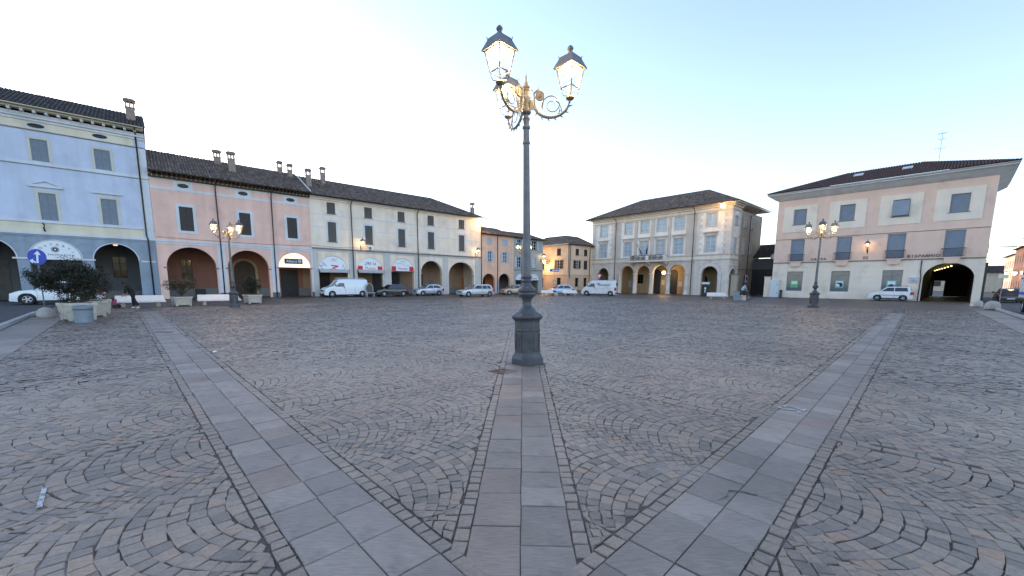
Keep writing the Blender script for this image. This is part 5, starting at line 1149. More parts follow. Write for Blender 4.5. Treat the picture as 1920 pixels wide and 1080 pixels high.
def lamp_post(light):
    L_ = empty('street_lamp', (0, 0, 0)); oct_ = pi / 8
    b = MB(); b.lathe([(.335, 0), (.335, .13), (.29, .18), (.275, .22), (.27, .25), (.262, .255), (.262, .70), (.275, .71), (.275, .74), (.262, .75), (.262, .90), (.28, .94), (.32, .98), (.33, 1.0), (.31, 1.03), (.25, 1.07)], 'cast_dark', 8, rot=oct_); o = b.build('pedestal', L_); bevel(o, .006, 1); o.scale = (1.06, 1.06, 1)
    for i in range(8):
        a = i * pi / 4; ap = .262 * 1.06 * cos(pi / 8); X = Matrix.Rotation(a + pi / 2, 4, 'Z'); b = MB(X); b.poly(rect(-.078, .078, .29, .67), -ap - .010, -ap + .002, 'cast_dark', [rect(-.062, .062, .306, .654)])
        if i in (5, 6): b.poly([(-.03, .38), (.0, .36), (.035, .42), (.0, .47), (.03, .53), (-.0, .60), (-.035, .55), (.0, .5), (-.03, .44)], -ap - .012, -ap + .002, 'cast_dark')
        b.build('panel', L_)
    b = MB(); b.lathe([(.245, 1.05), (.235, 1.09), (.20, 1.10), (.19, 1.13), (.17, 1.15), (.165, 1.17), (.13, 1.19), (.10, 1.23), (.09, 1.30), (.10, 1.36), (.15, 1.42), (.185, 1.455), (.19, 1.47), (.16, 1.49), (.165, 1.51), (.185, 1.53), (.185, 1.56), (.15, 1.60), (.11, 1.64), (.09, 1.68), (.085, 1.71), (.11, 1.73), (.11, 1.75), (.09, 1.76), (.09, 1.79), (.11, 1.81), (.10, 1.84), (.08, 1.86)], 'cast_dark', 24); b.build('baluster', L_, smooth=True); 
    b = MB(); b.lathe([(.082, 1.85), (.078, 2.6), (.062, 4.42), (.075, 4.43), (.078, 4.46), (.062, 4.48), (.058, 4.70), (.078, 4.72), (.078, 4.76), (.06, 4.78), (.055, 4.84), (.075, 4.90), (.05, 4.95), (.05, 4.98)], 'cast', 16); sharp(b.build('shaft', L_), 30)
    b = MB(); b.lathe([(.05, 4.97), (.085, 4.99), (.10, 5.02), (.085, 5.05), (.075, 5.06), (.075, 5.25), (.085, 5.27), (.085, 5.30), (.06, 5.32), (.055, 5.40), (.07, 5.42), (.055, 5.43), (.045, 5.45), (.07, 5.47), (.075, 5.49), (.045, 5.51), (.03, 5.56), (.018, 5.60), (.025, 5.63), (.012, 5.68), (0, 5.74)], 'cast_top', 16); sharp(b.build('finial', L_), 40)
    for ang_ in (-5, 115, 235):
        X = Matrix.Rotation(R(ang_), 4, 'Z'); b = MB(X); k = 'cast_top'
        b.box(.07, .16, -.012, .012, 5.06, 5.24, k)
        main = bez([(.15, 0, 5.30), (.10, 0, 4.98), (.35, 0, 4.80), (.62, 0, 4.88), (.84, 0, 4.95), (.85, 0, 5.24)], 18); leafy_tube(b, main, .030, .024, k)
        for i in range(2, 18, 2):
            p = main[i]; d = (main[i + 1] - main[i - 1]).normalized() if i < 18 else Vector((0, 0, 1)); nn = Vector((d.z, 0, -d.x)); s = 1 if nn.z < 0 or nn.x > 0 else -1
            b.tube([p, p + nn * .045 * s + d * .02, p + nn * .075 * s + d * .055], [.018, .013, .002], k, 5)
        b.tube(bez([(.15, 0, 5.28), (.14, 0, 5.38), (.2, 0, 5.42), (.27, 0, 5.40)], 8), .018, k, 6); b.tube([(.15, 0, 5.32), (.12, 0, 5.42), (.08, 0, 5.44)], [.02, .014, .003], k, 5); b.tube([(.22, 0, 5.40), (.24, 0, 5.46), (.22, 0, 5.5)], [.016, .01, .002], k, 5)
        ro = MB(X @ Matrix.Translation((.27, 0, 5.31)) @ Matrix.Rotation(R(90), 4, 'X')); ro.lathe([(.0, -.03), (.03, -.03), (.04, -.018), (.085, -.02), (.095, 0), (.085, .02), (.04, .018), (.03, .03), (0, .03)], k, 14)
        sp = [(.50 + (.20 - .155 * t) * cos(R(200) - t * R(560)), 0, 5.13 + (.20 - .155 * t) * sin(R(200) - t * R(560))) for t in [i / 30 for i in range(31)]]
        b.tube(sp, [.013 - .006 * i / 30 for i in range(31)], k, 5); b.tube([(.50 + .2 * cos(R(200)), 0, 5.13 + .2 * sin(R(200))), (.33, 0, 5.18), (.33, 0, 5.26)], .012, k, 5)
        b.tube(bez([(.70, 0, 4.95), (.69, 0, 5.1), (.64, 0, 5.18), (.58, 0, 5.2)], 8), .011, k, 5); b.tube([(.62, 0, 4.93), (.66, 0, 5.03), (.64, 0, 5.1)], [.02, .015, .002], k, 5)
        arm = b.build('arm', L_); ro.build('rosette', arm)
        lantern_parts(L_, loc=tuple(X @ Vector((.85, 0, 5.22))), rot=pi / 4, light=light, zs=.91)
    return L_
main = lamp_post(22)
tag(main, 'nearest tall three armed street lamp on the central paving strip, lanterns lit', 'street lamp', 'three armed street lamps around the square')
main.location = (.33, 8.33, 0); main.rotation_euler = (0, R(-.9), 0)
for (x, y, s, lab) in ((-18.3, 26.2, .90, 'three armed street lamp in front of the pink arcaded house'), (22.7, 30.0, 1.03, 'three armed street lamp in front of the bank building'), (1.12, 47.0, 1.03, 'three armed street lamp beyond, half hidden by the nearest post')):
    c = copy_tree(main); c.location = (x, y, 0); c.rotation_euler = (0, 0, 0); c.scale = (s, s, s); c['label'] = lab
    for q in [k for k in c.children_recursive if k.type == 'LIGHT']: q.data = q.data.copy() if False else q.data
def wall_lamp(loc, rz, lab, side=1, e=9):
    W_ = empty('wall_lamp', loc, rz, lab, 'wall lamp', 'lanterns on wall brackets'); b = MB(); b.box(-.05, .05, -.04, 0, -.35, .35, 'iron')
    b.tube(bez([(0, -.03, -.28), (0, -.5, -.32), (0, -.75, -.15), (0, -.75, .12)], 10), .022, 'iron'); b.tube([(0, -.35 + .15 * cos(t), .0 + .15 * sin(t)) for t in np.linspace(0, 5.5, 14)], .014, 'iron', 5); b.tube([(0, -.03, .2), (0, -.3, .1), (0, -.6, -.18)], .014, 'iron', 5); b.build('bracket', W_)
    lantern_parts(W_, loc=(0, -.75, .14), light=e, name='lantern'); return W_
for u, z, lab in ((5.9, 5.75, 'wall lantern on the cream house beside the second window'), (23.1, 5.75, 'wall lantern at the far end of the cream house'), (37.2, 5.6, 'wall lantern on the corner of the grey green house')): wall_lamp(Ml @ Vector((u, 0, z)), RL, lab)
wall_lamp(Mc @ Vector((-1.15, 0, 5.7)), RR, 'wall lantern above the DI lettering of the bank', e=5)
F_ = floodlight((9.74 - .3, 70.5, 5.3), RL, 'orange street light on the left wall of the peach corner house', 55, .24); F_.location = (Vector((9.74, 70.87, 5.5)) + Vector((-sin(R(42)), cos(R(42)), 0)) * 4.9 + Vector((-cos(R(42)), -sin(R(42)), 0)) * .7); F_.rotation_euler.z = R(-48)
WL = empty('wall_lamp', Mc @ Vector((8.0, 3, 5.6)), RR + R(90), 'round lit lantern on a long scrolled arm at the bank street corner', 'wall lamp'); b = MB(); b.box(-.08, .08, -.06, 0, -.5, .5, 'iron'); b.tube([(0, 0, .1), (0, -2.4, .1)], .03, 'iron'); b.tube([(0, 0, -.3), (0, -1.2, -.0), (0, -2.2, .1)], .02, 'iron')
for i in range(6): b.tube([(0, -.3 - i * .33 + .1 * cos(t), .0 + .1 * sin(t)) for t in np.linspace(0, 6, 10)], .012, 'iron', 4)
b.build('bracket', WL); b = MB(); b.lathe([(.08, .15), (.22, .35), (.27, .6), (.24, .7)], 'bulb', 14, (0, -2.4, 0)); b.build('globe', WL, smooth=True); b = MB(); b.lathe([(.3, .7), (.22, .82), (.06, .9), (.04, 1.0), (0, 1.05)], 'iron', 14, (0, -2.4, 0)); b.build('cap', WL)
for i, (a, z) in enumerate(((122, 4.1), (133, 4.2), (145, 4.4))):
    q = empty('wall_lamp', P(a, -13.2, z), 0, ('lit lantern on the cream street house', 'lit lantern on the brick red street house', 'lit lantern on the salmon street house')[i] + ', ' + ('largest', 'middle', 'smallest')[i] + ' of the three', 'wall lamp'); b = MB(); b.lathe([(0, -.3), (.3, -.1), (.36, .1), (.3, .3)], 'bulb', 10); b.build('globe', q); b = MB(); b.lathe([(.42, .3), (.1, .5), (0, .6)], 'iron', 10); b.tube([(0, 0, .1), tuple(EL * -.8) + (.1,)], .03, 'iron'); b.build('bracket', q)

# ------------------------------------------------------------------ street furniture
def bench(loc, rz, lab, w=2.3):
    B_ = empty('bench', loc, rz, lab, 'bench', 'pale concrete benches around the square')
    b = MB(); v = []
    b.add([(-w / 2, -.02, .30), (w / 2, -.02, .30), (w / 2, .10, .30), (-w / 2, .10, .30), (-w / 2 + .06, .14, .74), (w / 2 - .06, .14, .74), (w / 2 - .06, .23, .74), (-w / 2 + .06, .23, .74)], [(0, 3, 2, 1), (4, 5, 6, 7), (0, 1, 5, 4), (2, 3, 7, 6), (0, 4, 7, 3), (1, 2, 6, 5)], 'bench'); q = b.build('backrest', B_); bevel(q, .02, 2)
    b = MB(); b.box(-w / 2, w / 2, -.42, -.021, .30, .41, 'bench'); q = b.build('seat', B_); bevel(q, .02, 2)
    for s in (-1, 1): b = MB(); b.lathe([(.10, 0), (.13, .03), (.13, .14), (.105, .27), (.105, .30)], 'stone_pale', 14, (s * (w / 2 - .38), -.12, 0)); b.build('leg', B_, smooth=True)
    return B_
def place_bench(x0, y0, x1, y1, lab, flip=0):
    w = math.hypot(x1 - x0, y1 - y0); bench(((x0 + x1) / 2, (y0 + y1) / 2, 0), math.atan2(y1 - y0, x1 - x0) + flip, lab, w)
place_bench(-24.6, 24.6, -22.9, 26.3, 'pale concrete bench behind the walking figure in black')
place_bench(-21.6, 27.3, -19.9, 29.1, 'pale concrete bench between the shrub planter and the pink arcade lamp')
place_bench(3.9, 54.3, 5.6, 54.5, 'pale concrete bench in front of the peach house, nearer the grey green house'); place_bench(6.85, 54.6, 8.9, 54.8, 'pale concrete bench in front of the peach house, under the small car')
place_bench(21.9, 44.9, 24.1, 44.9, 'pale concrete bench in front of the palazzo right arch')
def planter(loc, rz, w, d, h, lab, cat='planter'):
    Pq = empty('stone_planter', loc, rz, lab, cat, 'stone planters'); b = MB(); w0, d0 = w * .86, d * .86
    def fr(z0, z1, a0, a1, k='stone_pale'):
        b.add([(-a0 * w / 2, -a0 * d / 2, z0), (a0 * w / 2, -a0 * d / 2, z0), (a0 * w / 2, a0 * d / 2, z0), (-a0 * w / 2, a0 * d / 2, z0), (-a1 * w / 2, -a1 * d / 2, z1), (a1 * w / 2, -a1 * d / 2, z1), (a1 * w / 2, a1 * d / 2, z1), (-a1 * w / 2, a1 * d / 2, z1)], [(3, 2, 1, 0), (4, 5, 6, 7), (0, 1, 5, 4), (1, 2, 6, 5), (2, 3, 7, 6), (3, 0, 4, 7)], k)
    fr(.06, h * .82, .84, .94); q = b.build('bowl', Pq); bevel(q, .012, 1)
    b = MB(); fr(h * .821, h, 1.0, 1.0); q = b.build('rim', Pq); bevel(q, .02, 2)
    b = MB(); b.box(-w * .38, w * .38, -d * .38, d * .38, h - .001, h + .02, 'soil'); b.build('soil', Pq)
    b = MB(); [b.box(sx * w * .36 - .06, sx * w * .36 + .06, sy * d * .36 - .06, sy * d * .36 + .06, 0, .06, 'stone_pale') for sx in (-1, 1) for sy in (-1, 1)]; b.build('feet', Pq)
    for s, ax in ((-1, 0), (1, 0)):
        b = MB(); b.poly(rect(-w * .32, w * .32, h * .22, h * .68), s * d * .455 - .012, s * d * .455 + .012, 'stone_pale', [rect(-w * .29, w * .29, h * .26, h * .64)]); b.build('relief_panel', Pq)
        b = MB(); b.poly([(w * .07 * cos(t * pi / 4) * (1 if t % 2 else .5), h * .45 + w * .07 * sin(t * pi / 4) * (1 if t % 2 else .5)) for t in range(8)], s * d * .455 - .014, s * d * .455 + .014, 'stone_pale'); b.build('rosette', Pq)
    return Pq
def shrub(loc, blobs, n, k, lab, leaf=(.05, .10), stems=7, name='shrub', trunk_h=.4, spread=.5, droop=.3):
    Sx = empty(name, loc, 0, lab, 'shrub'); b = MB(); tot = sum(q[3] * q[4] * q[5] for q in blobs)
    for i in range(stems):
        bl = random.choice(blobs); t = Vector((bl[0] + random.uniform(-.4, .4) * bl[3], bl[1] + random.uniform(-.4, .4) * bl[4], bl[2])); b.tube(bez([(random.uniform(-.08, .08), random.uniform(-.08, .08), 0), (t.x * .2, t.y * .2, t.z * .5), tuple(t)], 6), [.028 - .003 * j for j in range(7)], 'bark', 5)
    b.build('stem', Sx)
    # leaf sprays: many small faces inside each clump, denser towards its skin
    V = []; T = []
    for (cx, cy, cz, rx, ry, rz_) in blobs:
        m = int(n * (rx * ry * rz_) / tot)
        sub = [(random.gauss(0, 1), random.gauss(0, 1), random.gauss(0, 1)) for _ in range(max(8, int(m / 38)))]
        for sx_, sy_, sz_ in sub:
            l = math.sqrt(sx_ ** 2 + sy_ ** 2 + sz_ ** 2); rr = random.uniform(.35, 1.06) ** .6 / l
            px, py, pz = cx + sx_ * rr * rx, cy + sy_ * rr * ry, cz + sz_ * rr * rz_; tv = random.uniform(.55, 1.5)
            for _ in range(38):
                V.append((px + random.gauss(0, .075), py + random.gauss(0, .075), pz + random.gauss(0, .065))); T.append(tv * random.uniform(.7, 1.3))
    V = np.array(V); N_ = len(V); th = rng.uniform(0, 2 * pi, N_); ph_ = rng.normal(.1, .6, N_); ln = rng.uniform(leaf[0], leaf[1], N_)
    d = np.stack([np.cos(th) * np.cos(ph_), np.sin(th) * np.cos(ph_), np.sin(ph_)], 1); s = np.stack([-np.sin(th), np.cos(th), rng.normal(0, .5, N_)], 1); s /= np.linalg.norm(s, axis=1)[:, None]
    q = np.stack([V, V + d * (ln * .5)[:, None] + s * (ln * .22)[:, None], V + d * ln[:, None], V + d * (ln * .5)[:, None] - s * (ln * .22)[:, None]], 1)
    me = bpy.data.meshes.new('crown'); me.vertices.add(N_ * 4); me.vertices.foreach_set('co', q.reshape(-1)); me.loops.add(N_ * 4); me.loops.foreach_set('vertex_index', np.arange(N_ * 4)); me.polygons.add(N_); me.polygons.foreach_set('loop_start', np.arange(N_) * 4); me.materials.append(M[k]); me.update(calc_edges=True)
    a = me.attributes.new('tint', 'FLOAT', 'FACE'); a.data.foreach_set('value', np.array(T, 'f')); o = bpy.data.objects.new('crown', me); COL.objects.link(o); o.parent = Sx; return Sx
a45 = math.atan2(EL[1], EL[0])
planter((-18.6, 17.0, 0), a45 + R(20), 1.0, 1.0, .74, 'nearest stone planter under the big dark shrub, behind the grey bin')
planter((-19.75, 18.55, 0), a45 + R(20), 1.0, 1.0, .74, 'second stone planter of the row behind the big dark shrub'); planter((-21.1, 20.1, 0), a45 + R(20), 1.0, 1.0, .74, 'farthest stone planter of the row behind the big dark shrub')
shrub((-18.75, 17.0, .72), [(-.1, 0, .95, .9, .85, .62), (-.75, -.2, 1.1, .65, .6, .45), (.5, .2, 1.15, .6, .6, .5), (.0, .1, 1.5, .6, .6, .35), (-1.1, 0, .85, .4, .45, .32), (.85, .1, .95, .35, .4, .3), (0, 0, .35, .5, .45, .35)], 15000, 'leaf', 'big wide dark shrub growing in the nearest stone planter', leaf=(.05, .11))
shrub((-19.65, 18.45, .72), [(0, 0, .7, .8, .8, .55), (.3, .2, 1.1, .55, .55, .4)], 5000, 'leaf', 'dark shrub in the second stone planter, half hidden by the big one'); shrub((-21.0, 19.9, .72), [(0, 0, .6, .7, .7, .5)], 3500, 'leaf', 'dark shrub in the farthest stone planter of the row')
planter((-22.5, 27.1, 0), a45 + R(8), 1.15, 1.0, .62, 'cream stone planter at the corner of the blue house, loose shrub inside'); planter((-20.0, 30.7, 0), a45 + R(8), 1.15, 1.0, .66, 'cream stone planter with a round dark shrub right of the pink arcade lamp')
shrub((-22.5, 27.1, .62), [(-.65, 0, .75, .42, .4, .25), (-.25, 0, 1.05, .45, .4, .25), (.35, .1, .9, .4, .4, .3), (.8, 0, 1.25, .35, .35, .35), (.1, 0, .45, .35, .3, .25), (-1.0, 0, .95, .25, .25, .25), (1.0, 0, .8, .22, .25, .2)], 5200, 'leaf2', 'loose spreading shrub in the planter at the blue house corner', stems=14)
shrub((-20.0, 30.7, .66), [(0, 0, .75, .7, .6, .62), (.1, 0, 1.25, .5, .5, .35), (-.3, 0, 1.3, .3, .3, .25)], 7000, 'leaf', 'round dark shrub in the planter right of the pink arcade lamp')
Bn = empty('litter_bin', (-17.25, 15.95, 0), 0, 'squat grey cylindrical litter bin in front of the nearest stone planter', 'litter bin'); b = MB(); b.lathe([(.0, 0), (.275, 0), (.285, .46), (.295, .46), (.295, .50)], 'zinc', 24); b.build('drum', Bn); b = MB(); b.lathe([(.288, .501), (.288, .55)], 'rust', 24); b.build('band', Bn); b = MB(); b.lathe([(.30, .551), (.305, .64), (.27, .68), (.0, .70)], 'zinc', 24); b.build('lid', Bn)
def bollard(loc, r, lab):
    b = MB(); b.lathe([(r * .96, 0), (r, .04), (r, r * .55), (r * .93, r * .95), (r * .72, r * 1.28), (r * .4, r * 1.48), (0, r * 1.55)], 'granite', 24); o = b.build('dome_bollard', None, loc, smooth=True); tag(o, lab, 'bollard', 'domed granite bollards along the kerbs')
bollard((-21.1, 17.95, 0), .30, 'domed granite bollard beside the big dark shrub planter'); bollard((38.0, 32.6, 0), .36, 'domed granite bollard at the corner of the bank, farther of the two'); bollard((35.1, 29.1, 0), .40, 'domed granite bollard by the right kerb, nearer of the two'); bollard((5.9, 54.0, 0), .3, 'small pale domed bollard between the two far benches')
for q_ in [o for o in bpy.data.objects if o.get('label', '').startswith(('loose spreading', 'round dark shrub'))]: q_.scale = (.9, .9, .85)
# round blue sign
def sign_pole(loc, h, lab, cat='road sign', lean=0):
    S_ = empty('road_sign', loc, 0, lab, cat); b = MB(); b.tube([(0, 0, 0), (lean, 0, h)], .03, 'pole', 8); b.build('pole', S_); return S_
S_ = sign_pole((-21.3, 18.4, 0), 2.75, 'round blue road sign with white arrow standing above the big shrub'); S_.rotation_euler.z = R(40); S_.location.x -= .35; S_.scale = (.8, .8, 1)
b = MB(); b.poly(oval(0, 2.72, .36, .36, 28), -.055, -.035, 'sign_blue'); disc = b.build('sign_disc', S_); b = MB(); b.poly([(-.05, 2.45), (.03, 2.45), (.06, 2.82), (.15, 2.80), (.05, 3.0), (-.11, 2.84), (-.02, 2.83)], -.062, -.056, 'white_sign'); b.poly([(-.05, 2.5), (-.16, 2.56), (-.15, 2.64), (-.3, 2.56), (-.2, 2.42), (-.17, 2.49), (-.08, 2.44)], -.068, -.062, 'white_sign'); b.build('arrow', disc)
S_ = sign_pole((6.2, 59.6, 0), 4.2, 'blue rectangular arrow sign on a pole before the peach house'); b = MB(); b.poly([(-.75, 3.55), (-.55, 3.35), (.7, 3.35), (.7, 3.75), (-.55, 3.75)], -.06, -.035, 'sign_blue'); p_ = b.build('sign_board', S_); b = MB(); b.poly([(-.35, 3.5), (.6, 3.5), (.6, 3.62), (-.35, 3.62)], -.064, -.06, 'white_sign'); b.build('sign_print', p_); b = MB(); b.poly(rect(-.15, .25, 1.7, 2.2), -.06, -.035, 'far_cream'); b.build('notice', S_)
S_ = sign_pole((26.5, 51.0, 0), 3.0, 'small blue square sign on a dark pole before the palazzo corner'); b = MB(); b.box(-.5, -.04, -.04, -.015, 2.4, 2.95, 'sh_pale'); b.build('sign_board', S_)
S_ = sign_pole((14.3, 66.2, 0), 2.9, 'white triangular give way sign on the palazzo left corner'); b = MB(); b.poly([(-.45, 3.15), (.45, 3.15), (0, 2.4)], -.06, -.03, 'white_sign', []); p_ = b.build('sign_board', S_); b = MB(); b.poly([(-.45, 3.15), (.45, 3.15), (0, 2.4)], -.066, -.061, 'red_sign', [[(-.3, 3.07), (.3, 3.07), (0, 2.57)]]); b.build('border', p_)
S_ = empty('no_parking_sign', Mp @ Vector((u1 * 0 + 12.05, 6.6, 1.9)), RR + R(90), 'square white sign with a round symbol on the palazzo flank wall', 'sign'); b = MB(); b.box(-.45, .45, -.10, -.05, .0, 1.2, 'white_sign'); p_ = b.build('sign_board', S_); b = MB(); b.poly(oval(0, .66, .32, .32), -.108, -.101, 'red_sign', [oval(0, .66, .25, .25)]); b.poly(oval(0, .66, .25, .25), -.106, -.101, 'sign_blue'); b.build('round_symbol', p_)
A_ = empty('information_board', (26.6, 55.2, 0), R(-30), 'dark arched information stand leaning by the palazzo arch', 'stand'); b = MB(); b.poly([(-.5, 0), (.5, 0), (.5, 1.1)] + [(.5 * cos(t), 1.1 + .5 * sin(t)) for t in np.linspace(0, pi, 11)][1:-1] + [(-.5, 1.1)], 0, .05, 'plastic'); b.build('panel', A_); b = MB(); b.poly([(-.06, .5), (.06, .5), (.06, 1.05), (.18, 1.05), (0, 1.32), (-.18, 1.05), (-.06, 1.05)], -.01, -.001, 'frame_white'); b.build('arrow', A_); b = MB(); b.box(-.45, .5, -.03, .0, 1.65, 1.95, 'frame_white'); b.tube([(0, .4, 0), (0, .03, 1.3)], .03, 'plastic'); b.build('frame', A_)
Q_ = empty('chair_stand', (-16.45, 46.0, 0), R(40), 'grey oval backed metal display chair between white van and black hatchback', 'chair'); b = MB()
b.tube([(-.42, 0, 0), (-.42, 0, 1.0)] + [(.42 * cos(t), 0, 1.0 + .5 * sin(t)) for t in np.linspace(pi, 0, 11)][1:-1] + [(.42, 0, 1.0), (.42, 0, 0)], .04, 'awning', 6); b.build('backrest_frame', Q_); b = MB(); b.poly(oval(0, .95, .33, .45), -.01, .02, 'sh_grey'); b.build('backrest', Q_); b = MB(); b.box(-.42, .42, -.45, 0, .42, .48, 'awning'); b.build('seat', Q_)
for s in (-1, 1): b = MB(); b.tube([(s * .4, -.43, 0), (s * .4, -.43, .42)], .03, 'awning', 6); b.build('leg', Q_)
q = MB().box(-.24, .24, -.2, .2, 0, .95, 'zinc').box(-.26, .26, -.22, .22, .95, 1.0, 'pole').build('metal_cabinet', None, (23.5, 41.9, 0), R(-15)); tag(q, 'upright grey metal box beside the cyclist', 'cabinet')
q = MB().lathe([(.36, 0), (.36, .42), (.39, .44), (.39, .52), (.0, .54)], 'stone_pale', 20).build('round_planter', None, (24.3, 42.2, 0)); tag(q, 'low round stone tub in front of the bicycle', 'tub')
Gt = empty('drain_grate', (-.17, 7.5, 0), R(45), 'square rusty drain grate beside the nearest lamp foot', 'drain grate'); b = MB(); n = 13
b.poly(rect(-.2, .2, -.2, .2), .006, -.008, 'rust', [rect(-.185, .185, -.185, .185)], plane='xy')
for i in range(n): x = -.18 + .36 * i / (n - 1); b.box(x - .006, x + .006, -.185, .185, -.006, .004, 'rust'); b.box(-.185, .185, x - .005, x + .005, -.007, .003, 'rust')
b.box(-.185, .185, -.185, .185, -.0115, -.011, 'black_print'); b.build('grid', Gt)
for x, y, w, lab in ((-11.5, 13.03, .55, 'dark slot drain across the left paving strip'), (15.7, 16.9, .6, 'dark slot drain across the right paving strip, nearer one'), (18.3, 19.6, .6, 'dark slot drain across the right paving strip, farther one')):
    q = MB().box(-w / 2, w / 2, -.06, .06, -.01, .012, 'gut').build('slot_drain', None, (x, y, 0), 0); tag(q, lab, 'drain')
# chalk and paint marks
ck = text(piazza, 'chalk_numerals', '52', .40, 3.93, 5.17, .0095, 'chalk', ext=.0005, rx=0, rz=34, sx=.72)
def mark(x, y, L, w, rot, lab=None): b = MB(); b.poly([(-L / 2, -w / 2), (L / 2, -w * .3), (L / 2, w * .5), (-L / 2, w * .4)], .0065, .0105, 'chalk', plane='xy'); o = b.build('paint_mark', piazza, (x, y, 0), rot)
mark(-3.68, 2.92, .42, .035, R(135)); mark(-7.9, 7.4, .22, .05, R(60)); mark(-5.6, 4.6, .1, .04, R(50)); mark(4.0, 17.5, .5, .05, R(10)); mark(1.9, 26, .5, .15, R(60)); mark(-2.8, 27, .5, .15, R(120)); mark(7.6, 13.4, .3, .05, R(80))
def litter(x, y, r, k, lab): b = MB(); b.lathe([(0, 0), (r, .01), (r * .8, r * .5), (r * .3, r * .8), (0, r * .7)], k, 7); o = b.build('litter', None, (x, y, .004)); tag(o, lab, 'litter')
litter(-7.1, 9.35, .05, 'white_sign', 'small crumpled white paper lying right of the left paving strip'); litter(-1.72, 2.55, .018, 'shutter' if False else 'rust', 'tiny brown dry leaf lying on the cobbles near the left strip')
cr = MB(); pts = [(1.62, 2.93), (1.74, 3.0), (1.80, 3.09), (1.90, 3.07), (1.99, 3.02), (2.03, 3.10)]
v = []; 
for i, (x, y) in enumerate(pts): w = (.002, .007, .010, .006, .010, .002)[i]; v += [(x - w * .4, y - w, .0082), (x + w * .4, y + w, .0082)]
cr.add(v, [(2 * i, 2 * i + 2, 2 * i + 3, 2 * i + 1) for i in range(len(pts) - 1)], 'gut'); cr.build('slab_crack', piazza, recalc=False)
# tufts of moss in the joints
V = MB()
for _ in range(60):
    t = random.random(); b0 = random.choice([2.6, 4.8, 7.0, 9.5, 12.0]) + random.gauss(0, .15); s = random.choice([(.64, 'L'), (1.29, 'L'), (.58, 'R'), (1.2, 'R')]); p = P(s[0], b0) if s[1] == 'L' else P(b0, s[0])
    for j in range(3): a_ = random.uniform(0, 6.28); x = p.x + random.gauss(0, .012); y = p.y + random.gauss(0, .012); V.add([(x, y, -.01), (x + .007 * cos(a_), y + .007 * sin(a_), .007), (x + .012 * cos(a_ + .5), y + .012 * sin(a_ + .5), .0)], [(0, 1, 2)], 'leaf2')
q = V.build('moss', None, recalc=False); tag(q, 'thin green moss tufts in the paving joints', 'moss', kind='stuff')
# cables along the left facades
def cable(pts, lab): b = MB(); b.tube(pts, .014, 'plastic', 5); o = b.build('cable'); tag(o, lab, 'cable')
def sag(a, c, s, n=14): a = Vector(a); c = Vector(c); return [a.lerp(c, i / n) + Vector((0, 0, -4 * s * (i / n) * (1 - i / n))) for i in range(n + 1)]
cable([Ml @ p for p in [Vector((-12.6, -.2, 5.62))] + sag((-12.6, -.2, 5.62), (.4, -.2, 5.62), .12) + sag((.4, -.2, 5.75), (4.8, -.2, 5.7), .1) + sag((4.8, -.2, 5.72), (13.5, -.2, 5.62), .1) + sag((13.5, -.2, 5.62), (24.2, -.2, 5.6), .12)], 'thin dark cable strung along the pink and cream facades')
cable(sag(Mc @ Vector((8.0, -.1, 7.4)), P(140, -13, 16), .6), 'thin cable running from the bank corner across the sky')

# ------------------------------------------------------------------ vehicles
def wheel(parent, x, y, r, side, k='rim', spokes=5):
    b = MB(Matrix.Translation((x, y, r)) @ Matrix.Rotation(R(90) * -side, 4, 'X'))
    b.lathe([(r * .62, -.09), (r * .93, -.09), (r, -.05), (r, .05), (r * .93, .09), (r * .66, .095), (r * .62, .06)], 'tyre', 24); w = b.build('wheel', parent); sharp(w, 40)
    c = MB(b.xf); c.lathe([(r * .63, -.05), (r * .64, .07), (r * .58, .078), (r * .56, .03), (r * .10, .035)], k, 20)
    c.lathe([(r * .13, .02), (r * .13, .075), (.0, .085)], k, 10)
    for i in range(spokes):
        a = 2 * pi * i / spokes; ca, sa = cos(a), sin(a); w2 = r * .09
        q = [(r * .1 * ca - w2 * sa, r * .1 * sa + w2 * ca), (r * .1 * ca + w2 * sa, r * .1 * sa - w2 * ca), (r * .6 * ca + w2 * sa, r * .6 * sa - w2 * ca), (r * .6 * ca - w2 * sa, r * .6 * sa + w2 * ca)]
        c.add([(p[0], p[1], .075) for p in q] + [(p[0], p[1], .03) for p in q], [(0, 1, 2, 3), (0, 3, 7, 4), (1, 5, 6, 2)], k)
    c.build('rim', w, recalc=False)
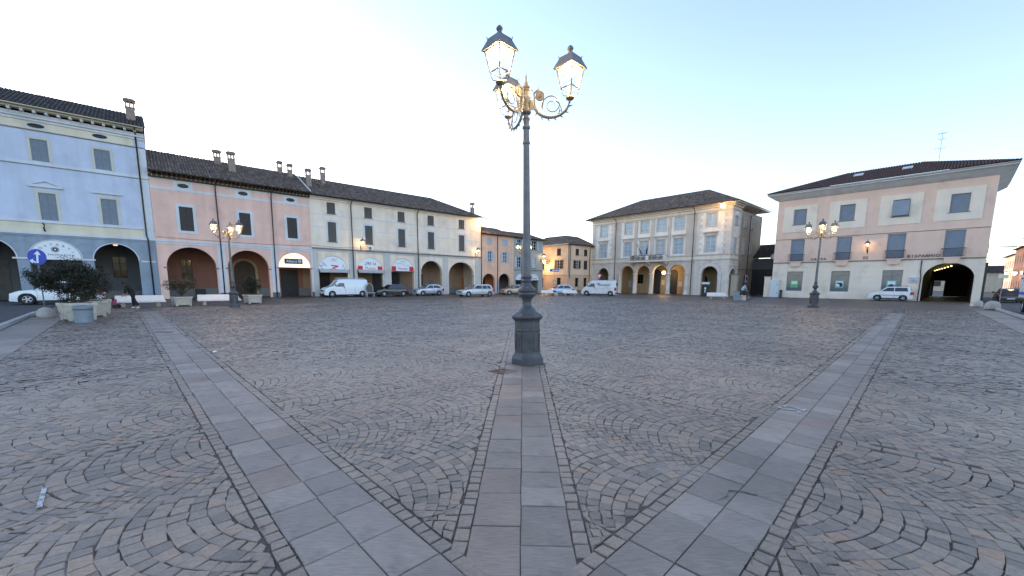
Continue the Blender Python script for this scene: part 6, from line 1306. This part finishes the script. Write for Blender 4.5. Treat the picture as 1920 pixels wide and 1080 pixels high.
def vehicle(name, loc, rz, L, W, H, paint, label, cat, kind='car', belt=.90, cowl=.95, wst=.15, rt=-1.25, rb=-1.88, hoodz=.86, nose=.66, wr=.31, wb=None, rimk='rim', group='vehicles parked round the square', tail=None, handles=True, scale=1.):
    V = empty(name, loc, rz, label, cat, group); h = L / 2; xf_, xr = h - .80, -h + .74
    if wb: xf_, xr = wb
    def arch(xc_, r): return [(xc_ + r * cos(t), wr + r * sin(t)) for t in np.linspace(-.35, pi + .35, 13)]
    ra = wr + .055; gz = .20
    if kind == 'car':
        up = [(h - .03, gz + .02), (h, .42), (h - .03, nose - .06), (h - .14, nose + .03), (h - .42, hoodz - .05), (cowl + .1, hoodz + .02), (cowl - .05, belt + .0), (0, belt + .015), (rb + .1, belt + .01), (rb - .0, belt - .03), (-h + .02, .62), (-h, .45), (-h + .03, gz + .04)]
    else:
        up = [(h - .03, gz + .05), (h, .5), (h - .05, nose), (h - .35, hoodz), (cowl, belt + .05), (wst, H - .14), (wst - .25, H - .02), (wst - .6, H), (-h + .25, H), (-h + .08, H - .08), (-h + .02, H - .5), (-h, .6), (-h + .01, gz + .1)]
    def upz(x):
        pts = sorted(up, key=lambda p: p[0])
        best = None
        for i in range(len(up) - 1):
            p, q = up[i], up[i + 1]
            if min(p[0], q[0]) - 1e-6 <= x <= max(p[0], q[0]) + 1e-6:
                t = 0 if abs(q[0] - p[0]) < 1e-6 else (x - p[0]) / (q[0] - p[0]); z = p[1] + (q[1] - p[1]) * t
                best = z if best is None else max(best, z)
        return best if best is not None else belt
    def lowz(x):
        for xa in (xr, xf_):
            if abs(x - xa) < ra: return max(gz, wr + math.sqrt(ra * ra - (x - xa) ** 2))
        if x > h - .45: return gz + (x - h + .45) * .15
        return gz
    xs = sorted(set([round(x, 4) for x in list(np.linspace(-h, h, 34)) + [h - .03, -h + .03, h - .08, -h + .08] + [xa + s_ * ra * q for xa in (xr, xf_) for s_ in (-1, 1) for q in (1.002, .995, .93, .78, .5)] + [xr, xf_] + [p[0] for p in up if abs(p[0]) <= h]]))
    def ywid(x, z):
        s_ = 1 - .14 * abs(x / h) ** 6 - (.05 * max(0, (abs(x) - h + .09) / .09) ** 2)
        if kind == 'car': t = (z - .2) / (belt - .2); s_ *= 1 - .05 * (t - .5) ** 2 * 2
        elif z > belt: s_ *= 1 - .12 * ((z - belt) / (H - belt)) ** 1.2
        return W / 2 * s_
    fr_ = (0, .2, .42, .62, .8, .92, .98, 1.0); b = MB(); n_ = len(fr_); ring_n = 2 * n_ + 3
    for x in xs:
        lo_, hi_ = lowz(x), upz(x); hi_ = max(hi_, lo_ + .03); col_ = []
        for f_ in fr_:
            z = lo_ + (hi_ - lo_) * f_; y = ywid(x, z) - (.0 if f_ < .9 else (.012 if f_ < .95 else (.03 if f_ < .99 else .07)))
            col_.append((x, y, z))
        crown = .025 if kind == 'car' else .02
        col_ += [(x, col_[-1][1] * .55, hi_ + crown * .8), (x, 0, hi_ + crown), (x, -col_[-1][1] * .55, hi_ + crown * .8)] + [(p[0], -p[1], p[2]) for p in col_[::-1]]
        b.v += col_
    k_ = b.mi(paint)
    for i in range(len(xs) - 1):
        for j in range(ring_n):
            jj = (j + 1) % ring_n; b.f.append([i * ring_n + j, i * ring_n + jj, (i + 1) * ring_n + jj, (i + 1) * ring_n + j]); b.m.append(k_); b.t.append(1.0)
    for i in (0, len(xs) - 1): b.f.append([i * ring_n + j for j in range(ring_n)]); b.m.append(k_); b.t.append(1.0)
    body_ = b.build('body', V); sharp(body_, 32)
    md = body_.modifiers.new('wn', 'WEIGHTED_NORMAL') if False else None
    b = MB(); b.box(xr - .5, xf_ + .45, -W / 2 + .16, W / 2 - .16, .17, min(.62, belt - .1), 'plastic'); b.build('underbody', V)
    b = MB(); b.box(xr + ra, xf_ - ra, -W / 2 - .004, W / 2 + .004, gz + .0, gz + .10, 'plastic' if kind != 'car' or paint != 'black_paint' else paint); b.build('sill_trim', V)
    hw0 = W / 2 - .03
    if kind == 'car':
        gh = [(rb + .02, belt - .01), (rb + .12, belt + .1), (rt - .12, H - .10), (rt + .05, H - .02), (rt + .45, H), (wst - .35, H), (wst, H - .06), (cowl, belt - .02)]
        def hw(z): return hw0 - .02 - (z - belt) / (H - belt) * .19
        b = MB(); b.poly(gh, -1, 1, paint); g = b.build('cabin', V)
        for v in g.data.vertices: v.co.y = math.copysign(hw(v.co.z), v.co.y) * (1 - .06 * abs(v.co.x / h) ** 3)
        bevel(g, .03, 2)
        # side glass: three lights divided by pillars
        zt, zb = H - .12, belt + .05; xa = rb + .30; xb_ = rt + .12; xc_ = wst - .12; xd = cowl - .22; mid = (xa + xd) / 2 + .02
        def line(x0, z0, x1, z1, z): return x0 + (x1 - x0) * (z - z0) / (z1 - z0)
        lights = [[(xa, zb), (mid - .04, zb), (mid - .04 - .0, zt), (xb_, zt)], [(mid + .04, zb), (xd, zb), (xc_, zt), (mid + .04, zt)]]
        if L > 4.3: m2 = xa + (mid - xa) * .42; m2t = xb_ + (mid - xb_) * .40; lights = [[(xa, zb), (m2 - .03, zb), (m2t - .03, zt), (xb_, zt)], [(m2 + .03, zb), (mid - .04, zb), (mid - .04, zt), (m2t + .03, zt)], lights[1]]
        for s in (-1, 1):
            for q in lights: b = MB(); b.add([(x, s * (hw(z) + .006) * (1 - .06 * abs(x / h) ** 3), z) for x, z in q], [(0, 1, 2, 3)], 'carglass'); b.build('side_window', g, recalc=False)
        def cross(p0, p1, ins0, ins1, nm, off):
            d = Vector((p1[0] - p0[0], p1[1] - p0[1])); n = Vector((-d.y, d.x)).normalized() * off; a = .06; q0 = Vector(p0) + d * a + n; q1 = Vector(p1) - d * a + n
            b = MB(); b.add([(q0.x, -hw(q0.y) + ins0, q0.y), (q0.x, hw(q0.y) - ins0, q0.y), (q1.x, hw(q1.y) - ins1, q1.y), (q1.x, -hw(q1.y) + ins1, q1.y)], [(0, 1, 2, 3)], 'carglass'); b.build(nm, g, recalc=False)
        cross((cowl, belt), (wst, H - .06), .10, .09, 'windscreen', -.012); cross((rt - .12, H - .10), (rb + .12, belt + .1), .09, .08, 'rear_window', -.012)
    else:
        def hwv(z): return W / 2 * (1 - (.12 * ((z - belt) / (H - belt)) ** 1.2 if z > belt else 0))
        sp = lambda t: (cowl + (wst - cowl) * t, belt + .05 + (H - .19 - belt) * t)
        q = [(cowl - .30, belt + .02), (wst - .10, H - .42), (wst - .62, H - .42), (wst - .66, belt + .02)]
        for s in (-1, 1): b = MB(); b.add([(x, s * (hwv(z) + .008), z) for x, z in q], [(0, 1, 2, 3)], 'carglass'); b.build('side_window', V, recalc=False)
        p0, p1 = sp(.06), sp(.9); b = MB(); b.add([(p0[0] + .012, -hwv(p0[1]) * .92, p0[1]), (p0[0] + .012, hwv(p0[1]) * .92, p0[1]), (p1[0] + .012, hwv(p1[1]) * .92, p1[1]), (p1[0] + .012, -hwv(p1[1]) * .92, p1[1])], [(0, 1, 2, 3)], 'carglass'); b.build('windscreen', V, recalc=False)
        for s in (-1, 1): b = MB(); b.box(-h - .012, -h + .03, s * W * .22 - W * .13, s * W * .22 + W * .13, belt + .12, H - .3, 'carglass'); b.build('rear_window', V)
        b = MB(); b.box(-h - .008, -h + .02, -.008, .008, .5, H - .15, 'plastic'); b.build('door_gap', V)
        for s in (-1, 1): b = MB(); [b.box(x - .006, x + .006, s * hwv(.6) - .006, s * hwv(.6) + .006, .34, belt - .02, 'plastic') for x in (wst - .72, wst - 1.8 if L > 4.6 else wst - .73)]; b.build('door_gap', V)
    for s in (-1, 1):
        for x in (xf_, xr): wheel(V, x, s * (W / 2 - .10), wr, s, rimk)
        b = MB(); b.add([(h - .10, s * W * .30, nose - .10), (h - .16, s * W * .455, nose - .10), (h - .30, s * W * .47, nose + .05), (h - .17, s * W * .30, nose + .035), (h - .02, s * W * .29, nose - .12), (h - .10, s * W * .44, nose - .12)], [(0, 1, 2, 3), (4, 5, 1, 0)], 'headlight'); b.box(h - .2, h - .035, s * W * .36 - .13, s * W * .36 + .10, nose - .14, nose + .0, 'headlight'); b.build('headlight', V, recalc=False)
        b = MB(); tz = (belt - .32, belt - .02) if kind == 'car' else (.72, 1.12); b.box(-h - .008, -h + .22, s * W * .43 - .09, s * W * .43 + .085, *tz, tail or 'tail'); b.build('tail_light', V)
        b = MB(); mx, mz = cowl - .28, belt + (.10 if kind == 'car' else .18); b.box(mx - .05, mx + .06, s * (W / 2 - .02) - (.0 if s > 0 else .2), s * (W / 2 - .02) + (.2 if s > 0 else .0), mz - .06, mz + .10, paint if kind == 'car' else 'plastic'); bevel(b.build('mirror', V), .02, 2)
        if kind == 'car':
            b = MB(); [b.box(x - .004, x + .004, s * W / 2 - .008, s * W / 2 + .004, .32, belt, 'plastic') for x in ((rb + cowl) / 2 + .05, cowl - .12, rb + .75)]; b.build('door_gap', V)
            b = MB(); [b.box(x, x + .16, s * W / 2 - .01, s * W / 2 + .02, belt - .14, belt - .10, paint) for x in ((rb + cowl) / 2 + .12, rb + .85)]; b.build('door_handle', V)
        else: b = MB(); b.box(wst - .66, wst - .55, s * W / 2 - .01, s * W / 2 + .02, belt - .16, belt - .02, 'plastic'); b.build('door_handle', V)
    b = MB(); b.box(h - .06, h + .02, -W * .40, W * .40, .24, .42, 'plastic' if kind != 'car' else paint); b.box(h - .03, h + .026, -W * .22, W * .22, nose - .13, nose - .02, 'plastic'); bevel(b.build('front_bumper', V), .02, 1)
    b = MB(); b.box(-h - .03, -h + .1, -W * .46, W * .46, .26, .48, 'plastic' if kind != 'car' else paint); bevel(b.build('rear_bumper', V), .02, 1)
    for x in (h + .028, -h - .035): b = MB(); b.box(x - .005, x + .005, -.26, .26, .36, .47, 'plate'); b.build('number_plate', V)
    return V
def from_rear(rx, ry, fx, fy): return ((rx + fx) / 2, (ry + fy) / 2, 0), math.atan2(fy - ry, fx - rx)
# left row (noses towards the left)
l_, a_ = from_rear(-17.2, 46.9, -20.8, 43.6)
Vn = vehicle('parked_van', l_, a_, 4.85, 1.9, 1.96, 'white', 'white panel van with roof rack before the grey lettered arched sign', 'van', kind='van', belt=1.12, cowl=1.55, wst=.95, hoodz=1.02, nose=.78, wr=.33)
rk = MB(); [rk.box(x - .03, x + .03, -.75, .75, 2.02, 2.06, 'awning') for x in (-1.9, -1.0, -.1, .6)]; [rk.box(-2.1, .75, s - .03, s + .03, 2.06, 2.12, 'awning') for s in (-.72, -.2, .25, .72)]; [rk.box(x - .02, x + .02, s - .02, s + .02, 1.93, 2.03, 'plastic') for x in (-1.9, .6) for s in (-.7, .7)]; rk.build('roof_rack', Vn)
l_, a_ = from_rear(-13.1, 49.0, -15.9, 46.5); vehicle('parked_car', l_, a_, 3.95, 1.66, 1.43, 'black_paint', 'black hatchback with silver wheels before the red arched signs', 'car')
l_, a_ = from_rear(-9.4, 52.4, -12.2, 50.0); vehicle('parked_car', l_, a_, 3.8, 1.64, 1.42, 'silver', 'silver hatchback parked before the first open arch of the cream house', 'car')
l_, a_ = from_rear(-2.7, 50.2, -6.3, 47.3); Es = vehicle('parked_car', l_, a_, 4.6, 1.74, 1.46, 'silver', 'silver estate car parked before the last arch of the cream house', 'car', rt=-1.75, rb=-2.16, cowl=1.05, wst=.30); 
l_, a_ = from_rear(2.1, 58.3, -1.5, 56.3); vehicle('parked_car', l_, a_, 4.1, 1.7, 1.44, 'beige_paint', 'dark champagne car behind the foot of the nearest street lamp', 'car')
l_, a_ = from_rear(8.6, 58.0, 5.0, 57.3); vehicle('parked_car', l_, a_, 3.7, 1.66, 1.46, 'blue_silver', 'pale blue small hatchback behind the far benches', 'car')
l_, a_ = from_rear(14.2, 54.6, 9.9, 56.3); Dv = vehicle('parked_van', l_, a_, 4.75, 1.95, 2.08, 'white_dirty', 'white delivery van with red and blue lettering before the palazzo', 'van', kind='van', belt=1.18, cowl=1.72, wst=1.12, hoodz=1.02, nose=.72, wr=.33)
tx = text(Dv, 'lettering', 'musual', .46, -.75, .985, 1.36, 'navy', rz=180, sx=1.25, align='CENTER'); text(Dv, 'lettering', 'service', .15, -1.1, .985, 1.16, 'grey_print', rz=180, sx=1.2); text(Dv, 'lettering', 'impianti elettrici  automazioni', .15, -.7, .985, .98, 'sh_pale', rz=180, sx=1.15)
b = MB(); b.poly([(-.1, 1.74), (.32, 1.62), (.28, 1.56), (-.22, 1.63)], .962, .972, 'red_sign'); b.build('red_logo', Dv); b = MB(); [b.box(-2.0, .9, s - .02, s + .02, 2.10, 2.13, 'navy') for s in (-.7, .7)]; [b.box(x - .02, x + .02, -.7, .7, 2.08, 2.11, 'navy') for x in (-1.8, -.5, .7)]; b.build('roof_rails', Dv)
# bank car
l_, a_ = from_rear(43.3, 43.7, 40.7, 46.5); Pd = vehicle('parked_car', (l_[0] + .1, l_[1] - .6, 0), a_, 3.6, 1.6, 1.54, 'white', 'white small hatchback with roof rails parked against the bank wall', 'car', belt=.98, cowl=.95, wst=.35, rt=-1.42, rb=-1.72, hoodz=.92, nose=.70, wr=.30)
b = MB(); [b.tube([(-1.3, s, 1.54), (-1.2, s, 1.6), (.1, s, 1.6), (.2, s, 1.54)], .02, 'plastic', 5) for s in (-.58, .58)]; b.build('roof_rail', Pd); b = MB(); [b.box(-1.05, 1.0, s * .802 - .006, s * .802 + .006, .58, .63, 'plastic') for s in (-1, 1)]; b.build('door_strip', Pd)
# left street
l_, a_ = from_rear(-30.6, 29.9, -33.9, 27.0); vehicle('parked_car', l_, a_, 4.4, 1.8, 1.62, 'white', 'white sport utility car in the left street behind the big shrub', 'car', belt=1.0, cowl=1.05, wst=.35, rt=-1.5, rb=-2.0, hoodz=.98, nose=.78, wr=.37)
# right street
vehicle('parked_car', P(66, -6.4), dS, 4.3, 1.76, 1.45, 'black_paint', 'nearest dark car beyond the bank corner', 'car', group='cars in the right street')
vehicle('parked_car', P(72, -9.2), dS, 4.4, 1.8, 1.55, 'black_paint', 'black car behind the nearest dark one in the right street', 'car', group='cars in the right street'); vehicle('parked_car', P(84, -9.0), dS, 4.4, 1.8, 1.5, 'black_paint', 'black car with lit red tail lights in the right street', 'car', tail='tail_on', group='cars in the right street')
T = empty('box_truck', P(39.4, -5.75), dS + pi, 'white box truck with blue stripes at the right edge of the square', 'truck'); b = MB(); b.box(-3.6, 3.3, -1.15, 1.15, .95, 3.3, 'white_dirty'); bevel(b.build('cargo_box', T), .03, 2); b = MB(); b.box(3.35, 5.1, -1.05, 1.05, .55, 2.45, 'white'); bevel(b.build('cab', T), .12, 3); b = MB(); b.box(-3.5, 4.9, -.5, .5, .5, .9, 'plastic'); b.build('chassis', T)
for z, h_ in ((2.45, .14), (2.15, .07), (1.15, .16)): b = MB(); [b.box(-3.55, 3.25, s * 1.156 - .004, s * 1.156 + .004, z, z + h_, 'sign_blue') for s in (-1, 1)]; b.build('blue_stripe', T)
text(T, 'lettering', 'TRASPORTI', .4, -.3, 1.165, 1.6, 'sign_blue', rz=180); b = MB(); b.box(3.3, 3.36, -.9, .9, 2.5, 3.2, 'grey_band'); b.build('bulkhead', T)
for x in (-2.3, 2.6): [wheel(T, x, s * .98, .42, s, 'awning') for s in (-1, 1)]
RS = sign_pole((41.9, 34.3, 0), 2.9, 'grey sign pole with yellow parking notice by the bank corner'); b = MB(); b.poly([(-.45, 2.35), (.35, 2.35), (.35, 2.7), (-.45, 2.7)], -.05, -.03, 'yellow_stucco'); b.build('sign_board', RS)

# ------------------------------------------------------------------ people
def hand(w, d, side, r=.011):
    """five finger chains leaving the wrist joint w towards d"""
    W0 = Vector(w[:3]); d = Vector(d).normalized(); s_ = Vector((0, side, 0)); dn = Vector((0, 0, -1)); out = []
    palm = W0 + d * .07; acr = d.cross(s_).normalized()
    for i, L in enumerate((.055, .065, .06, .045)):
        o = acr * (-.03 + i * .02); p0 = palm + o; p1 = p0 + d * L * .55; p2 = p1 + (d * .6 + s_ * -.5).normalized() * L * .5
        out.append([tuple(W0) + (w[3],), tuple(palm + o * .5) + (.022,), tuple(p0) + (.012,), tuple(p1) + (.010,), tuple(p2) + (.008,)])
    t0 = W0 + d * .03 - acr * .03; out.append([tuple(W0) + (w[3],), tuple(t0) + (.014,), tuple(t0 + (d - acr).normalized() * .045) + (.010,)])
    return out
def face(parent, x, y, z, sx, r=.09):
    b = MB(); b.lathe([(0, -.02), (.014, -.008), (.008, .015), (0, .02)], 'skin', 8, (x + sx * r, y, z - .01)); b.build('nose', parent, smooth=True)
    for s in (-1, 1): b = MB(); b.lathe([(0, -.008), (.009, 0), (0, .008)], 'black_print', 8, (x + sx * r * .86, y + s * .032, z + .012)); b.build('eye', parent); b = MB(); b.lathe([(0, -.03), (.014, 0), (.01, .02), (0, .03)], 'skin', 8, (x, y + s * r * .95, z - .005)); b.build('ear', parent, smooth=True)
    b = MB(); b.box(x + sx * r * .88 - .006, x + sx * r * .88 + .006, y - .022, y + .022, z - .052, z - .046, 'red_sign'); b.build('mouth', parent)
def skin(name, parent, chains, k, sub=2):
    """chains: lists of (x, y, z, radius); chains share a joint when their coordinates agree"""
    vs_, rs, es, idx = [], [], [], {}
    for ch in chains:
        prev = None
        for (x, y, z, r) in ch:
            if name == 'body' and (r >= .10 or (y != 0 and r > .04)): r = r * .8
            key = (round(x, 3), round(y, 3), round(z, 3))
            if key not in idx: idx[key] = len(vs_); vs_.append(key); rs.append(r)
            i = idx[key]
            if prev is not None and prev != i: es.append((prev, i))
            prev = i
    me = bpy.data.meshes.new(name); me.from_pydata(vs_, es, []); me.materials.append(M[k]); o = bpy.data.objects.new(name, me); COL.objects.link(o); o.parent = parent
    md = o.modifiers.new('skin', 'SKIN'); md.use_smooth_shade = True
    for i, sv_ in enumerate(me.skin_vertices[0].data):
        r = rs[i]; sv_.radius = (r, r) if not isinstance(r, tuple) else r; sv_.use_root = i == 0
    s = o.modifiers.new('sub', 'SUBSURF'); s.levels = sub; s.render_levels = sub; return o
def head(parent, x, y, z, r, fwd, hair=None, hairlen=0):
    pass
# walking figure, leaning forward, facing -x in its own frame
W_ = empty('person', (-23.05, 24.2, 0), R(20), 'person in black with long dark hair leaning forward, white shoes, before the bench', 'person')
pel = (0.04, 0, .90, .135); che = (-.14, 0, 1.26, .155); nek = (-.25, 0, 1.43, .055); hd = (-.33, 0, 1.50, .085); ht = (-.35, 0, 1.60, .09)
skin('body', W_, [[pel, (-.04, 0, 1.08, .12), che, nek, hd, ht], [pel, (.02, .09, .86, .09), (-.05, .10, .48, .058), (.0, .10, .10, .04), (-.12, .10, .05, .035)], [pel, (.02, -.09, .86, .09), (.12, -.10, .48, .058), (.30, -.10, .14, .04), (.20, -.10, .05, .035)],
    [che, (-.16, .19, 1.34, .055), (-.18, .24, 1.08, .042), (-.30, .2, .88, .032), (-.36, .17, .82, .03)], [che, (-.16, -.19, 1.34, .055), (-.18, -.24, 1.08, .042), (-.30, -.2, .88, .032), (-.36, -.17, .82, .03)]] + hand((-.36, .17, .82, .03), (-.6, 0, -.8), 1) + hand((-.36, -.17, .82, .03), (-.6, 0, -.8), -1), 'skin'); face(W_, -.345, 0, 1.56, -1)
skin('jacket', W_, [[(0.05, 0, .84, .16), (-.04, 0, 1.08, .15), (-.14, 0, 1.27, .175), (-.22, 0, 1.40, .09)], [(-.14, 0, 1.27, .175), (-.16, .20, 1.34, .085), (-.18, .245, 1.08, .07), (-.29, .205, .90, .058)], [(-.14, 0, 1.27, .175), (-.16, -.20, 1.34, .085), (-.18, -.245, 1.08, .07), (-.29, -.205, .90, .058)]], 'black_cloth')
skin('trousers', W_, [[(.0, 0, 1.04, .12), (.04, 0, .90, .13)], [(.04, 0, .90, .13), (.02, .09, .84, .105), (-.05, .10, .48, .08), (.0, .10, .12, .07)], [(.04, 0, .90, .13), (.02, -.09, .84, .105), (.12, -.10, .48, .08), (.30, -.10, .16, .07)]], 'black_cloth')
for x, y in ((0, .10), (.30, -.10)): skin('shoe', W_, [[(x + .03, y, .055, .045), (x - .07, y, .045, .042), (x - .16, y, .035, .03)]], 'shoe_white')
skin('hair', W_, [[(-.33, 0, 1.63, .07), (-.29, 0, 1.60, .105), (-.22, 0, 1.50, .10), (-.15, 0, 1.36, .08), (-.10, 0, 1.22, .04)], [(-.29, 0, 1.60, .105), (-.37, .07, 1.58, .045), (-.34, .09, 1.42, .03)], [(-.29, 0, 1.60, .105), (-.37, -.07, 1.58, .045), (-.34, -.09, 1.42, .03)]], 'hair')
# child
C_ = empty('person', (-23.1, 22.6, 0), R(20), 'small child in pale pink hat and dark coat beside the planters', 'person')
skin('body', C_, [[(0, 0, .46, .09), (0, 0, .62, .10), (0, 0, .75, .04), (0, 0, .82, .07), (0, 0, .92, .075)], [(0, 0, .46, .09), (0, .06, .40, .055), (0, .06, .22, .04), (0, .06, .05, .03), (.06, .06, .03, .028)], [(0, 0, .46, .09), (0, -.06, .40, .055), (0, -.06, .22, .04), (0, -.06, .05, .03), (.06, -.06, .03, .028)], [(0, 0, .62, .10), (0, .13, .68, .04), (.02, .17, .52, .03), (.05, .17, .40, .024)], [(0, 0, .62, .10), (0, -.13, .68, .04), (.02, -.17, .52, .03), (.05, -.17, .40, .024)]] + hand((.05, .17, .40, .024), (.2, 0, -1), 1) + hand((.05, -.17, .40, .024), (.2, 0, -1), -1), 'skin'); face(C_, 0, 0, .86, 1, .075)
skin('coat', C_, [[(0, 0, .42, .115), (0, 0, .62, .12), (0, 0, .72, .07)], [(0, 0, .62, .12), (0, .13, .68, .055), (.02, .17, .45, .042)], [(0, 0, .62, .12), (0, -.13, .68, .055), (.02, -.17, .45, .042)]], 'purple'); skin('trousers', C_, [[(0, 0, .42, .10), (0, .06, .38, .065), (0, .06, .10, .05)], [(0, 0, .42, .10), (0, -.06, .38, .065), (0, -.06, .10, .05)]], 'jeans'); skin('hat', C_, [[(0, 0, .90, .09), (0, 0, .96, .095), (0, 0, 1.02, .05)]], 'pink_cloth')
for y in (-.06, .06): skin('shoe', C_, [[(-.02, y, .04, .038), (.07, y, .032, .032)]], 'black_cloth')
# toy tricycle
K_ = empty('toy_tricycle', (-24.3, 24.1, 0), R(200), 'small magenta and white toy tricycle by the bench end', 'toy tricycle')
def small_wheel(parent, x, y, r, w, k='tyre', nm='wheel'): b = MB(Matrix.Translation((x, y, r)) @ Matrix.Rotation(R(90), 4, 'X')); b.lathe([(.02, -w), (r * .9, -w), (r, -w * .5), (r, w * .5), (r * .9, w), (.02, w)], k, 16); return b.build(nm, parent)
small_wheel(K_, .35, 0, .17, .03); small_wheel(K_, -.25, .2, .12, .03); small_wheel(K_, -.25, -.2, .12, .03)
b = MB(); b.tube([(.35, 0, .17), (.28, 0, .5), (.25, 0, .58)], .022, 'magenta'); b.tube([(.28, 0, .45), (-.1, 0, .28), (-.25, 0, .14)], .03, 'magenta'); b.tube([(-.25, -.2, .12), (-.25, .2, .12)], .018, 'magenta'); b.build('frame', K_); b = MB(); b.tube([(.25, -.18, .56), (.25, .18, .56)], .018, 'frame_white'); b.build('handlebar', K_); b = MB(); b.box(-.22, .05, -.11, .11, .33, .38, 'magenta'); b.box(-.24, -.2, -.11, .11, .36, .56, 'magenta'); b.build('seat', K_); b = MB(); b.box(.2, .52, -.07, .07, .36, .41, 'frame_white'); b.build('mudguard', K_)
# bicycle and rider, heading to the right
Bk = empty('bicycle', (25.1, 43.3, 0), R(-8), 'black city bicycle ridden past the gate beside the palazzo', 'bicycle')
def cyc_wheel(x, r=.34):
    b = MB(); b.tube([(x + r * cos(t), 0, r + r * sin(t)) for t in np.linspace(0, 2 * pi, 25)], .018, 'tyre', 6); w = b.build('wheel', Bk)
    s = MB(); [s.tube([(x, 0, r), (x + r * .97 * cos(t), 0, r + r * .97 * sin(t))], .003, 'rim', 3) for t in np.linspace(0, 2 * pi, 17)[:-1]]; s.lathe([(.03, -.04), (.03, .04)], 'rim', 8, (x, 0, r)); s.build('spokes', w)
cyc_wheel(-.53); cyc_wheel(.53)
b = MB(); [b.tube(p, .016, 'black_paint', 6) for p in ([(-.53, 0, .34), (-.08, 0, .28), (-.2, 0, .82)], [(-.53, 0, .34), (-.18, 0, .72)], [(-.08, 0, .28), (.36, 0, .70)], [(-.18, 0, .74), (.34, 0, .78)], [(.53, 0, .34), (.40, 0, .62), (.32, 0, .92)])]; b.build('frame', Bk); b = MB(); b.tube([(.12, -.27, .98), (.24, -.24, 1.0), (.32, 0, .97), (.24, .24, 1.0), (.12, .27, .98)], .014, 'pole', 6); b.build('handlebar', Bk); b = MB(); b.lathe([(.05, 0), (.11, .03), (.09, .07), (0, .08)], 'plastic', 10, (-.22, 0, .84)); b.build('saddle', Bk)
b = MB(); b.tube([(-.08, -.1, .28), (-.08, .1, .28)], .012, 'pole', 6); b.box(-.14, -.02, -.16, -.09, .12, .14, 'plastic'); b.box(-.14, -.02, .09, .16, .42, .44, 'plastic'); b.box(-.09, -.07, -.1, -.09, .14, .28, 'pole'); b.box(-.09, -.07, .09, .1, .28, .42, 'pole'); b.build('pedal', Bk)
Y_ = empty('person', (25.1, 43.3, 0), R(-8), 'cyclist in a pale blue shirt and dark trousers riding to the right', 'person')
pel = (-.22, 0, .98, .13)
skin('body', Y_, [[pel, (-.16, 0, 1.18, .12), (-.04, 0, 1.38, .15), (.02, 0, 1.53, .055), (.06, 0, 1.60, .085), (.07, 0, 1.70, .09)], [pel, (-.16, .09, .94, .09), (.14, .11, .80, .06), (-.04, .12, .50, .045), (-.02, .12, .47, .03)], [pel, (-.16, -.09, .94, .09), (.10, -.11, .62, .06), (-.08, -.12, .22, .04), (.04, -.12, .18, .03)], [(-.04, 0, 1.38, .15), (-.02, .19, 1.42, .055), (.10, .24, 1.18, .042), (.16, .25, 1.02, .03)], [(-.04, 0, 1.38, .15), (-.02, -.19, 1.42, .055), (.10, -.24, 1.18, .042), (.16, -.25, 1.02, .03)]] + hand((.16, .25, 1.02, .03), (1, 0, -.2), 1) + hand((.16, -.25, 1.02, .03), (1, 0, -.2), -1), 'skin'); face(Y_, .065, 0, 1.66, 1)
skin('shirt', Y_, [[(-.22, 0, 1.0, .145), (-.16, 0, 1.18, .15), (-.05, 0, 1.38, .175), (.0, 0, 1.49, .08)], [(-.05, 0, 1.38, .175), (-.02, .20, 1.42, .08), (.09, .245, 1.2, .065)], [(-.05, 0, 1.38, .175), (-.02, -.20, 1.42, .08), (.09, -.245, 1.2, .065)]], 'blue_cloth')
skin('trousers', Y_, [[(-.19, 0, 1.06, .12), (-.22, 0, .95, .125)], [(-.22, 0, .95, .125), (-.14, .09, .92, .105), (.14, .11, .80, .08), (-.03, .12, .52, .06)], [(-.22, 0, .95, .125), (-.14, -.09, .92, .105), (.10, -.11, .62, .08), (-.07, -.12, .26, .06)]], 'navy_cloth'); skin('hair', Y_, [[(.05, 0, 1.74, .085), (.02, 0, 1.68, .09), (.0, 0, 1.62, .06)]], 'hair')
for x, y, z in ((-.06, .12, .46), (-.09, -.12, .17)): skin('shoe', Y_, [[(x, y, z, .045), (x + .15, y, z - .01, .036)]], 'black_cloth')
